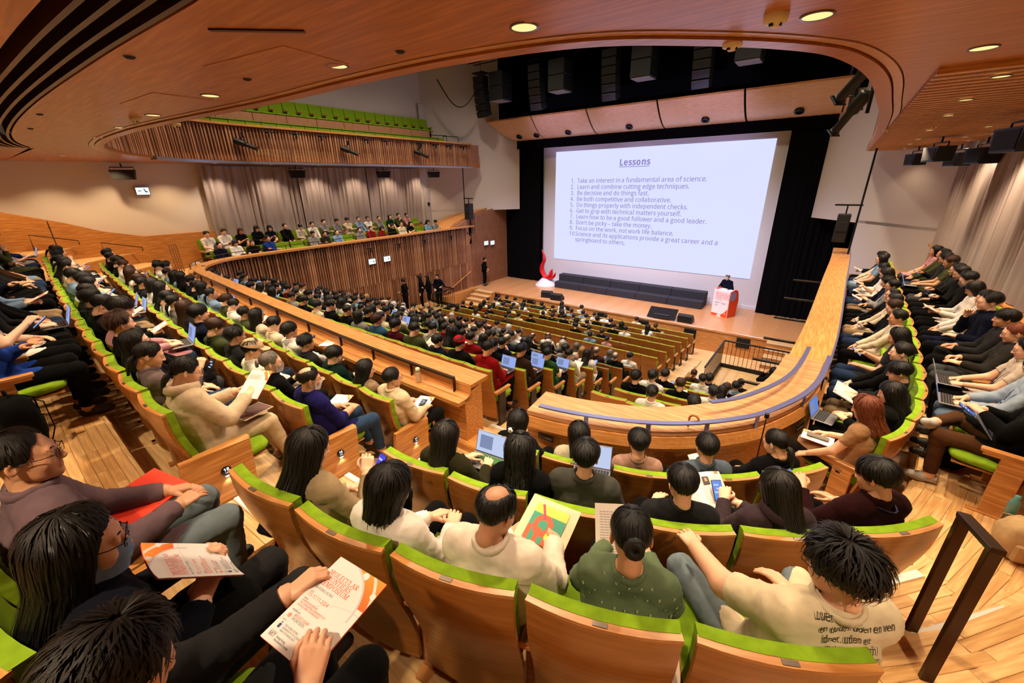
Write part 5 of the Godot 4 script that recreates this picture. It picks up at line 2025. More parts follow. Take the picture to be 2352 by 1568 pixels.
func make_hair(style: String, hi: bool, seed_: int) -> MB:
	var st: Dictionary = HAIR[style]
	var b := MB.new()
	var na := 88 if hi else 30
	var nv := 22 if hi else 11
	var rough: float = st.rough
	var wavy := style == "wavy"
	var r := RandomNumberGenerator.new()
	r.seed = 991 + seed_
	var rows := []
	var inner := []
	for i in nv + 1:
		var t := float(i) / nv
		var row := PackedVector3Array()
		var row2 := PackedVector3Array()
		for j in na + 1:
			var phi := -PI + TAU * (j % na) / na
			var clump := noise.get_noise_2d(cos(phi) * 7.0 + seed_, sin(phi) * 7.0 + t * 1.2)
			var fine := noise.get_noise_2d(cos(phi) * 26.0, sin(phi) * 26.0 + seed_)
			var blob := noise.get_noise_3d(cos(phi) * 3.5 * sin(t * 1.6), t * 4.5 + seed_, sin(phi) * 3.5 * sin(t * 1.6))
			var lift := rough * (0.5 * clump + 0.35 * fine + (1.1 if style == "curly" else 0.35) * blob) * smoothstep(0.0, 0.25, t)
			if style == "balding" and t < 0.5:
				lift -= 0.030 * (1.0 - smoothstep(0.22 + 0.08 * clump, 0.46, t))
			var p := strand(st, phi, t, lift, 0.10 * st.hang * clump + 0.12 * st.hang * fine)
			if wavy and t > 0.5:
				p += Vector3(sin(p.y * 62.0 + clump * 4.0), 0, cos(p.y * 55.0 + fine * 5.0)) * 0.009 * smoothstep(0.5, 0.7, t)
			row.append(p)
			var cc := Vector3(0, p.y, 0.012)
			row2.append(p.lerp(cc, 0.10) if t > 0.3 else p.lerp(Vector3(0, 0.02, 0.01), 0.06))
		rows.append(row)
		inner.append(row2)
	b.grid(rows, true, false)
	b.grid(inner, true, true)
	for j in na:
		b.quad(rows[nv][j], rows[nv][j + 1], inner[nv][j + 1], inner[nv][j])
	# loose locks
	var locks := (700 if style in ["curly", "spiky"] else 420) if hi else 50
	for q in locks:
		var phi := r.randf_range(-PI, PI)
		var t0 := r.randf_range(0.05, 0.75)
		var ln := r.randf_range(0.2, 0.42)
		if style == "balding":
			t0 = r.randf_range(0.36, 0.7)
			ln = 0.25
		var stick := r.randf_range(0.0005, 0.004) + (r.randf_range(0.0, 0.020) if style in ["curly", "spiky"] else 0.0)
		var wv := r.randf_range(0.004, 0.009) if hi else 0.014
		var tw := r.randf_range(-0.12, 0.12) * (3.0 if style in ["curly", "spiky"] else 1.0)
		var jit := r.randf_range(-0.02, 0.03) * (1.0 if st.hang > 0 else 0.0)
		var pl := PackedVector3Array()
		var pr := PackedVector3Array()
		for s in 5:
			var a := s / 4.0
			var t := minf(t0 + ln * a, 1.0)
			var over := maxf(t0 + ln * a - 1.0, 0.0)
			var ph := phi + tw * a
			var p := strand(st, ph, t, rough * 0.45 + stick * (0.3 + a), jit)
			if over > 0.0:
				p += Vector3(0, -0.07 * over, 0)
			var w := wv * (1.0 - a * a) * (0.35 + minf(a * 4.0, 0.65)) + 0.0004
			var sd := Vector3(cos(ph), 0, sin(ph))
			pl.append(p - sd * w * 0.5)
			pr.append(p + sd * w * 0.5)
		b.grid([pl, pr], false, false)
	if style == "tied":
		pass
	return b

func bun_mesh(kind: String) -> MB:
	var b := MB.new()
	if kind == "bun":
		var path := []
		for k in 20:
			var a := k / 19.0 * TAU * 1.6
			var rr := 0.028 - 0.010 * k / 19.0
			path.append(Vector3(cos(a) * rr, 0.0 + sin(a) * rr, 0.125 + 0.016 * k / 19.0))
		b.tube(path, [0.012, 0.02, 0.021, 0.021, 0.021, 0.021, 0.02, 0.02, 0.019, 0.018, 0.018, 0.017, 0.016, 0.016, 0.015, 0.014, 0.012, 0.010, 0.006, 0.002], 8)
	else:
		var path := []
		var rad := []
		for k in 14:
			var a := k / 13.0
			path.append(Vector3(0.012 * sin(a * 5.0), -0.03 - 0.16 * a * a - 0.03 * a, 0.088 + 0.034 * sin(a * 2.6)))
			rad.append(0.012 + 0.016 * sin(PI * minf(a + 0.12, 1.0)) * (1.0 - 0.4 * a))
		b.tube(path, rad, 10)
	return b

func glasses_mesh() -> MB:
	var b := MB.new()
	for s in [-1.0, 1.0]:
		var ring := []
		for k in 17:
			var a := TAU * k / 16
			ring.append(Vector3(s * 0.033 + cos(a) * 0.024, 0.002 + sin(a) * 0.019, -0.108 + 0.004 * absf(cos(a))))
		b.tube(ring, [0.0014], 5, false)
		b.tube([Vector3(s * 0.056, 0.006, -0.104), Vector3(s * 0.078, 0.008, -0.07), Vector3(s * 0.081, 0.006, 0.012), Vector3(s * 0.079, -0.012, 0.03)], [0.0016], 5)
	b.tube([Vector3(-0.010, 0.006, -0.109), Vector3(0, 0.009, -0.112), Vector3(0.010, 0.006, -0.109)], [0.0014], 5)
	return b

func mask_mesh() -> MB:
	var b := MB.new()
	var rows := []
	for i in 9:
		var v := i / 8.0
		var row := PackedVector3Array()
		for j in 13:
			var u := 2.0 * j / 12.0 - 1.0
			var y := lerpf(-0.008, -0.112, v)
			var front := -0.122 + 0.012 * absf(v - 0.35) * 2.0
			var z := lerpf(front, -0.035, pow(absf(u), 1.9))
			var pleat := 0.002 * sin(v * 22.0)
			row.append(Vector3(u * (0.072 - 0.012 * v), y + 0.008 * u * u * (v - 0.5), z - pleat))
		rows.append(row)
	b.grid(rows, false, true)
	b.grid(rows, false, false)
	for s in [-1.0, 1.0]:
		b.tube([Vector3(s * 0.072, -0.012, -0.035), Vector3(s * 0.083, 0.01, 0.01), Vector3(s * 0.085, -0.02, 0.03), Vector3(s * 0.062, -0.1, -0.03)], [0.0015], 4)
	return b

func cap_mesh(kind: String) -> MB:
	var b := MB.new()
	var rows := []
	for i in 9:
		var e := PI / 2 - (PI / 2 - 0.18) * i / 8.0
		var row := PackedVector3Array()
		for j in 25:
			var ph := TAU * j / 24.0
			var d := Vector3(cos(e) * sin(ph), sin(e), -cos(e) * cos(ph))
			row.append(skull(d, 0.026 + (0.012 if kind == "beret" else 0.0) * sin(e * 2.0)))
		rows.append(row)
	b.grid(rows, true, false)
	if kind == "cap":
		var r0 := PackedVector3Array()
		var r1 := PackedVector3Array()
		var r2 := PackedVector3Array()
		for j in 11:
			var ph := lerpf(-0.95, 0.95, j / 10.0)
			var base := skull(Vector3(cos(0.18) * sin(ph), sin(0.18), -cos(0.18) * cos(ph)), 0.024)
			var out := base + Vector3(sin(ph) * 0.02, -0.012 - 0.012 * ph * ph, -0.075 * cos(ph))
			r0.append(base)
			r1.append(out)
			r2.append(base + Vector3(0, -0.004, 0))
		b.grid([r0, r1])
		b.grid([r1, r2])
	return b

# ---------------------------------------------------------------- figures
# pose keys: lean, twist, yaw, pitch (head), hl / hr (hand targets), cross, stand, wide (shoulders), bulk, sleeve ("long", "short"), leg ("long", "short", "skirt"), grip
func figure(ps: Dictionary, cell: float, hi: bool) -> Dictionary:
	var lean: float = ps.get("lean", 0.24)
	var stand: bool = ps.get("stand", false)
	var wide: float = ps.get("wide", 0.168)
	var bulk: float = ps.get("bulk", 0.0)
	var side: float = ps.get("side", 0.0)
	var hc := Vector3(0, 0.555, -0.31)
	if stand:
		hc = Vector3(0, 0.93, 0)
		lean = ps.get("lean", 0.03)
	var sp := Vector3(side, cos(lean), sin(lean)).normalized()
	var twist := Basis(sp, ps.get("twist", 0.0))
	var rt := twist * Vector3.RIGHT
	var hip := [hc + Vector3(-0.088, 0, 0), hc + Vector3(0.088, 0, 0)]
	var wa := hc + sp * 0.16
	var ch := hc + sp * 0.32
	var shc := hc + sp * 0.455
	var slump: float = ps.get("slump", 0.03)
	ch += Vector3(0, 0, slump * 0.6)
	var fwd := (sp.cross(rt)).normalized() * -1.0
	if fwd.z > 0:
		fwd = -fwd
	shc += fwd * slump
	var sh := [shc - rt * wide, shc + rt * wide]
	var nk := shc + sp * 0.055
	var hy: float = ps.get("yaw", 0.0)
	var hp: float = ps.get("pitch", -0.15)
	var hb := Basis(Vector3.UP, hy) * Basis(Vector3.RIGHT, hp) * Basis(Vector3.BACK, ps.get("roll", 0.0))
	var nd := (sp * 0.6 + Vector3(0, 0.75, 0) + fwd * 0.28).normalized()
	var hd := nk + nd * 0.10 + hb * Vector3(0, 0.068, -0.012)
	# legs
	var knee := []
	var ank := []
	var toe := []
	for s in 2:
		var sg := -1.0 if s == 0 else 1.0
		if stand:
			knee.append(hip[s] + Vector3(sg * 0.02, -0.43, -0.02))
			ank.append(Vector3(sg * 0.11, 0.085, 0.03))
			toe.append(Vector3(sg * 0.14, 0.03, -0.13))
		else:
			var kn := Vector3(sg * ps.get("spread", 0.12), 0.555, -0.335 - 0.43)
			var an := Vector3(sg * 0.12, 0.09, kn.z + ps.get("tuck", 0.04))
			if ps.get("cross", 0) == 1 and s == 1:
				kn = Vector3(-0.01, 0.665, -0.70)
				an = Vector3(-0.19, 0.32, -0.78)
			elif ps.get("cross", 0) == 2 and s == 1:
				kn = Vector3(0.28, 0.63, -0.335 - 0.34)
				an = Vector3(-0.08, 0.66, -0.335 - 0.50)
			knee.append(kn)
			ank.append(an)
			var td := Vector3(sg * 0.02, -0.045, -0.16)
			if ps.get("cross", 0) > 0 and s == 1:
				td = Vector3(-0.08, -0.06, -0.13) if ps.get("cross", 0) == 1 else Vector3(-0.14, 0.04, -0.06)
			toe.append(an + td)
	# arms
	var el := []
	var wr := []
	for s in 2:
		var sg := -1.0 if s == 0 else 1.0
		var tg: Vector3 = ps.get("hl" if s == 0 else "hr", Vector3(sg * 0.10, 0.66, -0.62))
		if stand and not ps.has("hl" if s == 0 else "hr"):
			tg = Vector3(sg * 0.24, 0.82, -0.06)
		var pole: Vector3 = ps.get("pl" if s == 0 else "pr", Vector3(sg * 0.55, -0.8, 0.35))
		var r := ik(sh[s], tg, 0.285, 0.245, pole)
		el.append(r[0])
		wr.append(r[1])
	var g := Blob.new()
	var lo := Vector3(9, 9, 9)
	var hi_ := Vector3(-9, -9, -9)
	for q in hip + knee + ank + toe + sh + el + wr + [nk, hd]:
		lo = lo.min(q)
		hi_ = hi_.max(q)
	g.setup(lo - Vector3.ONE * (0.17 + bulk), hi_ + Vector3.ONE * (0.17 + bulk), cell)
	var bl := bulk
	var tb: float = ps.get("belly", 0.0)
	g.bone(hip[0], hip[1], 0.118, 0.118, 1, 0.05)
	g.bone(hc + Vector3(0, 0.03, 0) - rt * 0.04, wa - rt * 0.045, 0.112, 0.100 + bl + tb, 1, 0.05)
	g.bone(hc + Vector3(0, 0.03, 0) + rt * 0.04, wa + rt * 0.045, 0.112, 0.100 + bl + tb, 1, 0.05)
	g.bone(wa - rt * 0.05, ch - rt * 0.065, 0.100 + bl + tb, 0.105 + bl, 0, 0.05)
	g.bone(wa + rt * 0.05, ch + rt * 0.065, 0.100 + bl + tb, 0.105 + bl, 0, 0.05)
	g.bone(ch - rt * 0.06, shc - rt * 0.08 - sp * 0.02, 0.105 + bl, 0.080 + bl * 0.6, 0, 0.05)
	g.bone(ch + rt * 0.06, shc + rt * 0.08 - sp * 0.02, 0.105 + bl, 0.080 + bl * 0.6, 0, 0.05)
	g.bone(sh[0] + rt * 0.02, sh[1] - rt * 0.02, 0.060 + bl * 0.6, 0.060 + bl * 0.6, 0, 0.04)
	g.bone(nk, sh[0], 0.05, 0.05 + bl * 0.5, 0, 0.035)
	g.bone(nk, sh[1], 0.05, 0.05 + bl * 0.5, 0, 0.035)
	if ps.get("bust", 0.0) > 0.0:
		for s in [-1.0, 1.0]:
			g.ell(ch + rt * s * 0.065 + fwd * 0.085, Vector3.ONE * ps.bust, 0, 0.04)
	g.bone(nk - nd * 0.02, nk + nd * 0.10, 0.054, 0.049, 4, 0.02)
	for s in 2:
		g.bone(sh[s], el[s], 0.055 + bl * 0.7, 0.045 + bl * 0.6, 10 + s, 0.03)
		g.bone(el[s], wr[s], 0.044 + bl * 0.5, (0.030 if ps.get("sleeve", "long") == "short" else 0.033) + bl * 0.35, 12 + s, 0.02)
		g.bone(hip[s], knee[s], 0.092, 0.066, 20 + s, 0.03)
		g.bone(knee[s], ank[s], 0.063, 0.046, 22 + s, 0.02)
		var td: Vector3 = toe[s] - ank[s]
		var heel: Vector3 = ank[s] + Vector3(0, -0.035, 0) - td.normalized() * 0.035
		g.bone(heel, ank[s] + td * 0.45 + Vector3(0, -0.018, 0), 0.040, 0.042, 24 + s, 0.02)
		g.bone(ank[s] + td * 0.4 + Vector3(0, -0.02, 0), toe[s], 0.043, 0.034, 24 + s, 0.02)
	if ps.get("leg", "long") == "skirt" and not stand:
		g.bone(hip[0].lerp(hip[1], 0.5), knee[0].lerp(knee[1], 0.5) + Vector3(0, -0.01, 0.05), 0.13, 0.11, 20, 0.06)
	var ex := g.extract()
	var vs: PackedVector3Array = ex[0]
	var ns: PackedVector3Array = ex[1]
	var ts: PackedByteArray = ex[2]
	var n := vs.size()
	var s_top := PackedFloat32Array()
	var s_bot := PackedFloat32Array()
	var s_shoe := PackedFloat32Array()
	s_top.resize(n)
	s_bot.resize(n)
	s_shoe.resize(n)
	var short: bool = ps.get("sleeve", "long") == "short"
	var scut: float = ps.get("cuff", 0.62 if short else 0.97)
	var leg: String = ps.get("leg", "long")
	var hem: float = ps.get("hem", 0.0)
	var coll: float = ps.get("collar", 0.05)
	for i in n:
		var p := vs[i]
		var t := ts[i]
		var a := -0.1
		var b := -0.1
		var f := -0.1
		match t:
			0: a = clampf(coll - (p - nk).dot(nd), -0.1, 0.1)
			1:
				a = (p - hc).dot(sp) - hem
				b = -a + 0.004
			4: a = clampf(coll - (p - nk).dot(nd), -0.1, 0.1)
			10, 11:
				var s := t - 10
				var u: float = (p - sh[s]).dot((el[s] - sh[s]).normalized()) / 0.285
				a = (scut - u) * 0.285 if short else 0.1
			12, 13:
				var s := t - 12
				var u: float = (p - el[s]).dot((wr[s] - el[s]).normalized()) / 0.245
				a = -0.1 if short else (scut - u) * 0.245
			20, 21:
				b = 0.1
				if leg == "short":
					var s := t - 20
					b = (0.80 - (p - hip[s]).dot((knee[s] - hip[s]).normalized()) / 0.43) * 0.43
			22, 23:
				var s := t - 22
				var len_: float = knee[s].distance_to(ank[s])
				var u: float = (p - knee[s]).dot((ank[s] - knee[s]).normalized()) / len_
				b = (0.90 - u) * len_ if leg == "long" else (-0.1 if leg == "short" else (0.12 - u) * len_)
			24, 25:
				f = 0.1
				var s := t - 24
				var up: float = (p - ank[s]).y
				if up > 0.0 and not (ps.get("cross", 0) == 2):
					f = 0.012 - up
		# a garment's lower hem over the thighs
		if t == 20 or t == 21:
			a = minf((p - hc).dot(sp) - hem, 0.05)
			if a > 0.0:
				b = -a
		s_top[i] = a
		s_bot[i] = b
		s_shoe[i] = f
	var out := {}
	var sd: float = ps.get("seed", 0.0)
	out.top = clipped(ex, s_top, 0.008, 0.007, sd)
	var cr := []
	var cx := nd.cross(rt).normalized()
	var hood: bool = ps.get("hood", false)
	for q in 17:
		var an := TAU * q / 16
		var back := maxf(-cos(an), 0.0)
		cr.append(nk + nd * (coll - 0.004 + (0.012 if hood else 0.0) * back) + rt * sin(an) * (0.066 + bulk * 0.5 + (0.02 if hood else 0.0)) + fwd * cos(an) * (0.064 + bulk * 0.5 + (0.035 if hood else 0.0) * back) - sp * 0.035 * maxf(cos(an), 0.0))
	out.top.tube(cr, [0.028 if hood else 0.013], 7, false, 1.5)
	out.bottom = clipped(ex, s_bot, 0.006, 0.005, sd + 50.0)
	out.shoes = []
	for q in 2:
		var one := s_shoe.duplicate()
		for i in n:
			if ts[i] != 24 + q:
				one[i] = -0.1
		out.shoes.append(clipped(ex, one, 0.006, 0.0, sd))
	# skin under the clothes lies a little inside
	for i in n:
		var m := maxf(s_top[i], maxf(s_bot[i], s_shoe[i]))
		if m > 0.0:
			vs[i] = vs[i] - ns[i] * 0.009 * minf(m / 0.012, 1.0)
	ex[0] = vs
	var body := to_mb(ex)
	var hxf := Transform3D(hb.scaled(Vector3.ONE * ps.get("head", 1.0)), hd)
	body.add(head_hi if hi else head_lo, hxf)
	out.head = hxf
	out.wrists = []
	for s in 2:
		var sg := -1.0 if s == 0 else 1.0
		var fd: Vector3 = (wr[s] - el[s]).normalized()
		var want: Vector3 = ps.get("fl" if s == 0 else "fr", fd)
		fd = (fd * 0.45 + want.normalized() * 0.75).normalized()
		var up: Vector3 = ps.get("ul" if s == 0 else "ur", Vector3(sg * 0.25, 1, 0))
		var bs := Basis.looking_at(fd, up)
		if s == 0:
			bs = bs * Basis.from_scale(Vector3(-1, 1, 1))
		var xf := Transform3D(bs, wr[s] + fd * 0.012)
		body.add(hands[(ps.get("grip_l" if s == 0 else "grip_r", "relaxed")) + ("" if hi else "_lo")], xf)
		out.wrists.append(Transform3D(Basis.looking_at(fd, up), wr[s]))
	out.body = body
	out.chest = Transform3D(Basis(rt, sp, rt.cross(sp)), ch)
	out.neck = nk
	out.fwd = fwd
	return out

# ---------------------------------------------------------------- the audience
var figs := []
var fig_specs := []
var fig_meshes := []
var hair_hi := {}
var hair_lo := {}
var extra_meshes := {}
var n_people := 0
var crowd := {}      # overflow of far people: "figure:part" -> transforms and colours

func _fig_task(i: int) -> void:
	figs[i] = figure(fig_specs[i][0], fig_specs[i][1], fig_specs[i][2])

func skin_mat(k: int) -> StandardMaterial3D:
	var key := "skin_%d" % k
	if mats.has(key):
		return mats[key]
	var m := flat(key, [Color(0.86, 0.66, 0.54), Color(0.78, 0.57, 0.44), Color(0.90, 0.72, 0.62), Color(0.52, 0.34, 0.25)][k], 0.5)
	m.vertex_color_use_as_albedo = true
	m.subsurf_scatter_enabled = true
	m.subsurf_scatter_strength = 0.15
	return m

func hair_mat(key: String) -> StandardMaterial3D:
	var id := "hair_" + key
	if mats.has(id):
		return mats[id]
	var c: Color = {"black": Color(0.045, 0.038, 0.036), "soft_black": Color(0.075, 0.058, 0.05), "brown": Color(0.22, 0.12, 0.075), "auburn": Color(0.42, 0.20, 0.10), "grey": Color(0.42, 0.39, 0.36), "white": Color(0.74, 0.72, 0.70), "blond": Color(0.66, 0.48, 0.28)}[key]
	var m := flat(id, c, 0.44)
	m.metallic_specular = 0.4
	m.normal_enabled = true
	m.normal_texture = noise_tex("hair_streaks", 0.03, 77, [], 256, 3, true, 9.0)
	m.normal_scale = 1.0
	m.uv1_scale = Vector3(9.0, 0.25, 1.0)
	return m

func extra_mesh(key: String) -> ArrayMesh:
	if not extra_meshes.has(key):
		var b: MB
		match key:
			"glasses": b = glasses_mesh()
			"mask": b = mask_mesh()
			"bun", "tail": b = bun_mesh(key)
			"cap", "beret": b = cap_mesh(key)
			"eyes":
				b = MB.new()
				for s in [-1.0, 1.0]:
					var rows := []
					for i in 9:
						var row := PackedVector3Array()
						for j in 13:
							var th := PI * i / 8.0
							var ph := TAU * j / 12.0
							row.append(Vector3(s * 0.031, 0.0025, -0.0842) + Vector3(sin(th) * cos(ph), sin(th) * sin(ph) * 0.62, -cos(th)) * 0.0128)
						rows.append(row)
					b.grid(rows, true, true)
				b.col.resize(b.v.size())
				for i in b.v.size():
					var dz := (b.v[i] - Vector3(signf(b.v[i].x) * 0.031, 0.0025, -0.0842)).normalized()
					b.col[i] = Color(0.02, 0.015, 0.01) if dz.z < -0.86 else Color(0.75, 0.72, 0.70)
			"brows":
				b = MB.new()
				for s in [-1.0, 1.0]:
					b.tube([Vector3(s * 0.012, 0.024, -0.094), Vector3(s * 0.030, 0.030, -0.092), Vector3(s * 0.048, 0.024, -0.080)], [0.0022, 0.0032, 0.0012], 5)
		extra_meshes[key] = b.mesh()
	return extra_meshes[key]

func lanyard_mesh(f: Dictionary) -> ArrayMesh:
	var b := MB.new()
	var c: Transform3D = f.chest
	for s in [-1.0, 1.0]:
		var path := []
		for k in 9:
			var a := k / 8.0
			var p := c * Vector3(s * (0.085 - 0.075 * a * a), 0.20 - 0.33 * a, -0.05 - 0.10 * sin(minf(a * 2.2, 1.57)))
			path.append(p)
		b.tube(path, [0.007], 4, false, 0.3)
	var nb := []
	for k in 7:
		var a := -1.0 + 2.0 * k / 6.0
		nb.append(c * Vector3(a * 0.085, 0.20 + 0.03 * (1.0 - a * a), -0.05 + 0.115 * (1.0 - a * a)))
	b.tube(nb, [0.007], 4, false, 0.3)
	b.box(c * Vector3(0, -0.17, -0.155), Vector3(0.07, 0.10, 0.004), 0.0, c.basis)
	return b.mesh()

# builds one person from figure i: colours by name, extras as a list of words
func person(i: int, hair: String, cols: Dictionary, label: String, group: String, at: Vector3, turn: float, extras := [], sc := 1.0, far := false) -> Node3D:
	var m: Dictionary = fig_meshes[i]
	var o := thing("person", label, "person", at, turn, group)
	o.scale = Vector3.ONE * sc
	n_people += 1
	obj("body", m.body, skin_mat(cols.get("skin", 0)), o)
	var tname: String = cols.get("top_name", "shirt")
	obj(tname, m.top, cols.top, o)
	obj(cols.get("bottom_name", "trousers"), m.bottom, cols.bottom, o)
	if not far:
		for q in 2:
			obj("shoe", m.shoes[q], cols.get("shoes", flat("shoe_dark", Color(0.08, 0.07, 0.07), 0.6)), o)
	var hx: Transform3D = figs[i].head
	if hair != "bald":
		var hs: ArrayMesh = (hair_lo if far else hair_hi)[hair]
		var h := obj("hair", hs, hair_mat(cols.get("hair", "black")), o)
		h.transform = hx
	if not far:
		extras = extras + ["eyes", "brows"]
	for e in extras:
		var q: PackedStringArray = str(e).split(":")
		if q[0] == "lanyard":
			obj("lanyard", lanyard_mesh(figs[i]), flat("lanyard_blue", Color(0.06, 0.08, 0.25), 0.6), o)
			continue
		var mt: Material = hair_mat(cols.get("hair", "black"))
		match q[0]:
			"glasses": mt = flat("glasses_frame", Color(0.10, 0.09, 0.09), 0.3, 0.4)
			"mask": mt = flat("mask_" + q[1], Color(0.64, 0.78, 0.95) if q[1] == "blue" else Color(0.88, 0.88, 0.90), 0.8)
			"cap", "beret": mt = cloth("cap_" + q[1], {"red": Color(0.70, 0.05, 0.08), "beige": Color(0.74, 0.62, 0.48), "navy": Color(0.10, 0.14, 0.24), "grey": Color(0.20, 0.20, 0.21), "white": Color(0.80, 0.77, 0.70)}[q[1]])
			"eyes":
				mt = flat("eyes", Color(1, 1, 1), 0.2)
				mt.vertex_color_use_as_albedo = true
		var x := obj({"bun": "hair_bun", "tail": "ponytail", "brows": "eyebrows", "mask": "face_mask"}.get(q[0], q[0]), extra_mesh(q[0]), mt, o)
		x.transform = hx
	return o

var TOPS := [["black", Color(0.035, 0.035, 0.04), 22], ["dark grey", Color(0.13, 0.13, 0.14), 10], ["navy", Color(0.05, 0.07, 0.15), 10], ["white", Color(0.88, 0.86, 0.84), 17], ["cream", Color(0.82, 0.76, 0.66), 9], ["light grey", Color(0.50, 0.49, 0.49), 7], ["pale blue", Color(0.48, 0.58, 0.70), 5], ["brown", Color(0.24, 0.16, 0.11), 4], ["olive", Color(0.24, 0.26, 0.15), 4], ["dark green", Color(0.06, 0.20, 0.15), 3], ["red", Color(0.50, 0.06, 0.08), 3], ["blue", Color(0.10, 0.22, 0.55), 3], ["pink", Color(0.74, 0.52, 0.55), 3]]
var BOTTOMS := [["black", Color(0.03, 0.03, 0.035), 40], ["blue denim", Color(0.14, 0.20, 0.31), 22], ["grey", Color(0.22, 0.22, 0.23), 15], ["beige", Color(0.58, 0.48, 0.36), 14], ["pale denim", Color(0.40, 0.47, 0.54), 9]]

func pick(list: Array, r: RandomNumberGenerator) -> Array:
	var tot := 0
	for q in list:
		tot += int(q[2])
	var x := r.randi() % tot
	for q in list:
		x -= int(q[2])
		if x < 0:
			return q
	return list[0]

func top_mat(c: Array) -> StandardMaterial3D:
	return cloth("top_" + str(c[0]).replace(" ", "_"), c[1])
func bottom_mat(c: Array) -> StandardMaterial3D:
	return cloth("bottom_" + str(c[0]).replace(" ", "_"), c[1])

const MEN := ["short", "short", "fringe", "fringe", "crop", "spiky"]
const WOMEN := ["long", "long", "longer", "bob", "tied", "tied_tail", "wavy"]
const HAIR_WORDS := {"short": "short", "fringe": "fringed short", "crop": "cropped", "spiky": "spiky", "curly": "curly", "long": "long straight", "longer": "very long", "bob": "bobbed", "tied": "tied-up", "tied_tail": "ponytailed", "wavy": "long wavy", "balding": "thinning"}

func seat_at(zone: String, row: String, k: int) -> Dictionary:
	for s in seats:
		if s.zone == zone and s.row == row and s.k == k:
			return s
	return {}

# poses shared by the wider audience; index -> [pose, female]
func shared_poses() -> Array:
	var F := {"wide": 0.148, "bust": 0.05}
	var P := [
		[{}, 0], [{"pitch": -0.05, "yaw": 0.15, "spread": 0.16}, 0],
		[{"hl": Vector3(-0.09, 0.78, -0.60), "hr": Vector3(0.09, 0.78, -0.60), "pitch": -0.5, "grip_l": "grip", "grip_r": "grip"}, 0],
		[{"hr": Vector3(0.06, 0.86, -0.55), "hl": Vector3(-0.06, 0.70, -0.55), "pitch": -0.45, "grip_r": "grip"}, 0],
		[{"hl": Vector3(0.12, 0.86, -0.50), "hr": Vector3(-0.10, 0.82, -0.54), "lean": 0.3, "spread": 0.2}, 0],
		[{"hr": Vector3(0.05, 1.00, -0.46), "hl": Vector3(-0.05, 0.72, -0.5), "pr": Vector3(0.3, -1, -0.2), "grip_r": "grip", "pitch": -0.2, "lean": 0.12}, 0],
		[{"hl": Vector3(-0.11, 0.73, -0.62), "hr": Vector3(0.11, 0.73, -0.62), "pitch": -0.38, "lean": 0.1}, 0],
		[{"cross": 1, "hl": Vector3(-0.05, 0.74, -0.6), "hr": Vector3(0.06, 0.76, -0.58), "pitch": -0.1}, 0],
		[{"pitch": -0.08}, 1], [{"hl": Vector3(-0.09, 0.78, -0.58), "hr": Vector3(0.09, 0.78, -0.58), "pitch": -0.5, "grip_l": "grip", "grip_r": "grip"}, 1],
		[{"hr": Vector3(0.05, 0.88, -0.54), "hl": Vector3(-0.05, 0.72, -0.55), "pitch": -0.42, "grip_r": "grip", "sleeve": "short"}, 1],
		[{"cross": 1, "yaw": -0.15, "pitch": -0.06}, 1],
		[{"sleeve": "short", "pitch": -0.12, "lean": 0.14, "leg": "skirt"}, 1],
		[{"sleeve": "short", "hl": Vector3(-0.11, 0.73, -0.60), "hr": Vector3(0.11, 0.73, -0.60), "pitch": -0.36}, 0],
	]
	var o := []
	var k := 0
	for p in P:
		var d: Dictionary = p[0]
		if p[1]:
			d.merge(F)
		d.seed = 3.7 * k
		k += 1
		o.append([d, p[1]])
	return o

func C(r: float, g: float, b: float) -> Color:
	return Color(r, g, b)

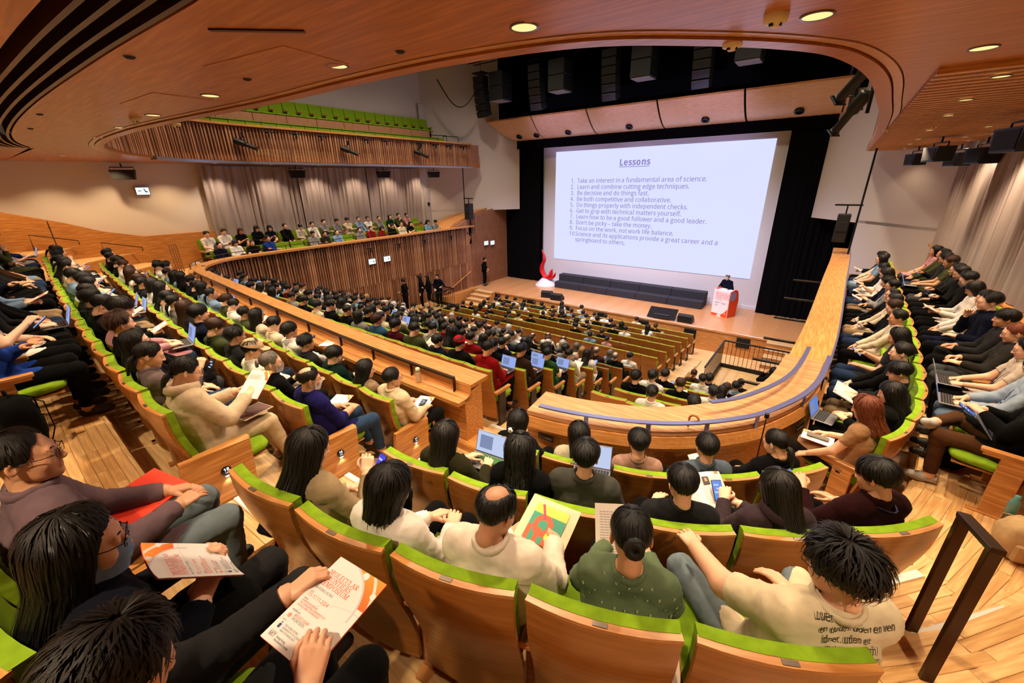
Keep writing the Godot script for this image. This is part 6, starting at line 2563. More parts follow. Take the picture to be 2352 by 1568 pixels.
# people one can recognise: [zone, row, k, pose, hair, colours, label, extras]
func named_people() -> Array:
	var F := {"wide": 0.148, "bust": 0.05}
	var f := func(d: Dictionary) -> Dictionary:
		d.merge(F)
		return d
	var blk := cloth("n_black", C(0.035, 0.035, 0.04))
	var jeans := cloth("n_jeans", C(0.16, 0.22, 0.33))
	var pale_jeans := cloth("n_pale_jeans", C(0.42, 0.47, 0.50))
	var wsh := cloth("n_white_shirt", C(0.90, 0.87, 0.84))
	return [
		# row of the camera
		["rear_near", "D", 0, {"hl": Vector3(-0.12, 0.72, -0.62), "hr": Vector3(0.10, 0.74, -0.60), "yaw": -0.35, "pitch": -0.05, "spread": 0.14, "bulk": 0.015, "cross": 0}, "crop", {"top": cloth("n_mauve", C(0.42, 0.34, 0.37)), "bottom": pale_jeans, "skin": 1}, "man in a mauve pullover and glasses with an orange folder on his lap", ["glasses"]],
		["rear_near", "D", 1, f.call({"hl_w": Vector3(-1.72, 4.66, -0.16), "hr_w": Vector3(-1.50, 4.64, -0.14), "yaw": -0.38, "pitch": -0.2, "roll": 0.05, "bulk": 0.02, "grip_l": "grip", "grip_r": "grip"}), "long", {"top": cloth("n_navy_jacket", C(0.045, 0.055, 0.10)), "bottom": cloth("n_charcoal", C(0.14, 0.14, 0.15)), "top_name": "jacket"}, "woman in navy jacket, glasses and blue mask holding a booklet over a backpack", ["glasses", "mask:blue"]],
		["rear_near", "D", 2, {"hl_w": Vector3(-1.14, 4.79, -0.30), "hr_w": Vector3(-0.83, 4.79, -0.20), "pitch": -0.55, "yaw": -0.1, "bulk": 0.022, "tuck": 0.0, "grip_l": "grip", "grip_r": "grip", "spread": 0.15}, "spiky", {"top": cloth("n_graphite", C(0.13, 0.13, 0.14)), "bottom": blk, "top_name": "jacket", "hair": "soft_black", "shoes": cloth("n_beige_shoe", C(0.55, 0.45, 0.34))}, "spiky-haired person in a graphite jacket reading a large white programme booklet", []],
		# the row of five
		["rear_near", "C", 0, f.call({"hr": Vector3(0.14, 0.92, -0.50), "hl": Vector3(-0.08, 0.72, -0.5), "yaw": -0.25, "pitch": -0.35, "grip_r": "grip"}), "longer", {"top": cloth("n_sequin", C(0.60, 0.52, 0.40)), "bottom": blk, "hair": "soft_black", "top_name": "pullover"}, "woman with very long dark hair in a beige sequinned pullover looking at her phone", []],
		["rear_near", "C", 1, f.call({"hr": Vector3(0.16, 0.74, -0.56), "hl": Vector3(-0.02, 0.72, -0.58), "yaw": -0.3, "pitch": -0.35, "side": 0.06, "bulk": 0.008}), "bob", {"top": wsh, "bottom": blk}, "woman with a black bob and glasses in a white shirt", ["glasses"]],
		["rear_near", "C", 2, {"hr": Vector3(0.20, 0.78, -0.60), "hl": Vector3(-0.05, 0.74, -0.6), "yaw": -0.28, "pitch": -0.5, "bulk": 0.018, "belly": 0.02, "grip_r": "grip"}, "balding", {"top": cloth("n_cream_shirt", C(0.90, 0.85, 0.79)), "bottom": blk, "skin": 1}, "balding man in a cream collared shirt bending over a bright child-like drawing", ["glasses"]],
		["rear_near", "C", 3, f.call({"hl": Vector3(-0.1, 0.80, -0.60), "hr": Vector3(0.1, 0.80, -0.58), "yaw": 0.12, "pitch": -0.42, "collar": 0.036}), "tied", {"top": cloth("n_dotted", C(0.36, 0.42, 0.32)), "bottom": blk, "skin": 1, "top_name": "blouse"}, "woman with a black hair bun in a sheer green blouse with white dots", ["bun"]],
		["rear_near", "C", 4, {"hl": Vector3(-0.28, 0.82, -0.66), "hr": Vector3(0.14, 0.74, -0.54), "yaw": 0.55, "pitch": -0.25, "sleeve": "short", "bulk": 0.026, "side": 0.2, "spread": 0.3, "cuff": 0.8, "twist": 0.12, "collar": 0.045}, "curly", {"top": cloth("n_cream_tee", C(0.82, 0.76, 0.64)), "bottom": pale_jeans, "top_name": "tee_shirt"}, "curly-haired man in a loose cream tee with handwriting across its back", ["glasses"]],
		# the row before them
		["rear_near", "B", 0, f.call({"hl": Vector3(-0.09, 0.76, -0.60), "hr": Vector3(0.14, 0.76, -0.58), "pitch": -0.3, "bulk": 0.012}), "longer", {"top": cloth("n_olive_plaid", C(0.16, 0.15, 0.08)), "bottom": blk, "hair": "soft_black"}, "woman with long dark hair in an olive cardigan at an open laptop", []],
		["rear_near", "B", 1, f.call({"pitch": -0.25, "yaw": 0.2, "bulk": 0.015}), "wavy", {"top": blk, "bottom": blk}, "woman with very full wavy black hair in a black coat", []],
		["rear_near", "B", 2, {"hl": Vector3(-0.09, 0.74, -0.60), "hr": Vector3(0.13, 0.74, -0.6), "pitch": -0.32, "yaw": 0.05, "bulk": 0.02}, "fringe", {"top": cloth("n_grey_denim", C(0.25, 0.25, 0.23)), "bottom": blk, "top_name": "jacket"}, "person in a faded grey denim jacket working on a laptop", []],
		["rear_near", "B", 3, {"hl": Vector3(-0.09, 0.78, -0.55), "hr": Vector3(0.13, 0.74, -0.52), "pitch": -0.35, "yaw": 0.1}, "short", {"top": cloth("n_slate", C(0.12, 0.12, 0.13)), "bottom": blk}, "man in a slate grey top sitting behind the open book", []],
		["rear_near", "B", 4, f.call({"hl": Vector3(-0.14, 0.84, -0.58), "hr": Vector3(-0.02, 0.80, -0.58), "pitch": -0.4, "yaw": 0.3, "bulk": 0.012, "hood": true, "grip_l": "grip"}), "longer", {"top": cloth("n_mauve_hood", C(0.22, 0.17, 0.19)), "bottom": cloth("n_charcoal", C(0.14, 0.14, 0.15)), "hair": "soft_black", "top_name": "hoodie"}, "woman in a mauve hooded top holding a phone over an open book", ["glasses"]],
		["rear_near", "B", 5, {"hl": Vector3(-0.20, 0.90, -0.55), "hr": Vector3(0.14, 0.74, -0.55), "pitch": -0.32, "yaw": 0.3, "bulk": 0.014, "grip_l": "grip"}, "fringe", {"top": cloth("n_red_stripe", C(0.14, 0.035, 0.045)), "bottom": blk, "skin": 1}, "man in a dark red and black striped shirt looking at his phone", ["lanyard"]],
		# the row at the parapet
		["rear_near", "A", 0, f.call({"pitch": -0.3, "yaw": -0.1}), "long", {"top": blk, "bottom": blk}, "girl in black with a panda clip in her hair", []],
		["rear_near", "A", 1, f.call({"pitch": -0.4, "side": 0.14, "yaw": 0.4}), "longer", {"top": cloth("n_ivory", C(0.74, 0.70, 0.60)), "bottom": blk}, "woman with long black hair in an ivory jacket leaning to one side at the parapet", []],
		["rear_near", "A", 2, f.call({"pitch": -0.35, "hl": Vector3(-0.1, 0.78, -0.56), "hr": Vector3(0.1, 0.78, -0.56)}), "fringe", {"top": cloth("n_blush", C(0.62, 0.48, 0.42)), "bottom": blk}, "person with round black hair in a blush pink top at the parapet", []],
		["rear_near", "A", 3, {"pitch": -0.22, "yaw": -0.1}, "short", {"top": cloth("n_bluegrey", C(0.32, 0.37, 0.43)), "bottom": blk}, "man in a blue-grey shirt with a lanyard at the parapet", ["lanyard"]],
		["rear_near", "A", 4, f.call({"pitch": -0.4, "yaw": 0.2, "bulk": 0.01}), "tied", {"top": blk, "bottom": blk}, "person in black with a tied tail of hair next to the standing programme", ["tail"]],
		# far rows, the ends by the aisle
		["rear_far", "C", 0, f.call({"hl": Vector3(-0.10, 0.86, -0.62), "hr": Vector3(0.13, 0.88, -0.64), "pitch": -0.42, "yaw": -0.12, "bulk": 0.03, "hood": true, "grip_r": "grip", "grip_l": "grip", "spread": 0.1, "tuck": -0.12, "lean": 0.16}), "tied", {"top": cloth("n_hoodie", C(0.80, 0.71, 0.60)), "bottom": cloth("n_sand", C(0.78, 0.69, 0.56)), "top_name": "hoodie", "shoes": cloth("n_tan_shoe", C(0.60, 0.48, 0.36))}, "woman in beige hoodie and sand trousers reading in the seat with lit sign", ["glasses", "tail"]],
		["rear_far", "C", 1, f.call({"hr": Vector3(0.08, 0.98, -0.56), "hl": Vector3(-0.06, 0.74, -0.55), "pitch": -0.4, "yaw": -0.2, "grip_r": "grip"}), "tied", {"top": cloth("n_pale_check", C(0.42, 0.36, 0.36)), "bottom": jeans}, "woman with tied hair raising a dark phone beside the beige hoodie", ["tail"]],
		["rear_far", "B", 0, {"hl": Vector3(-0.1, 0.74, -0.55), "hr": Vector3(0.07, 0.74, -0.58), "pitch": -0.2, "yaw": -0.2, "belly": 0.03, "bulk": 0.016, "sleeve": "long", "cuff": 0.45, "spread": 0.16, "tuck": -0.08}, "balding", {"top": cloth("n_purple", C(0.10, 0.09, 0.32)), "bottom": cloth("n_mid_jeans", C(0.17, 0.25, 0.36)), "skin": 1}, "man in a purple shirt, jeans and white mask at the row end", ["glasses", "mask:white"]],
		["rear_far", "B", 1, f.call({"hl": Vector3(-0.12, 0.9, -0.5), "hr": Vector3(0.13, 0.84, -0.6), "pitch": -0.1, "yaw": -0.3}), "tied", {"top": blk, "bottom": blk, "hair": "grey"}, "grey-haired woman with a low bun, glasses and white mask", ["glasses", "mask:white", "bun"]],
		["rear_far", "B", 2, {"pitch": -0.3, "yaw": -0.3}, "short", {"top": wsh, "bottom": blk}, "person in a beige baseball cap and white top", ["cap:beige"]],
		["rear_far", "A", 0, {"hl": Vector3(-0.12, 0.72, -0.6), "hr": Vector3(0.16, 0.72, -0.56), "pitch": -0.12, "yaw": -0.25, "bulk": 0.02, "cuff": 0.75, "tuck": -0.08, "spread": 0.16}, "short", {"top": cloth("n_sand_shirt", C(0.82, 0.73, 0.60)), "bottom": cloth("n_black_trouser", C(0.06, 0.06, 0.065)), "shoes": cloth("n_grey_shoe", C(0.50, 0.46, 0.42))}, "young man in sand-coloured shirt with booklet on his knee by the parapet end", ["glasses"]],
		["rear_far", "A", 1, f.call({"pitch": -0.25, "yaw": -0.45}), "long", {"top": cloth("n_plaid_cream", C(0.56, 0.46, 0.36)), "bottom": jeans}, "woman with long dark hair in a cream plaid shirt turning to her neighbour", []],
		["rear_far", "A", 2, {"pitch": -0.3, "yaw": -0.2, "bulk": 0.01, "hl": Vector3(-0.1, 0.78, -0.55), "hr": Vector3(0.1, 0.78, -0.55)}, "fringe", {"top": cloth("n_bottle_green", C(0.03, 0.12, 0.10)), "bottom": blk}, "man in a bottle green shirt and dark mask reading a folded sheet", ["mask:white"]],
		# near side gallery
		["near_side", "A", 0, f.call({"hl": Vector3(-0.25, 0.62, -0.58), "hr": Vector3(0.1, 0.74, -0.56), "pitch": -0.35, "yaw": 0.1, "sleeve": "short", "cuff": 0.55, "leg": "skirt", "lean": 0.16}), "wavy", {"top": cloth("n_tan_top", C(0.62, 0.47, 0.33)), "bottom": cloth("n_brown_skirt", C(0.10, 0.075, 0.06)), "hair": "auburn", "bottom_name": "skirt"}, "woman with wavy auburn hair in a tan short-sleeved top, near gallery row end", []],
		["near_side", "A", 1, f.call({"pitch": -0.35, "hl": Vector3(-0.1, 0.80, -0.54), "hr": Vector3(0.1, 0.78, -0.54), "bulk": 0.012}), "longer", {"top": cloth("n_black_floral", C(0.05, 0.05, 0.055)), "bottom": blk}, "woman with long black hair in a black cardigan beside the auburn-haired woman", []],
		["near_side", "A", 2, {"pitch": -0.35, "hl": Vector3(-0.1, 0.8, -0.58), "hr": Vector3(0.1, 0.78, -0.58), "grip_r": "grip", "bulk": 0.012}, "fringe", {"top": cloth("n_dark_check", C(0.10, 0.11, 0.13)), "bottom": cloth("n_khaki", C(0.52, 0.43, 0.32))}, "man in a dark jacket holding up an open booklet in the near gallery", ["glasses", "lanyard"]],
		["near_side", "B", 0, {"cross": 2, "hl": Vector3(-0.02, 0.86, -0.56), "hr": Vector3(0.14, 0.84, -0.55), "pitch": -0.4, "lean": 0.32, "grip_l": "grip", "grip_r": "grip", "bulk": 0.02}, "short", {"top": blk, "bottom": cloth("n_brown_trouser", C(0.30, 0.19, 0.11)), "shoes": cloth("n_white_shoe", C(0.72, 0.70, 0.68))}, "person in brown trousers and white trainers with crossed legs holding a phone", []],
		["near_side", "B", 1, {"hl": Vector3(-0.11, 0.72, -0.62), "hr": Vector3(0.11, 0.72, -0.62), "pitch": -0.35, "bulk": 0.014}, "fringe", {"top": cloth("n_pale_stripe", C(0.58, 0.64, 0.72)), "bottom": cloth("n_ice_jeans", C(0.42, 0.50, 0.60))}, "man in a pale blue striped shirt and light jeans typing on a laptop", ["glasses", "lanyard"]],
		["near_side", "B", 2, {"hl": Vector3(-0.11, 0.72, -0.62), "hr": Vector3(0.11, 0.72, -0.62), "pitch": -0.3, "sleeve": "short"}, "short", {"top": cloth("n_offwhite_tee", C(0.74, 0.68, 0.62)), "bottom": blk}, "man in an off-white tee typing on a laptop in the second gallery row", ["glasses", "lanyard"]],
		["near_side", "B", 3, f.call({"pitch": -0.3, "hr": Vector3(0.1, 0.78, -0.6), "hl": Vector3(-0.1, 0.76, -0.6), "grip_r": "grip", "bulk": 0.012}), "tied", {"top": cloth("n_grey_shirt", C(0.16, 0.15, 0.14)), "bottom": cloth("n_grey_jeans", C(0.26, 0.27, 0.28)), "hair": "auburn"}, "woman with tied copper hair and glasses in a dark grey shirt", ["glasses", "tail"]],
	]

const STANDING := [
	[Vector3(-3.42, 0.0, -21.2), 2.75, {"stand": true, "hl": Vector3(-0.2, 1.12, -0.28), "hr": Vector3(0.2, 1.12, -0.28), "pitch": -0.35, "bulk": 0.02, "belly": 0.02}, "balding", "speaker in a navy jacket with a red lanyard standing behind the lectern", "navy"],
	[Vector3(-16.35, -0.1, -12.75), 2.0, {"stand": true, "hl": Vector3(0.08, 1.1, -0.2), "hr": Vector3(-0.08, 1.1, -0.2)}, "short", "man in black with folded arms standing against the slatted wall", "black"],
	[Vector3(-16.3, -0.1, -13.75), 2.4, {"stand": true, "wide": 0.145, "bust": 0.05}, "longer", "woman in black with long hair standing on the landing", "black"],
	[Vector3(-15.95, -0.1, -13.95), 2.6, {"stand": true, "hl": Vector3(-0.05, 1.12, -0.26), "hr": Vector3(0.1, 1.16, -0.28), "wide": 0.145, "bust": 0.05, "leg": "skirt"}, "long", "woman holding white papers standing on the landing", "black"],
	[Vector3(-15.75, -0.1, -14.45), 3.5, {"stand": true, "hl": Vector3(-0.3, 1.15, -0.25), "hr": Vector3(0.12, 1.0, -0.2)}, "short", "photographer in a navy polo shirt with a camera bag on the landing", "navy"],
	[Vector3(-16.6, 0.0, -19.1), -1.2, {"stand": true, "hl": Vector3(0.02, 1.05, -0.22), "hr": Vector3(0.15, 0.95, -0.18)}, "short", "person in black with a shoulder bag standing at the side of the stage", "black"],
	[Vector3(-0.45, -0.3, -11.7), 0.3, {"stand": true, "hl": Vector3(-0.12, 1.45, -0.3), "hr": Vector3(0.12, 1.45, -0.3), "grip_l": "grip", "grip_r": "grip", "wide": 0.15}, "long", "person in black raising a camera below the near gallery", "black"],
]

const SHIFT := {"rear_near D 0": Vector3(0.1, 0, -0.03), "rear_near D 1": Vector3(0.15, 0, 0), "rear_near D 2": Vector3(0.09, 0, -0.03), "rear_near C 0": Vector3(0.14, 0, 0), "rear_near C 1": Vector3(0.12, 0, 0.03), "rear_near C 2": Vector3(0.1, 0, 0), "rear_near C 3": Vector3(0.09, 0, -0.03), "rear_near C 4": Vector3(0.16, 0, -0.02), "rear_near B 0": Vector3(0.16, 0, 0.03), "rear_near B 1": Vector3(0.15, 0, -0.03), "rear_near B 2": Vector3(0, 0, -0.1), "rear_near B 3": Vector3(0.02, 0, 0.03), "rear_near B 4": Vector3(0, 0, 0.03), "rear_near B 5": Vector3(0.09, 0, -0.03), "rear_near A 0": Vector3(0, 0, 0.03), "rear_near A 1": Vector3(-0.06, 0, 0.03), "rear_near A 2": Vector3(-0.08, 0, 0.03), "rear_near A 3": Vector3(-0.1, 0, 0.03), "rear_near A 4": Vector3(-0.05, 0, 0.03), "rear_far C 0": Vector3(-0.06, 0, 0), "rear_far C 1": Vector3(-0.12, 0, 0.03), "rear_far B 0": Vector3(0.06, 0, 0), "rear_far B 1": Vector3(-0.04, 0, 0.03), "rear_far A 0": Vector3(0.08, 0, 0), "rear_far A 1": Vector3(0.2, 0, 0.03), "rear_far A 2": Vector3(0.1, 0, 0.03), "near_side A 0": Vector3(-0.12, 0, 0), "near_side A 1": Vector3(-0.1, 0, 0)}
var placed_people := {}    # "zone row k" -> [figure index, node transform]
func build_people() -> void:
	head_hi = make_head(0.0055)
	head_lo = head_hi
	for q in [["relaxed", 0.28, 0.4], ["grip", 0.75, 0.1]]:
		hands[q[0]] = make_hand(q[1], q[2], 0.0045)
		hands[q[0] + "_lo"] = hands[q[0]]
	for k in HAIR:
		hair_hi[k] = make_hair(k, true, k.length() * 7).mesh()
		hair_lo[k] = make_hair(k, false, k.length() * 7).mesh()
	var shared := shared_poses()
	var named := named_people()
	for p in shared:
		fig_specs.append([p[0], 0.02, true])
	for p in named:
		p[3].seed = 11.0 + fig_specs.size() * 2.3
		# hands that hold something at a known place
		var st := seat_at(p[0], p[1], p[2])
		var kx := "%s %s %d" % [p[0], p[1], p[2]]
		var fr := Transform3D(Basis(Vector3.UP, st.turn).scaled(Vector3.ONE * 0.95), st.at + Basis(Vector3.UP, st.turn) * (SHIFT.get(kx, Vector3.ZERO) as Vector3)).affine_inverse()
		for h in ["hl", "hr"]:
			if p[3].has(h + "_w"):
				p[3][h] = fr * (p[3][h + "_w"] as Vector3)
		fig_specs.append([p[3], 0.015 if p[0] == "rear_near" else 0.0165, true])
	for p in STANDING:
		fig_specs.append([p[2], 0.02, true])
	figs.resize(fig_specs.size())
	var id := WorkerThreadPool.add_group_task(_fig_task, fig_specs.size(), 4)
	WorkerThreadPool.wait_for_group_task_completion(id)
	for f in figs:
		fig_meshes.append({"body": f.body.mesh(), "top": f.top.mesh(), "bottom": f.bottom.mesh(), "shoes": [f.shoes[0].mesh(), f.shoes[1].mesh()]})
	var n0 := shared.size()
	for j in named.size():
		var p: Array = named[j]
		var s := seat_at(p[0], p[1], p[2])
		s.taken = true
		s.who = p[6]
		var key := "%s %s %d" % [p[0], p[1], p[2]]
		var at: Vector3 = s.at + Basis(Vector3.UP, s.turn) * (SHIFT.get(key, Vector3.ZERO) as Vector3)
		person(n0 + j, p[4], p[5], p[6], "", at, s.turn, p[7], 0.95)
		placed_people[key] = [n0 + j, Transform3D(Basis(Vector3.UP, s.turn).scaled(Vector3.ONE * 0.95), at)]
	for j in STANDING.size():
		var p: Array = STANDING[j]
		var i := n0 + named.size() + j
		var tc: Color = C(0.03, 0.03, 0.035) if p[5] == "black" else C(0.045, 0.06, 0.14)
		person(i, p[3], {"top": cloth("stand_" + str(p[5]), tc), "bottom": cloth("n_black", C(0.035, 0.035, 0.04)), "skin": 2 if j == 0 else 1, "hair": "grey" if j == 0 else "black", "top_name": "jacket" if j == 0 else "shirt"}, p[4], "", p[0], p[1], ["lanyard"] if j == 0 else [], 1.06 if j == 0 else 1.0)
	crowd_fill(shared)
	emit_seats()

func zone_words(z: String, row: String) -> String:
	match z:
		"rear_far": return "%s row, rear circle" % {"A": "parapet", "B": "second", "C": "third", "D": "fourth", "E": "fifth"}[row]
		"near_side": return "%s row, near gallery" % {"A": "parapet", "B": "wall"}[row]
		"far_side": return "%s row, far gallery" % {"A": "parapet", "B": "curtain"}[row]
		"stalls_front": return "stalls before the cross aisle"
		"stalls_rear": return "stalls behind the cross aisle"
		"stalls_near": return "stalls below the curved parapet"
		"rear_near": return "%s row, curved block between aisles" % {"A": "parapet", "B": "second", "C": "third", "D": "fourth"}[row]
		"upper": return "upper balcony, %s row" % ("front" if row == "u0" else "back")
	return "hall"

const NOTED := {
	"stalls_rear r7 1": [0, 0, "short", "black", Color(0.05, 0.05, 0.055), ["cap:red"], "person in a bright red baseball cap, stalls behind the cross aisle"],
	"stalls_rear r6 0": [6, 0, "short", "black", Color(0.20, 0.13, 0.09), ["cap:navy"], "man in a navy cap and brown pullover with a laptop, stalls row end"],
	"stalls_rear r5 0": [13, 0, "crop", "black", Color(0.16, 0.30, 0.16), [], "man in a green tee shirt at a stalls row end"],
	"stalls_rear r7 0": [6, 0, "crop", "black", Color(0.50, 0.05, 0.07), [], "man in a red pullover with a laptop, stalls behind the cross aisle"],
	"stalls_rear r6 1": [0, 0, "short", "black", Color(0.04, 0.04, 0.045), [], "man in a black track jacket at a stalls row end"],
	"stalls_rear r7 5": [1, 0, "fringe", "brown", Color(0.16, 0.30, 0.44), [], "man with brown hair in a blue denim shirt, stalls below the rear parapet"],
	"stalls_rear r7 4": [0, 0, "fringe", "black", Color(0.26, 0.04, 0.08), ["lanyard"], "man in a maroon shirt with a lanyard, stalls below the rear parapet"],
	"stalls_rear r6 4": [2, 0, "crop", "black", Color(0.74, 0.72, 0.68), ["lanyard"], "man with cropped hair in a pale raglan shirt bending over a sheet"],
	"stalls_rear r4 3": [7, 0, "balding", "grey", Color(0.10, 0.12, 0.20), [], "balding man in a dark blue jacket, stalls behind the cross aisle"],
	"stalls_rear r1 3": [8, 1, "bob", "white", Color(0.45, 0.43, 0.42), [], "white-haired woman in a grey cardigan among the dark green seats"],
	"stalls_rear r2 1": [8, 1, "bob", "blond", Color(0.62, 0.48, 0.42), [], "blond woman in a beige top among the dark green seats"],
	"stalls_near n5 3": [0, 0, "short", "black", Color(0.025, 0.025, 0.03), ["lanyard"], "broad man in a black tee shirt just below the curved parapet"],
	"stalls_rear r1 0": [1, 0, "balding", "grey", Color(0.06, 0.06, 0.07), [], "grey-haired man in a black suit at the end of a dark green row"],
	"stalls_rear r4 0": [9, 1, "tied", "black", Color(0.80, 0.76, 0.68), ["tail"], "woman in a white blouse with a low ponytail at a stalls row end"],
}
func crowd_fill(shared: Array) -> void:
	var r := RandomNumberGenerator.new()
	r.seed = 4242
	var fill := {"rear_far": 0.97, "near_side": 0.97, "far_side": 0.93, "stalls_rear": 0.86, "stalls_near": 0.62, "stalls_front": 0.5}
	var order := ["rear_near", "rear_far", "near_side", "far_side", "stalls_near", "stalls_rear", "stalls_front"]
	for zone in order:
		var list := seats.duplicate()
		if zone == "stalls_rear":
			list.reverse()      # the nearest rows first
		for s in list:
			if s.zone != zone or s.taken or zone == "rear_near":
				continue
			var x := r.randf()
			var lim: float = fill.get(zone, 0.0)
			if zone == "stalls_front":
				lim = clampf(0.25 + 0.05 * s.k, 0.0, 0.85) if s.row != "f0" else 0.08 + 0.02 * s.k
				if s.row == "f5":
					lim *= 0.75
			var fi := r.randi() % shared.size()
			var fem: int = shared[fi][1]
			var hair: String = (WOMEN if fem else MEN)[r.randi() % (WOMEN if fem else MEN).size()]
			var top := pick(TOPS, r)
			var bot := pick(BOTTOMS, r)
			var skin := r.randi() % 3
			var hc := "black" if r.randf() < 0.75 else ("soft_black" if r.randf() < 0.6 else "brown")
			var vip: bool = zone == "stalls_rear" and s.row in ["r0", "r1", "r2"]
			if vip and r.randf() < 0.6:
				hc = ["grey", "white", "blond", "brown"][r.randi() % 4]
				if fem == 0 and r.randf() < 0.35:
					hair = "balding"
			var gl := r.randf() < 0.35
			var mk := r.randf() < 0.10
			var la := r.randf() < 0.25
			var jx := r.randf_range(-0.03, 0.03)
			var jt := r.randf_range(-0.14, 0.14)
			var sc := r.randf_range(0.94, 1.03)
			if x > lim and not NOTED.has("%s %s %d" % [zone, s.row, s.k]):
				continue
			s.taken = true
			var far: bool = zone.begins_with("stalls") or zone == "far_side"
			var extras := []
			var hs := hair
			if hair == "tied_tail":
				hs = "tied"
				extras.append("tail")
			elif hair == "tied":
				extras.append("bun")
			if gl and not far:
				extras.append("glasses")
			if mk and not far:
				extras.append("mask:white")
			if la and not far:
				extras.append("lanyard")
			var at: Vector3 = s.at + Basis(Vector3.UP, s.turn) * Vector3(jx, 0, 0)
			var nk := "%s %s %d" % [zone, s.row, s.k]
			if NOTED.has(nk):
				var q: Array = NOTED[nk]
				person(q[0], q[2], {"top": cloth("noted_" + (q[4] as Color).to_html(), q[4]), "bottom": bottom_mat(bot), "skin": skin, "hair": q[3]}, q[6], "", at, s.turn, q[5], 1.0)
				s.who = q[6]
				placed_people[nk] = [q[0], Transform3D(Basis(Vector3.UP, s.turn), at)]
				continue
			var cols := {"top": top_mat(top), "bottom": bottom_mat(bot), "skin": skin, "hair": hc}
			if n_people >= 300:
				crowd_add(fi, hs, cols, at, s.turn + jt, sc)
				continue
			var hword: String = {"black": "black", "soft_black": "dark", "brown": "brown", "grey": "grey", "white": "white", "blond": "blond"}[hc]
			var lab := "%s with %s %s hair, %s top, %s" % ["woman" if fem else "man", HAIR_WORDS[hair], hword, top[0], zone_words(zone, s.row)]
			if not far and (gl or mk):
				lab += ", with " + ("glasses and mask" if gl and mk else ("glasses" if gl else "a mask"))
			s.who = lab
			person(fi, hs, cols, lab, lab, at, s.turn + jt, extras, sc, far)
			placed_people["%s %s %d" % [zone, s.row, s.k]] = [fi, Transform3D(Basis(Vector3.UP, s.turn + jt).scaled(Vector3.ONE * sc), at)]

func crowd_add(fi: int, hair: String, cols: Dictionary, at: Vector3, turn: float, sc: float) -> void:
	var xf := Transform3D(Basis(Vector3.UP, turn).scaled(Vector3.ONE * sc), at)
	for q in [["body", fig_meshes[fi].body, skin_mat(cols.skin), Transform3D.IDENTITY], ["shirt", fig_meshes[fi].top, cols.top, Transform3D.IDENTITY], ["trousers", fig_meshes[fi].bottom, cols.bottom, Transform3D.IDENTITY], ["hair", hair_lo[hair], hair_mat(cols.hair), figs[fi].head]]:
		var key := "%s %d %s" % [q[0], q[1].get_instance_id(), q[2].resource_name]
		if not crowd.has(key):
			crowd[key] = [q[0], q[1], q[2], []]
		crowd[key][3].append(xf * q[3])

func multi(called: String, m: Mesh, mt: Material, list: Array, parent: Node) -> void:
	var mm := MultiMesh.new()
	mm.transform_format = MultiMesh.TRANSFORM_3D
	mm.mesh = m
	mm.instance_count = list.size()
	for i in list.size():
		mm.set_instance_transform(i, list[i])
	var o := MultiMeshInstance3D.new()
	o.name = called
	o.multimesh = mm
	o.material_override = mt
	o.set_meta("kind", "stuff")
	parent.add_child(o, true)

func emit_seats() -> void:
	if crowd.size():
		var o := thing("seated_audience", "mass of further seated listeners in the stalls round the cross aisle", "audience")
		o.set_meta("kind", "stuff")
		for k in crowd:
			multi(crowd[k][0], crowd[k][1], crowd[k][2], crowd[k][3], o)
	var n := 0
	var rest := {}
	for s in seats:
		var key := "green_up"
		if s.taken or s.zone == "upper":
			key = "green_down"
		if s.zone == "stalls_rear" and s.row in ["r0", "r1", "r2"]:
			key = "dark_down" if s.taken else "dark_up"
		if s.zone.begins_with("rear") or s.zone == "near_side":
			key += "_wood"
		var xf := Transform3D(Basis(Vector3.UP, s.turn), s.at)
		var far: bool = s.zone == "stalls_front" and s.row != "f5" or s.zone == "stalls_rear" and not s.row in ["r5", "r6", "r7"] or s.zone == "upper" and s.row == "u1" and s.k % 2 == 9
		if far or n >= 300:
			if not rest.has(key):
				rest[key] = []
			rest[key].append(xf)
			continue
		n += 1
		var c := seat_proto(key).duplicate()
		c.name = numbered("theatre_seat")
		add_child(c)
		c.transform = xf
		var zw: String = zone_words(s.zone, s.row)
		var lab := "%s %s seat with wooden back, %s" % ["occupied" if s.taken else "empty", "dark green" if key.begins_with("dark") else "lime green", zw]
		if s.has("who"):
			lab = ("dark" if key.begins_with("dark") else "lime") + " green seat under " + " ".join(str(s.who).split(" ").slice(0, 12)).rstrip(",")
		tag(c, lab, "theatre seat", lab)
		if s.zone == "rear_far" and s.k == 0 and s.row in ["A", "B", "C"]:
			row_sign(c, s)
	if rest.size():
		var o := thing("seat_block", "further wooden stalls seats half hidden among the audience and before it", "theatre seat")
		o.set_meta("kind", "stuff")
		for key in rest:
			for p in seat_proto(key).get_children():
				var list := []
				for xf in rest[key]:
					list.append(xf * p.transform)
				multi(p.name.rstrip("0123456789"), p.mesh, p.material_override, list, o)

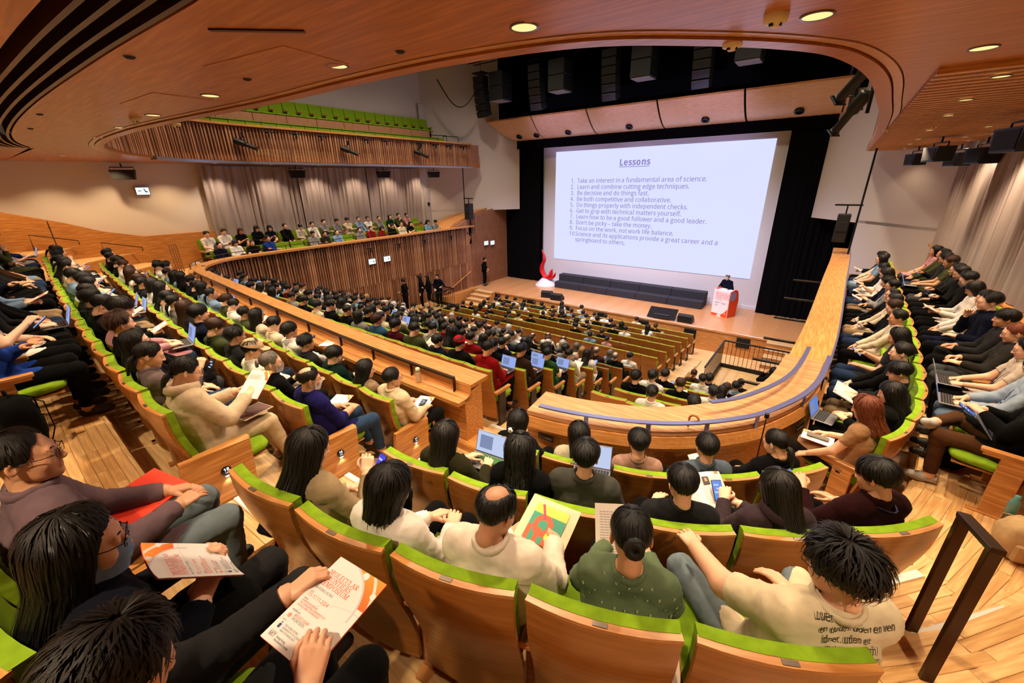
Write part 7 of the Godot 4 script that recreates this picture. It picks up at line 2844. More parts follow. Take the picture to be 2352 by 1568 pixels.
func row_sign(c: Node3D, s: Dictionary) -> void:
	var e := obj("end_panel", seat_meshes["end_panel"], oak("z"), c)
	e.position = Vector3(0.325, 0, 0)
	tag_label(e, "wooden end panel with a lit row sign")
	var b := MB.new()
	b.lathe([Vector2(0, 0.0), Vector2(0.036, 0.0), Vector2(0.036, 0.012), Vector2(0, 0.014)], Vector3(0.022, 0.44, -0.25), 20, Basis(Vector3.FORWARD, PI / 2))
	obj("sign_disc", b.mesh(), flat("sign_black", Color(0.02, 0.02, 0.022), 0.3), e)
	var ink := glow("sign_ink", Color(0.9, 0.94, 1.0), 1.6)
	for q in [["1" + {"A": "T", "B": "S", "C": "R"}[s.row], 0.034, 0.437, -0.262 + 0.032], ["1-20", 0.013, 0.422, -0.262 + 0.026]]:
		var t := obj("sign_text", text_mesh(q[0], q[1], 0.001, "Droid Sans", true), ink, e)
		t.transform = Transform3D(Basis(Vector3.UP, PI / 2), Vector3(0.0375, q[2], q[3]))
	var lt := obj("step_lamp", box_mesh(Vector3(0.008, 0.008, 0.03), 0.0, Vector3(0.03, 0.395, -0.25)), glow("step_glow", Color(0.9, 0.94, 1.0), 3.0), e)
	spot(Vector3(0.04, 0.39, -0.25), Vector3(0.06, 0.0, -0.25), Color(0.9, 0.94, 1.0), 0.03, 50.0, 0.01, "step_light", 0.6, lt)

func tag_label(o: Node, l: String) -> void:
	o.set_meta("label", l)


# ---------------------------------------------------------------- things people hold, and things lying about
func face_tex(key: String, w: int, h: int, painter: Callable) -> StandardMaterial3D:
	if mats.has(key):
		return mats[key]
	var im := Image.create(w, h, false, Image.FORMAT_RGB8)
	for y in h:
		for x in w:
			im.set_pixel(x, y, painter.call(x, y))
	var m := StandardMaterial3D.new()
	m.resource_name = key
	m.albedo_texture = ImageTexture.create_from_image(im)
	m.roughness = 0.55
	mats[key] = m
	return m

func cover_mat() -> StandardMaterial3D:
	return face_tex("programme_cover", 210, 297, func(x: int, y: int) -> Color:
		var c := Color(0.90, 0.88, 0.88)
		var p := Vector2(x, y)
		if y < 104 and p.distance_to(Vector2(40, 140)) > 150:
			c = Color(0.96, 0.60, 0.20).lerp(Color(0.94, 0.40, 0.16), y / 104.0)
			if absf(p.distance_to(Vector2(40, 130)) - 178) < 5:
				c = Color(0.93, 0.85, 0.82)
			if p.distance_to(Vector2(130, 12)) < 13 or p.distance_to(Vector2(200, 52)) < 10:
				c = Color(0.93, 0.90, 0.90)
		elif absf(p.distance_to(Vector2(40, 140)) - 147) < 3 and y < 150:
			c = Color(0.78, 0.76, 0.80)
		elif absf(p.distance_to(Vector2(190, 330)) - 210) < 1.2:
			c = Color(0.80, 0.79, 0.82)
		return c)

func page_mat() -> StandardMaterial3D:
	return face_tex("printed_page", 128, 180, func(x: int, y: int) -> Color:
		var c := Color(0.88, 0.85, 0.82)
		if x > 14 and x < 114 and y > 20 and y < 160 and (y / 4) % 2 == 0 and (x * 7 + (y / 4) * 31) % 23 > 4:
			c = Color(0.66, 0.62, 0.62)
		if y < 14 and x > 96 and x < 118:
			c = Color(0.93, 0.45, 0.25)
		return c)

func sheet(w: float, h: float, t: float, curl := 0.0, n := 8) -> MB:
	# lies in xz, faces +y, its top edge towards -z; bends about its long axis
	var b := MB.new()
	var top := []
	var bot := []
	for i in n + 1:
		var u := float(i) / n - 0.5
		var y := curl * (u * u * 4.0 - 1.0) * 0.25
		top.append(PackedVector3Array([Vector3(u * w, y + t, -h * 0.5), Vector3(u * w, y + t, h * 0.5)]))
		bot.append(PackedVector3Array([Vector3(u * w, y, -h * 0.5), Vector3(u * w, y, h * 0.5)]))
	b.grid(top, false, true)
	b.grid(bot, false, false)
	for i in b.v.size():
		b.uv[i] = Vector2(b.v[i].x / w + 0.5, b.v[i].z / h + 0.5)
	for i in n:
		for s in 2:
			if s == 0:
				b.quad(bot[i][0], top[i][0], top[i + 1][0], bot[i + 1][0])
			else:
				b.quad(top[i][1], bot[i][1], bot[i + 1][1], top[i + 1][1])
	b.quad(top[0][0], bot[0][0], bot[0][1], top[0][1])
	b.quad(bot[n][0], top[n][0], top[n][1], bot[n][1])
	return b

func place(o: Node3D, xf: Transform3D) -> Node3D:
	o.transform = xf
	return o

func booklet(xf: Transform3D, label: String, group := "", big := false, curl := 0.02) -> Node3D:
	var o := place(thing("programme_booklet", label, "booklet", Vector3.ZERO, 0.0, group), xf)
	if not seat_meshes.has("booklet"):
		seat_meshes["booklet"] = sheet(0.21, 0.285, 0.0008, 0.0).mesh()
		seat_meshes["booklet_c"] = sheet(0.21, 0.285, 0.0008, 0.05).mesh()
		seat_meshes["pages"] = sheet(0.205, 0.28, 0.004, 0.0).mesh()
		seat_meshes["pages_c"] = sheet(0.205, 0.28, 0.004, 0.05).mesh()
	var sfx := "_c" if curl > 0.03 else ""
	var cv := obj("cover", seat_meshes["booklet" + sfx], cover_mat(), o)
	cv.position.y = 0.0045
	obj("pages", seat_meshes["pages" + sfx], flat("paper_edge", Color(0.86, 0.83, 0.80), 0.8), o)
	var bk := obj("back_cover", seat_meshes["booklet" + sfx], flat("booklet_back", Color(0.90, 0.30, 0.12), 0.6), o)
	bk.position.y = -0.0012
	var lines := [["MOLECULAR", 0.0205, -0.092, -0.076, "og", "Droid Serif"], ["FRONTIERS", 0.0205, -0.092, -0.058, "og", "Droid Serif"], ["SYMPOSIUM", 0.0205, -0.092, -0.040, "og", "Droid Serif"]]
	if big:
		lines += [["IN HONG KONG", 0.011, -0.092, -0.026, "gr", "Droid Sans"], ["DATE", 0.006, -0.092, -0.012, "gr", "Droid Sans"], ["15-17.11.2024", 0.014, -0.092, 0.002, "og", "Droid Sans"], ["VENUE", 0.006, -0.092, 0.012, "gr", "Droid Sans"], ["SHAW AUDITORIUM,", 0.0075, -0.092, 0.020, "og", "Droid Sans"], ["THE HONG KONG UNIVERSITY OF", 0.0075, -0.092, 0.028, "og", "Droid Sans"], ["SCIENCE AND TECHNOLOGY", 0.0075, -0.092, 0.036, "og", "Droid Sans"], ["ORGANIZERS", 0.006, -0.092, 0.052, "gr", "Droid Sans"], ["MOLECULAR", 0.011, -0.070, 0.064, "og", "Droid Sans"], ["FRONTIERS", 0.011, -0.070, 0.074, "gr", "Droid Sans"], ["AUSVIC", 0.016, 0.028, 0.078, "gr", "Droid Sans"], ["HOST", 0.006, -0.092, 0.084, "gr", "Droid Sans"], ["THE HONG KONG", 0.0075, -0.070, 0.094, "gr", "Droid Sans"], ["UNIVERSITY OF SCIENCE", 0.0075, -0.070, 0.102, "gr", "Droid Sans"], ["AND TECHNOLOGY", 0.0075, -0.070, 0.110, "gr", "Droid Sans"], ["CO-HOST", 0.006, -0.092, 0.119, "gr", "Droid Sans"], ["MIT", 0.014, -0.092, 0.132, "dk", "Droid Sans"], ["Hong Kong", 0.008, -0.062, 0.126, "dk", "Droid Sans"], ["Innovation Node", 0.008, -0.062, 0.134, "dk", "Droid Sans"]]
	var inks := {"og": flat("ink_orange", Color(0.86, 0.33, 0.16), 0.6), "gr": flat("ink_grey", Color(0.42, 0.41, 0.45), 0.6), "dk": flat("ink_dark", Color(0.12, 0.12, 0.14), 0.6)}
	for l in lines:
		var t := obj("lettering", text_mesh(l[0], l[1], 0.0003, l[5]), inks[l[4]], o)
		t.transform = Transform3D(Basis(Vector3.RIGHT, -PI / 2), Vector3(l[2], 0.0056, l[3]))
	if big:
		var b := MB.new()
		b.box(Vector3(-0.083, 0.0055, 0.098), Vector3(0.009, 0.0004, 0.012))
		b.box(Vector3(-0.083, 0.0056, 0.088), Vector3(0.004, 0.0004, 0.004))
		obj("crest", b.mesh(), flat("ink_crest", Color(0.25, 0.25, 0.45), 0.6), o)
		b = MB.new()
		for k in 5:
			b.lathe([Vector2(0.0016, 0), Vector2(0.003, 0), Vector2(0.003, 0.0003), Vector2(0.0016, 0.0003)], Vector3(-0.083 + cos(k * TAU / 5) * 0.004, 0.0053, 0.065 + sin(k * TAU / 5) * 0.004), 8)
		obj("ring_emblem", b.mesh(), flat("ink_orange", Color(0.86, 0.33, 0.16), 0.6), o)
	return o

func phone(xf: Transform3D, label: String, group := "", tint := Color(0.45, 0.60, 1.0)) -> Node3D:
	var o := place(thing("phone", label, "phone", Vector3.ZERO, 0.0, group), xf)
	if not seat_meshes.has("phone"):
		seat_meshes["phone"] = box_mesh(Vector3(0.074, 0.008, 0.152), 0.003)
		seat_meshes["phone_screen"] = box_mesh(Vector3(0.066, 0.001, 0.142), 0.0, Vector3(0, 0.0042, 0))
	obj("case", seat_meshes["phone"], flat("phone_black", Color(0.03, 0.03, 0.035), 0.25), o)
	obj("screen", seat_meshes["phone_screen"], glow("phone_glow" + tint.to_html(), tint, 0.75), o)
	for k in 3:
		obj("message", box_mesh(Vector3(0.036, 0.0005, 0.012), 0.0, Vector3(-0.008 + 0.016 * (k % 2), 0.0049, -0.04 + 0.026 * k)), glow("message_glow", Color(0.75, 0.85, 1.0), 0.9), o)
	return o

func laptop(xf: Transform3D, label: String, group := "", keys := Color(0.06, 0.06, 0.065), tint := Color(0.80, 0.86, 1.0), body := Color(0.50, 0.50, 0.52)) -> Node3D:
	var o := place(thing("laptop", label, "laptop", Vector3.ZERO, 0.0, group), xf)
	if not seat_meshes.has("lap_base"):
		seat_meshes["lap_base"] = box_mesh(Vector3(0.31, 0.014, 0.21), 0.004)
		var b := MB.new()
		for r in 5:
			for k in 12:
				b.box(Vector3(-0.132 + 0.024 * k, 0.0085, -0.075 + 0.022 * r), Vector3(0.020, 0.004, 0.018))
		seat_meshes["lap_keys"] = b.mesh()
		b = MB.new()
		b.box(Vector3(0, 0.1, 0), Vector3(0.31, 0.205, 0.006), 0.002)
		seat_meshes["lap_lid"] = b.mesh()
		seat_meshes["lap_screen"] = box_mesh(Vector3(0.295, 0.185, 0.001), 0.0, Vector3(0, 0.103, 0.004))
		seat_meshes["lap_window"] = box_mesh(Vector3(0.13, 0.12, 0.001), 0.0, Vector3(-0.05, 0.105, 0.005))
	var mt := flat("laptop_" + body.to_html(), body, 0.35, 0.6)
	obj("base", seat_meshes["lap_base"], mt, o)
	var kb := obj("keyboard", seat_meshes["lap_keys"], flat("keys_" + keys.to_html(), keys, 0.5), o)
	kb.set_meta("kind", "stuff")
	var bs := Transform3D(Basis(Vector3.RIGHT, -0.32), Vector3(0, 0.006, -0.105))
	var lid := obj("lid", seat_meshes["lap_lid"], mt, o)
	lid.transform = bs
	obj("screen", seat_meshes["lap_screen"], glow("laptop_glow" + tint.to_html(), tint, 0.8), lid)
	obj("window", seat_meshes["lap_window"], glow("window_glow", Color(0.55, 0.62, 0.80), 0.7), lid)
	return o

func open_book(xf: Transform3D, label: String, photos := false) -> Node3D:
	var o := place(thing("open_book", label, "book"), xf)
	for s in [-1.0, 1.0]:
		var b := MB.new()
		var rows := []
		for i in 9:
			var u := i / 8.0
			var y := 0.016 * sin(u * PI * 0.9) + 0.006
			rows.append(PackedVector3Array([Vector3(s * u * 0.2, y, -0.14), Vector3(s * u * 0.2, y, 0.14)]))
		b.grid(rows, false, s > 0)
		for i in b.v.size():
			b.uv[i] = Vector2(absf(b.v[i].x) / 0.2, b.v[i].z / 0.28 + 0.5)
		obj("page", b.mesh(), page_mat(), o)
		if photos:
			obj("portrait", box_mesh(Vector3(0.05, 0.001, 0.06), 0.0, Vector3(s * 0.1 - 0.035, 0.024, -0.07)), flat("portrait_print", Color(0.20, 0.16, 0.15), 0.6), o)
			obj("portrait_face", box_mesh(Vector3(0.02, 0.001, 0.026), 0.004 * 0.0, Vector3(s * 0.1 - 0.035, 0.0247, -0.075)), flat("portrait_skin", Color(0.70, 0.52, 0.44), 0.6), o)
	obj("cover", box_mesh(Vector3(0.41, 0.006, 0.285), 0.001, Vector3(0, 0.002, 0)), flat("book_cover", Color(0.85, 0.82, 0.80), 0.6), o)
	return o

func bag(at: Vector3, turn: float, size: Vector3, mt: Material, label: String, strap := true) -> Node3D:
	var o := thing("bag", label, "bag", at, turn)
	var b := MB.new()
	var rows := []
	for i in 13:
		var v := -PI / 2 + PI * i / 12.0
		var r := PackedVector3Array()
		for j in 25:
			var u := -TAU * j / 24.0
			var p := Vector3(signf(cos(u)) * pow(absf(cos(u)), 0.6) * pow(absf(cos(v)), 0.6), signf(sin(v)) * pow(absf(sin(v)), 0.7), signf(sin(u)) * pow(absf(sin(u)), 0.6) * pow(absf(cos(v)), 0.6)) * size * 0.5
			p += p.normalized() * 0.02 * noise.get_noise_3d(p.x * 11 + at.x, p.y * 11, p.z * 11)
			r.append(p + Vector3(0, size.y * 0.5, 0))
		rows.append(r)
	b.grid(rows, true, false)
	obj("bag_body", b.mesh(), mt, o)
	b = MB.new()
	b.box(Vector3(0, size.y * 0.35, size.z * 0.47), Vector3(size.x * 0.7, size.y * 0.45, 0.04), 0.012)
	obj("front_pocket", b.mesh(), mt, o)
	if strap:
		for s in [-1.0, 1.0]:
			b = MB.new()
			b.tube([Vector3(s * size.x * 0.25, size.y * 0.9, -size.z * 0.4), Vector3(s * size.x * 0.28, size.y * 0.8, -size.z * 0.62), Vector3(s * size.x * 0.3, size.y * 0.3, -size.z * 0.6), Vector3(s * size.x * 0.32, size.y * 0.08, -size.z * 0.4)], [0.013], 6, true, 0.35)
			obj("strap", b.mesh(), mt, o)
		b = MB.new()
		b.tube([Vector3(-0.04, size.y * 0.97, 0), Vector3(-0.03, size.y + 0.05, 0), Vector3(0.03, size.y + 0.05, 0), Vector3(0.04, size.y * 0.97, 0)], [0.008], 6)
		obj("handle", b.mesh(), mt, o)
	return o

# a transform between both hands of someone already placed, tilted towards the face
func lap_of(key: String, y: float, z: float, tilt: float, x := 0.0, yaw := 0.0) -> Transform3D:
	var p: Array = placed_people[key]
	return (p[1] as Transform3D) * Transform3D(Basis(Vector3.UP, yaw) * Basis(Vector3.RIGHT, tilt), Vector3(x, y, z))

func in_hand(key: String, s: int, tilt: float, yaw := 0.0, push := Vector3(0, 0.0, -0.10)) -> Transform3D:
	var p: Array = placed_people[key]
	var w: Transform3D = figs[p[0]].wrists[s]
	var base: Transform3D = p[1]
	return base * Transform3D(Basis(Vector3.UP, yaw) * Basis(Vector3.RIGHT, tilt), w.origin + push)

# lays flat lettering or dots on the back of a garment by looking up how far it stands out
func drape(top: MB, chest: Transform3D, src: ArrayMesh, push := 0.0025, side := 1.0) -> ArrayMesh:
	var cellw := 0.02
	var hm := {}
	var inv := chest.affine_inverse()
	for i in top.v.size():
		var p := inv * top.v[i]
		if (inv.basis * top.n[i]).z * side < 0.15:
			continue
		var k := Vector2i(roundi(p.x / cellw), roundi(p.y / cellw))
		hm[k] = maxf(hm.get(k, -1.0), p.z * side)
	var b := MB.new()
	var a := src.surface_get_arrays(0)
	var vs: PackedVector3Array = a[Mesh.ARRAY_VERTEX]
	var get_h := func(x: float, y: float) -> float:
		var fx := x / cellw
		var fy := y / cellw
		var i := floori(fx)
		var j := floori(fy)
		var s := 0.0
		var w := 0.0
		for di in 2:
			for dj in 2:
				var k := Vector2i(i + di, j + dj)
				if hm.has(k):
					var ww := (1.0 - absf(fx - i - di)) * (1.0 - absf(fy - j - dj)) + 0.001
					s += hm[k] * ww
					w += ww
		return s / w if w > 0.2 else -9.0
	var src_i: PackedInt32Array = a[Mesh.ARRAY_INDEX] if a[Mesh.ARRAY_INDEX] else PackedInt32Array(range(vs.size()))
	var hs := PackedFloat32Array()
	for v in vs:
		var h: float = get_h.call(v.x, v.y)
		hs.append(h)
		b.v.append(chest * Vector3(v.x, v.y, (h + push + v.z) * side))
		b.n.append(chest.basis.z * side)
	for q in range(0, src_i.size(), 3):
		var lo := minf(hs[src_i[q]], minf(hs[src_i[q + 1]], hs[src_i[q + 2]]))
		var hi := maxf(hs[src_i[q]], maxf(hs[src_i[q + 1]], hs[src_i[q + 2]]))
		if lo > -5.0 and hi - lo < 0.03:
			b.idx.append_array([src_i[q], src_i[q + 1], src_i[q + 2]])
	b.uv.resize(b.v.size())
	return b.mesh()

func build_props() -> void:
	# print on the cream tee
	var key := "rear_near C 4"
	var fi: int = placed_people[key][0]
	var host: Node3D
	var dots: Node3D
	for c in get_children():
		if c.has_meta("label"):
			if str(c.get_meta("label")).begins_with("curly-haired man"):
				host = c
			elif str(c.get_meta("label")).begins_with("woman with a black hair bun"):
				dots = c
	var ink := flat("tee_ink", Color(0.22, 0.26, 0.20), 0.8)
	var row := 0
	for l in ["Livet", "en døden uden en ven", "idner. uden et", "To Live (Danish)", "Is to Live within", "a friend"]:
		var am := drape(figs[fi].top, figs[fi].chest, shifted(text_mesh(l, 0.027, 0.0004, "Droid Sans", false, true), Vector3(-0.12 + 0.012 * row, 0.22 - 0.031 * row, 0)))
		obj("lettering", am, ink, host.get_node("tee_shirt"))
		row += 1
	# white dots on the green blouse
	var di: int = placed_people["rear_near C 3"][0]
	var db := MB.new()
	var r := RandomNumberGenerator.new()
	r.seed = 5
	for i in 9:
		for j in 9:
			var p := Vector3(-0.2 + 0.05 * i + (0.025 if j % 2 else 0.0) + r.randf_range(-0.008, 0.008), -0.06 + 0.045 * j + r.randf_range(-0.008, 0.008), 0)
			var q := r.randf_range(0.003, 0.006)
			for k in 6:
				db.tri(p, p + Vector3(cos(TAU * k / 6), sin(TAU * k / 6), 0) * q, p + Vector3(cos(TAU * (k + 1) / 6), sin(TAU * (k + 1) / 6), 0) * q)
	var dm := obj("white_dots", drape(figs[di].top, figs[di].chest, db.mesh(), 0.003), flat("dot_white", Color(0.80, 0.80, 0.74), 0.8), dots.get_node("blouse"))
	dm.set_meta("kind", "stuff")
	# things held by the people one can recognise
	booklet(Transform3D(Basis(Vector3(0.99, -0.035, -0.14), Vector3(0.043, 0.997, 0.057), Vector3(0.137, -0.062, 0.989)).orthonormalized(), Vector3(-0.984, 4.804, -0.348)), "large white programme booklet with an orange corner held by the spiky-haired reader", "", true)
	booklet(Transform3D(Basis(Vector3(-0.998, 0.049, -0.036), Vector3(0.059, 0.74, -0.67), Vector3(-0.016, -0.67, -0.74)).orthonormalized(), Vector3(-1.603, 4.74, -0.18)), "curved white programme booklet held over the black backpack", "", true, 0.05)
	var fo := place(thing("folder", "plain orange folder on the lap of the man in mauve", "folder"), Transform3D(Basis(Vector3(0.901, -0.238, -0.363), Vector3(0.241, 0.97, -0.039), Vector3(0.362, -0.052, 0.931)).orthonormalized(), Vector3(-2.44, 4.585, -0.18)))
	obj("board", sheet(0.23, 0.31, 0.004).mesh(), flat("folder_orange", Color(0.93, 0.25, 0.16), 0.5), fo)
	obj("inner_sheet", sheet(0.22, 0.30, 0.002).mesh(), flat("paper_edge", Color(0.86, 0.83, 0.80), 0.8), fo).position.y = -0.003
	var bp := bag(Vector3.ZERO, 0.0, Vector3(0.34, 0.17, 0.36), cloth("bag_black", Color(0.03, 0.03, 0.032)), "soft black backpack on the lap of the masked woman", false)
	bp.transform = lap_of("rear_near D 1", 0.57, -0.46, 0.1)
	phone(in_hand("rear_near C 0", 1, 0.9, -0.2), "lit phone with a chat held by the woman in beige sequins", "", Color(0.32, 0.30, 0.95))
	var dr := place(thing("drawing", "bright crayon drawing on cream cloth held by the balding man", "drawing"), lap_of("rear_near C 2", 0.80, -0.66, 0.35, 0.14, -0.2))
	obj("cloth", sheet(0.30, 0.30, 0.003, 0.03).mesh(), flat("cloth_cream", Color(0.82, 0.74, 0.62), 0.9), dr)
	obj("crayon_print", sheet(0.20, 0.22, 0.001).mesh(), face_tex("crayon", 64, 64, func(x: int, y: int) -> Color:
		var c := Color(0.10, 0.52, 0.42)
		if y < 16:
			c = Color(0.92, 0.75, 0.25)
		if absf(Vector2(x - 26, y - 34).length() - 14) < 5 or (y > 38 and (x / 9) % 2 == 0):
			c = Color(0.92, 0.28, 0.12)
		if Vector2(x - 44, y - 48).length() < 8:
			c = Color(0.95, 0.80, 0.15)
		if absf(x - 14 - (y - 4) * 0.6) < 2.5 and y < 24:
			c = Color(0.85, 0.12, 0.25)
		return c), dr).position.y = 0.004
	var sh := place(thing("paper_sheet", "printed white sheet held upright by the woman in the dotted blouse", "paper"), lap_of("rear_near C 3", 0.86, -0.62, 0.9, -0.06, 0.2))
	obj("sheet", sheet(0.21, 0.29, 0.001, 0.02).mesh(), page_mat(), sh)
	laptop(lap_of("rear_near B 0", 0.70, -0.70, 0.0, 0.03), "open laptop with a green keyboard cover used by the woman in olive", "", Color(0.16, 0.45, 0.10))
	laptop(lap_of("rear_near B 2", 0.70, -0.72, 0.0), "open laptop with a white screen used by the person in grey denim")
	open_book(lap_of("rear_near B 4", 0.80, -0.72, 0.45, -0.25, 0.1), "open book with two portrait photographs beside the mauve hoodie", true)
	phone(in_hand("rear_near B 4", 0, 0.7, 0.0), "lit phone held over the open book", "", Color(0.45, 0.62, 1.0))
	phone(in_hand("rear_near B 5", 0, 0.9, 0.2), "lit phone held up by the man in red and black stripes", "", Color(0.50, 0.65, 1.0))
	var rf := place(thing("folder", "bright red folder between the mauve hoodie and the striped shirt", "folder"), lap_of("rear_near B 5", 0.74, -0.66, 0.5, -0.22, 0.3))
	obj("board", sheet(0.22, 0.30, 0.004).mesh(), flat("folder_red", Color(0.88, 0.10, 0.12), 0.5), rf)
	booklet(lap_of("rear_near A 4", 0.74, -0.62, 0.75, -0.40, 0.1), "white programme standing against the parapet beside the tied-haired person in black", "", false)
	booklet(in_hand("rear_far C 0", 1, 0.6, 0.45, Vector3(-0.05, 0.06, -0.10)), "white printed booklet read by the woman in the beige hoodie")
	var tb := place(thing("tablet", "brown-covered tablet lying on the lap of the woman in the beige hoodie", "tablet"), lap_of("rear_far C 0", 0.70, -0.66, 0.0, 0.08, 0.2))
	obj("case", box_mesh(Vector3(0.2, 0.014, 0.26), 0.004), flat("tablet_case", Color(0.30, 0.16, 0.13), 0.5), tb)
	obj("rim", box_mesh(Vector3(0.215, 0.008, 0.275), 0.003), flat("tablet_rim", Color(0.66, 0.55, 0.44), 0.6), tb)
	phone(in_hand("rear_far C 1", 1, 1.0, 0.2), "dark phone raised beside the beige hoodie", "", Color(0.05, 0.05, 0.06))
	booklet(lap_of("rear_far B 0", 0.72, -0.62, 0.05, -0.22, 0.5), "programme booklet with an orange edge on the purple shirt's lap")
	booklet(lap_of("rear_far A 0", 0.72, -0.64, 0.05, 0.03, 0.4), "programme booklet with a black phone on it on the sand shirt's knee")
	phone(lap_of("rear_far A 0", 0.732, -0.62, 0.05, 0.05, 0.5), "black phone lying on a booklet on the sand shirt's knee", "", Color(0.02, 0.02, 0.025))
	booklet(lap_of("near_side A 0", 0.72, -0.60, 0.05, -0.05, 0.3), "programme booklet under a grey device on the tan top's lap")
	var dv := place(thing("grey_case", "slim grey case lying on a booklet beside the tan top", "case"), lap_of("near_side A 0", 0.74, -0.60, 0.05, -0.05, 0.35))
	obj("case", box_mesh(Vector3(0.075, 0.02, 0.2), 0.006), flat("case_grey", Color(0.42, 0.39, 0.35), 0.5), dv)
	open_book(lap_of("near_side A 2", 0.80, -0.66, 0.4), "open booklet held up by the man in the dark jacket")
	laptop(lap_of("near_side A 1", 0.70, -0.74, 0.0), "grey laptop with a blue screen on the black cardigan's lap", "", Color(0.06, 0.06, 0.065), Color(0.40, 0.56, 0.90))
	laptop(lap_of("near_side B 1", 0.69, -0.74, 0.0), "silver laptop with a blue screen used by the pale striped shirt", "", Color(0.06, 0.06, 0.065), Color(0.40, 0.60, 1.0), Color(0.62, 0.62, 0.64))
	laptop(lap_of("near_side B 2", 0.69, -0.74, 0.0), "silver laptop used by the man in the off-white tee", "", Color(0.06, 0.06, 0.065), Color(0.75, 0.80, 0.95), Color(0.62, 0.62, 0.64))
	var ts := place(thing("tablet", "grey folded tablet cover resting against the brown trousers", "tablet"), lap_of("near_side B 0", 0.78, -0.52, 0.9, -0.08))
	obj("cover", box_mesh(Vector3(0.18, 0.008, 0.25), 0.003), flat("tablet_grey", Color(0.42, 0.44, 0.52), 0.5), ts)
	phone(in_hand("near_side B 0", 0, 0.6, 0.0), "phone held above the brown trousers", "", Color(0.35, 0.50, 0.90))
	# what the wider audience holds
	for k in placed_people:
		var p: Array = placed_people[k]
		if p[0] >= 14:
			continue
		var zn: String = str(k).split(" ")[0]
		var zw := zone_words(zn, str(k).split(" ")[1])
		if p[0] in [2, 9] :
			if zn.begins_with("stalls"):
				var o := place(thing("paper_sheet", "white sheet read in the " + zw, "paper", Vector3.ZERO, 0.0, "sheets read in the " + zw), lap_of(k, 0.80, -0.66, 0.45))
				if not seat_meshes.has("sheet"):
					seat_meshes["sheet"] = sheet(0.21, 0.29, 0.001, 0.02).mesh()
				obj("sheet", seat_meshes["sheet"], flat("paper_white", Color(0.86, 0.84, 0.82), 0.8), o)
			else:
				booklet(lap_of(k, 0.80, -0.66, 0.45), "programme booklet read in the " + zw, "booklets read in the " + zw)
		elif p[0] in [3, 10]:
			phone(in_hand(k, 1, 0.7), "lit phone held in the " + zw, "phones held in the " + zw, Color(0.55, 0.68, 1.0))
		elif p[0] in [6, 13] and not zn.begins_with("stalls_front"):
			laptop(lap_of(k, 0.69, -0.74, 0.0), "open laptop used in the " + zw, "laptops used in the " + zw, Color(0.06, 0.06, 0.065), Color(0.62, 0.72, 1.0))
	# loose things
	var pn := thing("hair_clip", "black and white panda clip in the girl's hair", "hair clip", Vector3.ZERO)
	pn.transform = (placed_people["rear_near A 0"][1] as Transform3D) * (figs[placed_people["rear_near A 0"][0]].head as Transform3D) * Transform3D(Basis.IDENTITY, Vector3(0, -0.06, 0.125))
	for q in [[Vector3(0, 0, 0), 0.028, 0], [Vector3(-0.022, 0.024, 0), 0.011, 1], [Vector3(0.022, 0.024, 0), 0.011, 1], [Vector3(-0.011, 0.004, 0.024), 0.007, 1], [Vector3(0.011, 0.004, 0.024), 0.007, 1]]:
		var b := MB.new()
		var rows := []
		for i in 7:
			var an := -PI / 2 + PI * i / 6
			rows.append(Vector2(cos(an) * q[1], sin(an) * q[1]))
		b.lathe(rows, q[0], 12)
		obj("panda_face" if q[2] == 0 else "panda_patch", b.mesh(), flat("panda_%d" % q[2], Color(0.88, 0.87, 0.85) if q[2] == 0 else Color(0.03, 0.03, 0.03), 0.9), pn)
	bag(Vector3(-2.75, 3.53, -0.85), 0.4, Vector3(0.38, 0.24, 0.30), cloth("bag_navy", Color(0.03, 0.035, 0.07)), "dark navy bag and coat on the aisle floor below the lit row sign")
	bag(Vector3(-5.2, 3.90, 0.12), 0.2, Vector3(0.36, 0.5, 0.26), cloth("bag_black", Color(0.03, 0.03, 0.032)), "tall black backpack standing behind the beige hoodie's seat")
	bag(Vector3(-2.72, 3.15, -1.75), 0.3, Vector3(0.34, 0.26, 0.18), flat("tote_brown", Color(0.28, 0.17, 0.10), 0.5), "brown leather handbag standing beside the chat phone")
	bag(Vector3(1.72, 3.15, -4.35), 0.2, Vector3(0.36, 0.34, 0.26), cloth("bag_cream", Color(0.70, 0.58, 0.42)), "cream backpack with a clear bottle by the aisle of the near gallery")
	bag(Vector3(1.45, 3.15, -5.6), 0.9, Vector3(0.34, 0.20, 0.24), cloth("bag_black", Color(0.03, 0.03, 0.032)), "small black camera bag under the second gallery row")
	bag(Vector3(-3.45, 1.96, -4.9), 0.3, Vector3(0.32, 0.42, 0.22), cloth("bag_black", Color(0.03, 0.03, 0.032)), "black backpack standing in the stalls aisle")
	bag(Vector3(-17.6, 3.15, -4.9), 0.3, Vector3(0.34, 0.40, 0.24), cloth("bag_white", Color(0.66, 0.64, 0.62)), "pale plastic bag standing by the brass posts")
	var bo := thing("bottle", "beige drinking bottle standing on the rear parapet shelf", "bottle", Vector3(-4.05, 3.5, -3.22))
	var bb := MB.new()
	bb.lathe([Vector2(0.0, 0.0), Vector2(0.034, 0.0), Vector2(0.036, 0.01), Vector2(0.036, 0.15), Vector2(0.03, 0.165)], Vector3.ZERO, 18)
	obj("bottle_body", bb.mesh(), flat("bottle_beige", Color(0.74, 0.64, 0.50), 0.5), bo)
	bb = MB.new()
	bb.lathe([Vector2(0.031, 0.165), Vector2(0.031, 0.18), Vector2(0.027, 0.205), Vector2(0.0, 0.212)], Vector3.ZERO, 18)
	obj("cap", bb.mesh(), flat("bottle_cap", Color(0.80, 0.74, 0.64), 0.5), bo)
	bb = MB.new()
	bb.lathe([Vector2(0.0335, 0.158), Vector2(0.0335, 0.168)], Vector3.ZERO, 18)
	obj("band", bb.mesh(), black_metal(), bo)
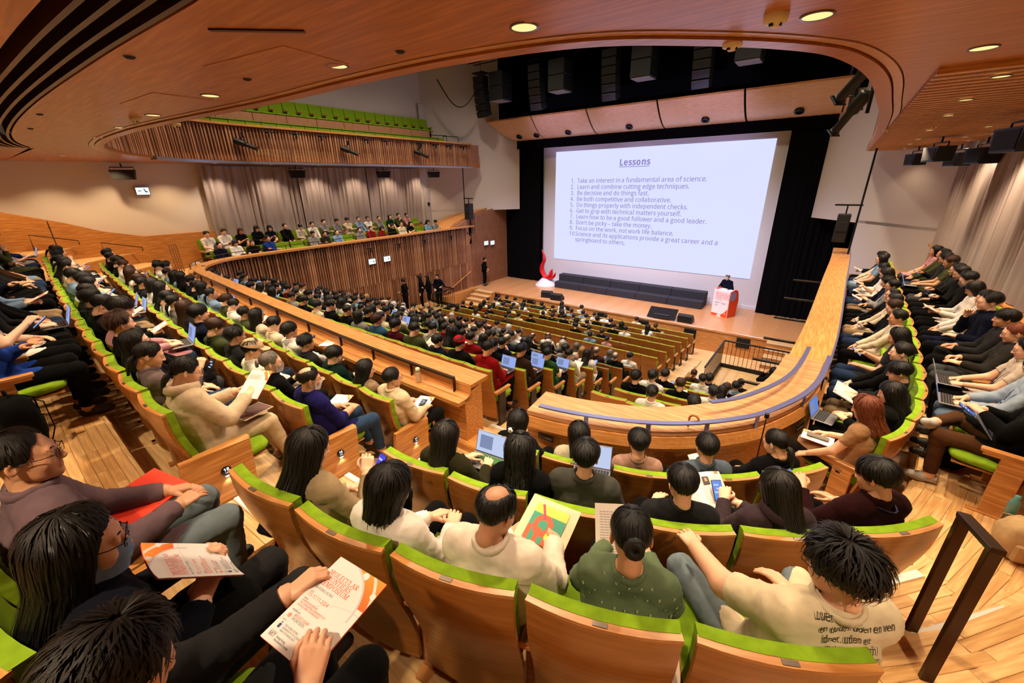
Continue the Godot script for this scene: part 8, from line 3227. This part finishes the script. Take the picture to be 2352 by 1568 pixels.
	var wb := thing("bottle", "clear teal water bottle in the cream backpack", "bottle", Vector3(1.62, 3.4, -4.5))
	bb = MB.new()
	bb.lathe([Vector2(0.0, 0.0), Vector2(0.033, 0.0), Vector2(0.034, 0.12), Vector2(0.03, 0.15), Vector2(0.018, 0.17), Vector2(0.018, 0.2), Vector2(0.0, 0.2)], Vector3.ZERO, 16)
	obj("bottle_body", bb.mesh(), flat("bottle_teal", Color(0.32, 0.52, 0.52), 0.15), wb)
	var um := thing("umbrella", "folded umbrella with a curved wooden handle hooked on the corner parapet", "umbrella", Vector3(-0.72, 3.63, -3.93))
	bb = MB.new()
	var cv := []
	for k in 10:
		var a := PI * k / 9.0
		cv.append(Vector3(cos(a) * 0.045, 0.12 + sin(a) * 0.045, 0))
	cv.append(Vector3(-0.045, -0.1, 0))
	bb.tube(cv, [0.011], 8)
	obj("handle", bb.mesh(), flat("handle_wood", Color(0.62, 0.34, 0.14), 0.35), um)
	bb = MB.new()
	bb.tube([Vector3(-0.045, -0.1, 0), Vector3(-0.045, -0.2, 0), Vector3(-0.045, -0.7, 0)], [0.012, 0.028, 0.012], 8)
	obj("canopy", bb.mesh(), cloth("umbrella_black", Color(0.04, 0.04, 0.05)), um)
	var u2 := thing("umbrella", "black umbrella hooked by its handle at the near gallery parapet", "umbrella", Vector3(0.30, 3.55, -5.9), 1.2)
	bb = MB.new()
	bb.tube(cv, [0.010], 8)
	obj("handle", bb.mesh(), black_metal(), u2)
	bb = MB.new()
	bb.tube([Vector3(-0.045, -0.1, 0), Vector3(-0.045, -0.2, 0), Vector3(-0.045, -0.62, 0)], [0.012, 0.032, 0.012], 8)
	obj("canopy", bb.mesh(), cloth("umbrella_black", Color(0.04, 0.04, 0.05)), u2)
	var ms := thing("camera_pole", "thin black selfie pole standing at the curved parapet", "pole", Vector3(-0.14, 2.9, -4.25))
	bb = MB.new()
	bb.tube([Vector3(0, 0, 0), Vector3(0, 0.92, 0)], [0.006], 6)
	obj("shaft", bb.mesh(), black_metal(), ms)
	obj("holder", box_mesh(Vector3(0.04, 0.05, 0.03), 0.005, Vector3(0, 0.94, 0)), black_metal(), ms)
	# plates on the parapets
	plate(Vector3(-2.05, 3.38, -3.27), 0.06, 0.19, 0.075, ["NO CLIMBING"], "small bronze no climbing plate on the parapet's open end")
	plate(Vector3(-0.83, 3.26, -3.67), 0.78, 0.26, 0.05, ["BEYOND THE FENCE"], "dark engraved notice strip on the curved parapet")
	plate(Vector3(0.16, 3.38, -5.1), 1.25, 0.19, 0.09, ["NO CLIMBING"], "small bronze no climbing plate near the near gallery")
	plate(Vector3(-5.1, 3.36, -3.22), 0.0, 0.42, 0.05, ["NO CLIMBING"], "long dark engraved notice strip on the rear parapet")
	# papers lying on the rear shelf
	booklet(Transform3D(Basis(Vector3.UP, 0.5), Vector3(-6.4, 3.51, -3.3)), "open pink-white programme lying on the rear parapet shelf")
	phone(Transform3D(Basis(Vector3.UP, 1.0), Vector3(-6.95, 3.51, -3.32)), "grey phone lying on the rear parapet shelf", "", Color(0.05, 0.05, 0.06))
	# reserved marks on the landing floor
	for q in [[-1.45, -12.75], [-0.15, -12.75]]:
		var o := thing("floor_label", "white label strip on the wooden landing floor", "label", Vector3(q[0], -0.297, q[1]), 0.1, "label strips on the landing floor")
		obj("strip", box_mesh(Vector3(0.34, 0.004, 0.09)), flat("paper_white", Color(0.86, 0.84, 0.82), 0.8), o)

func plate(at: Vector3, turn: float, w: float, h: float, lines: Array, label: String) -> void:
	var o := thing("notice_plate", label, "sign", at, turn)
	obj("plate", box_mesh(Vector3(w, h, 0.006), 0.001), flat("plate_bronze", Color(0.22, 0.18, 0.15), 0.4, 0.6), o)
	var t := obj("lettering", text_mesh(lines[0], minf(h * 0.42, w * 0.13), 0.001), flat("plate_ink", Color(0.62, 0.58, 0.54), 0.5), o)
	t.position = Vector3(-w * 0.44, -h * 0.3, 0.004)

func shifted(t: Mesh, by: Vector3) -> ArrayMesh:
	var a := t.surface_get_arrays(0)
	var vs: PackedVector3Array = a[Mesh.ARRAY_VERTEX]
	for i in vs.size():
		vs[i] += by
	a[Mesh.ARRAY_VERTEX] = vs
	var m := ArrayMesh.new()
	m.add_surface_from_arrays(Mesh.PRIMITIVE_TRIANGLES, a)
	return m
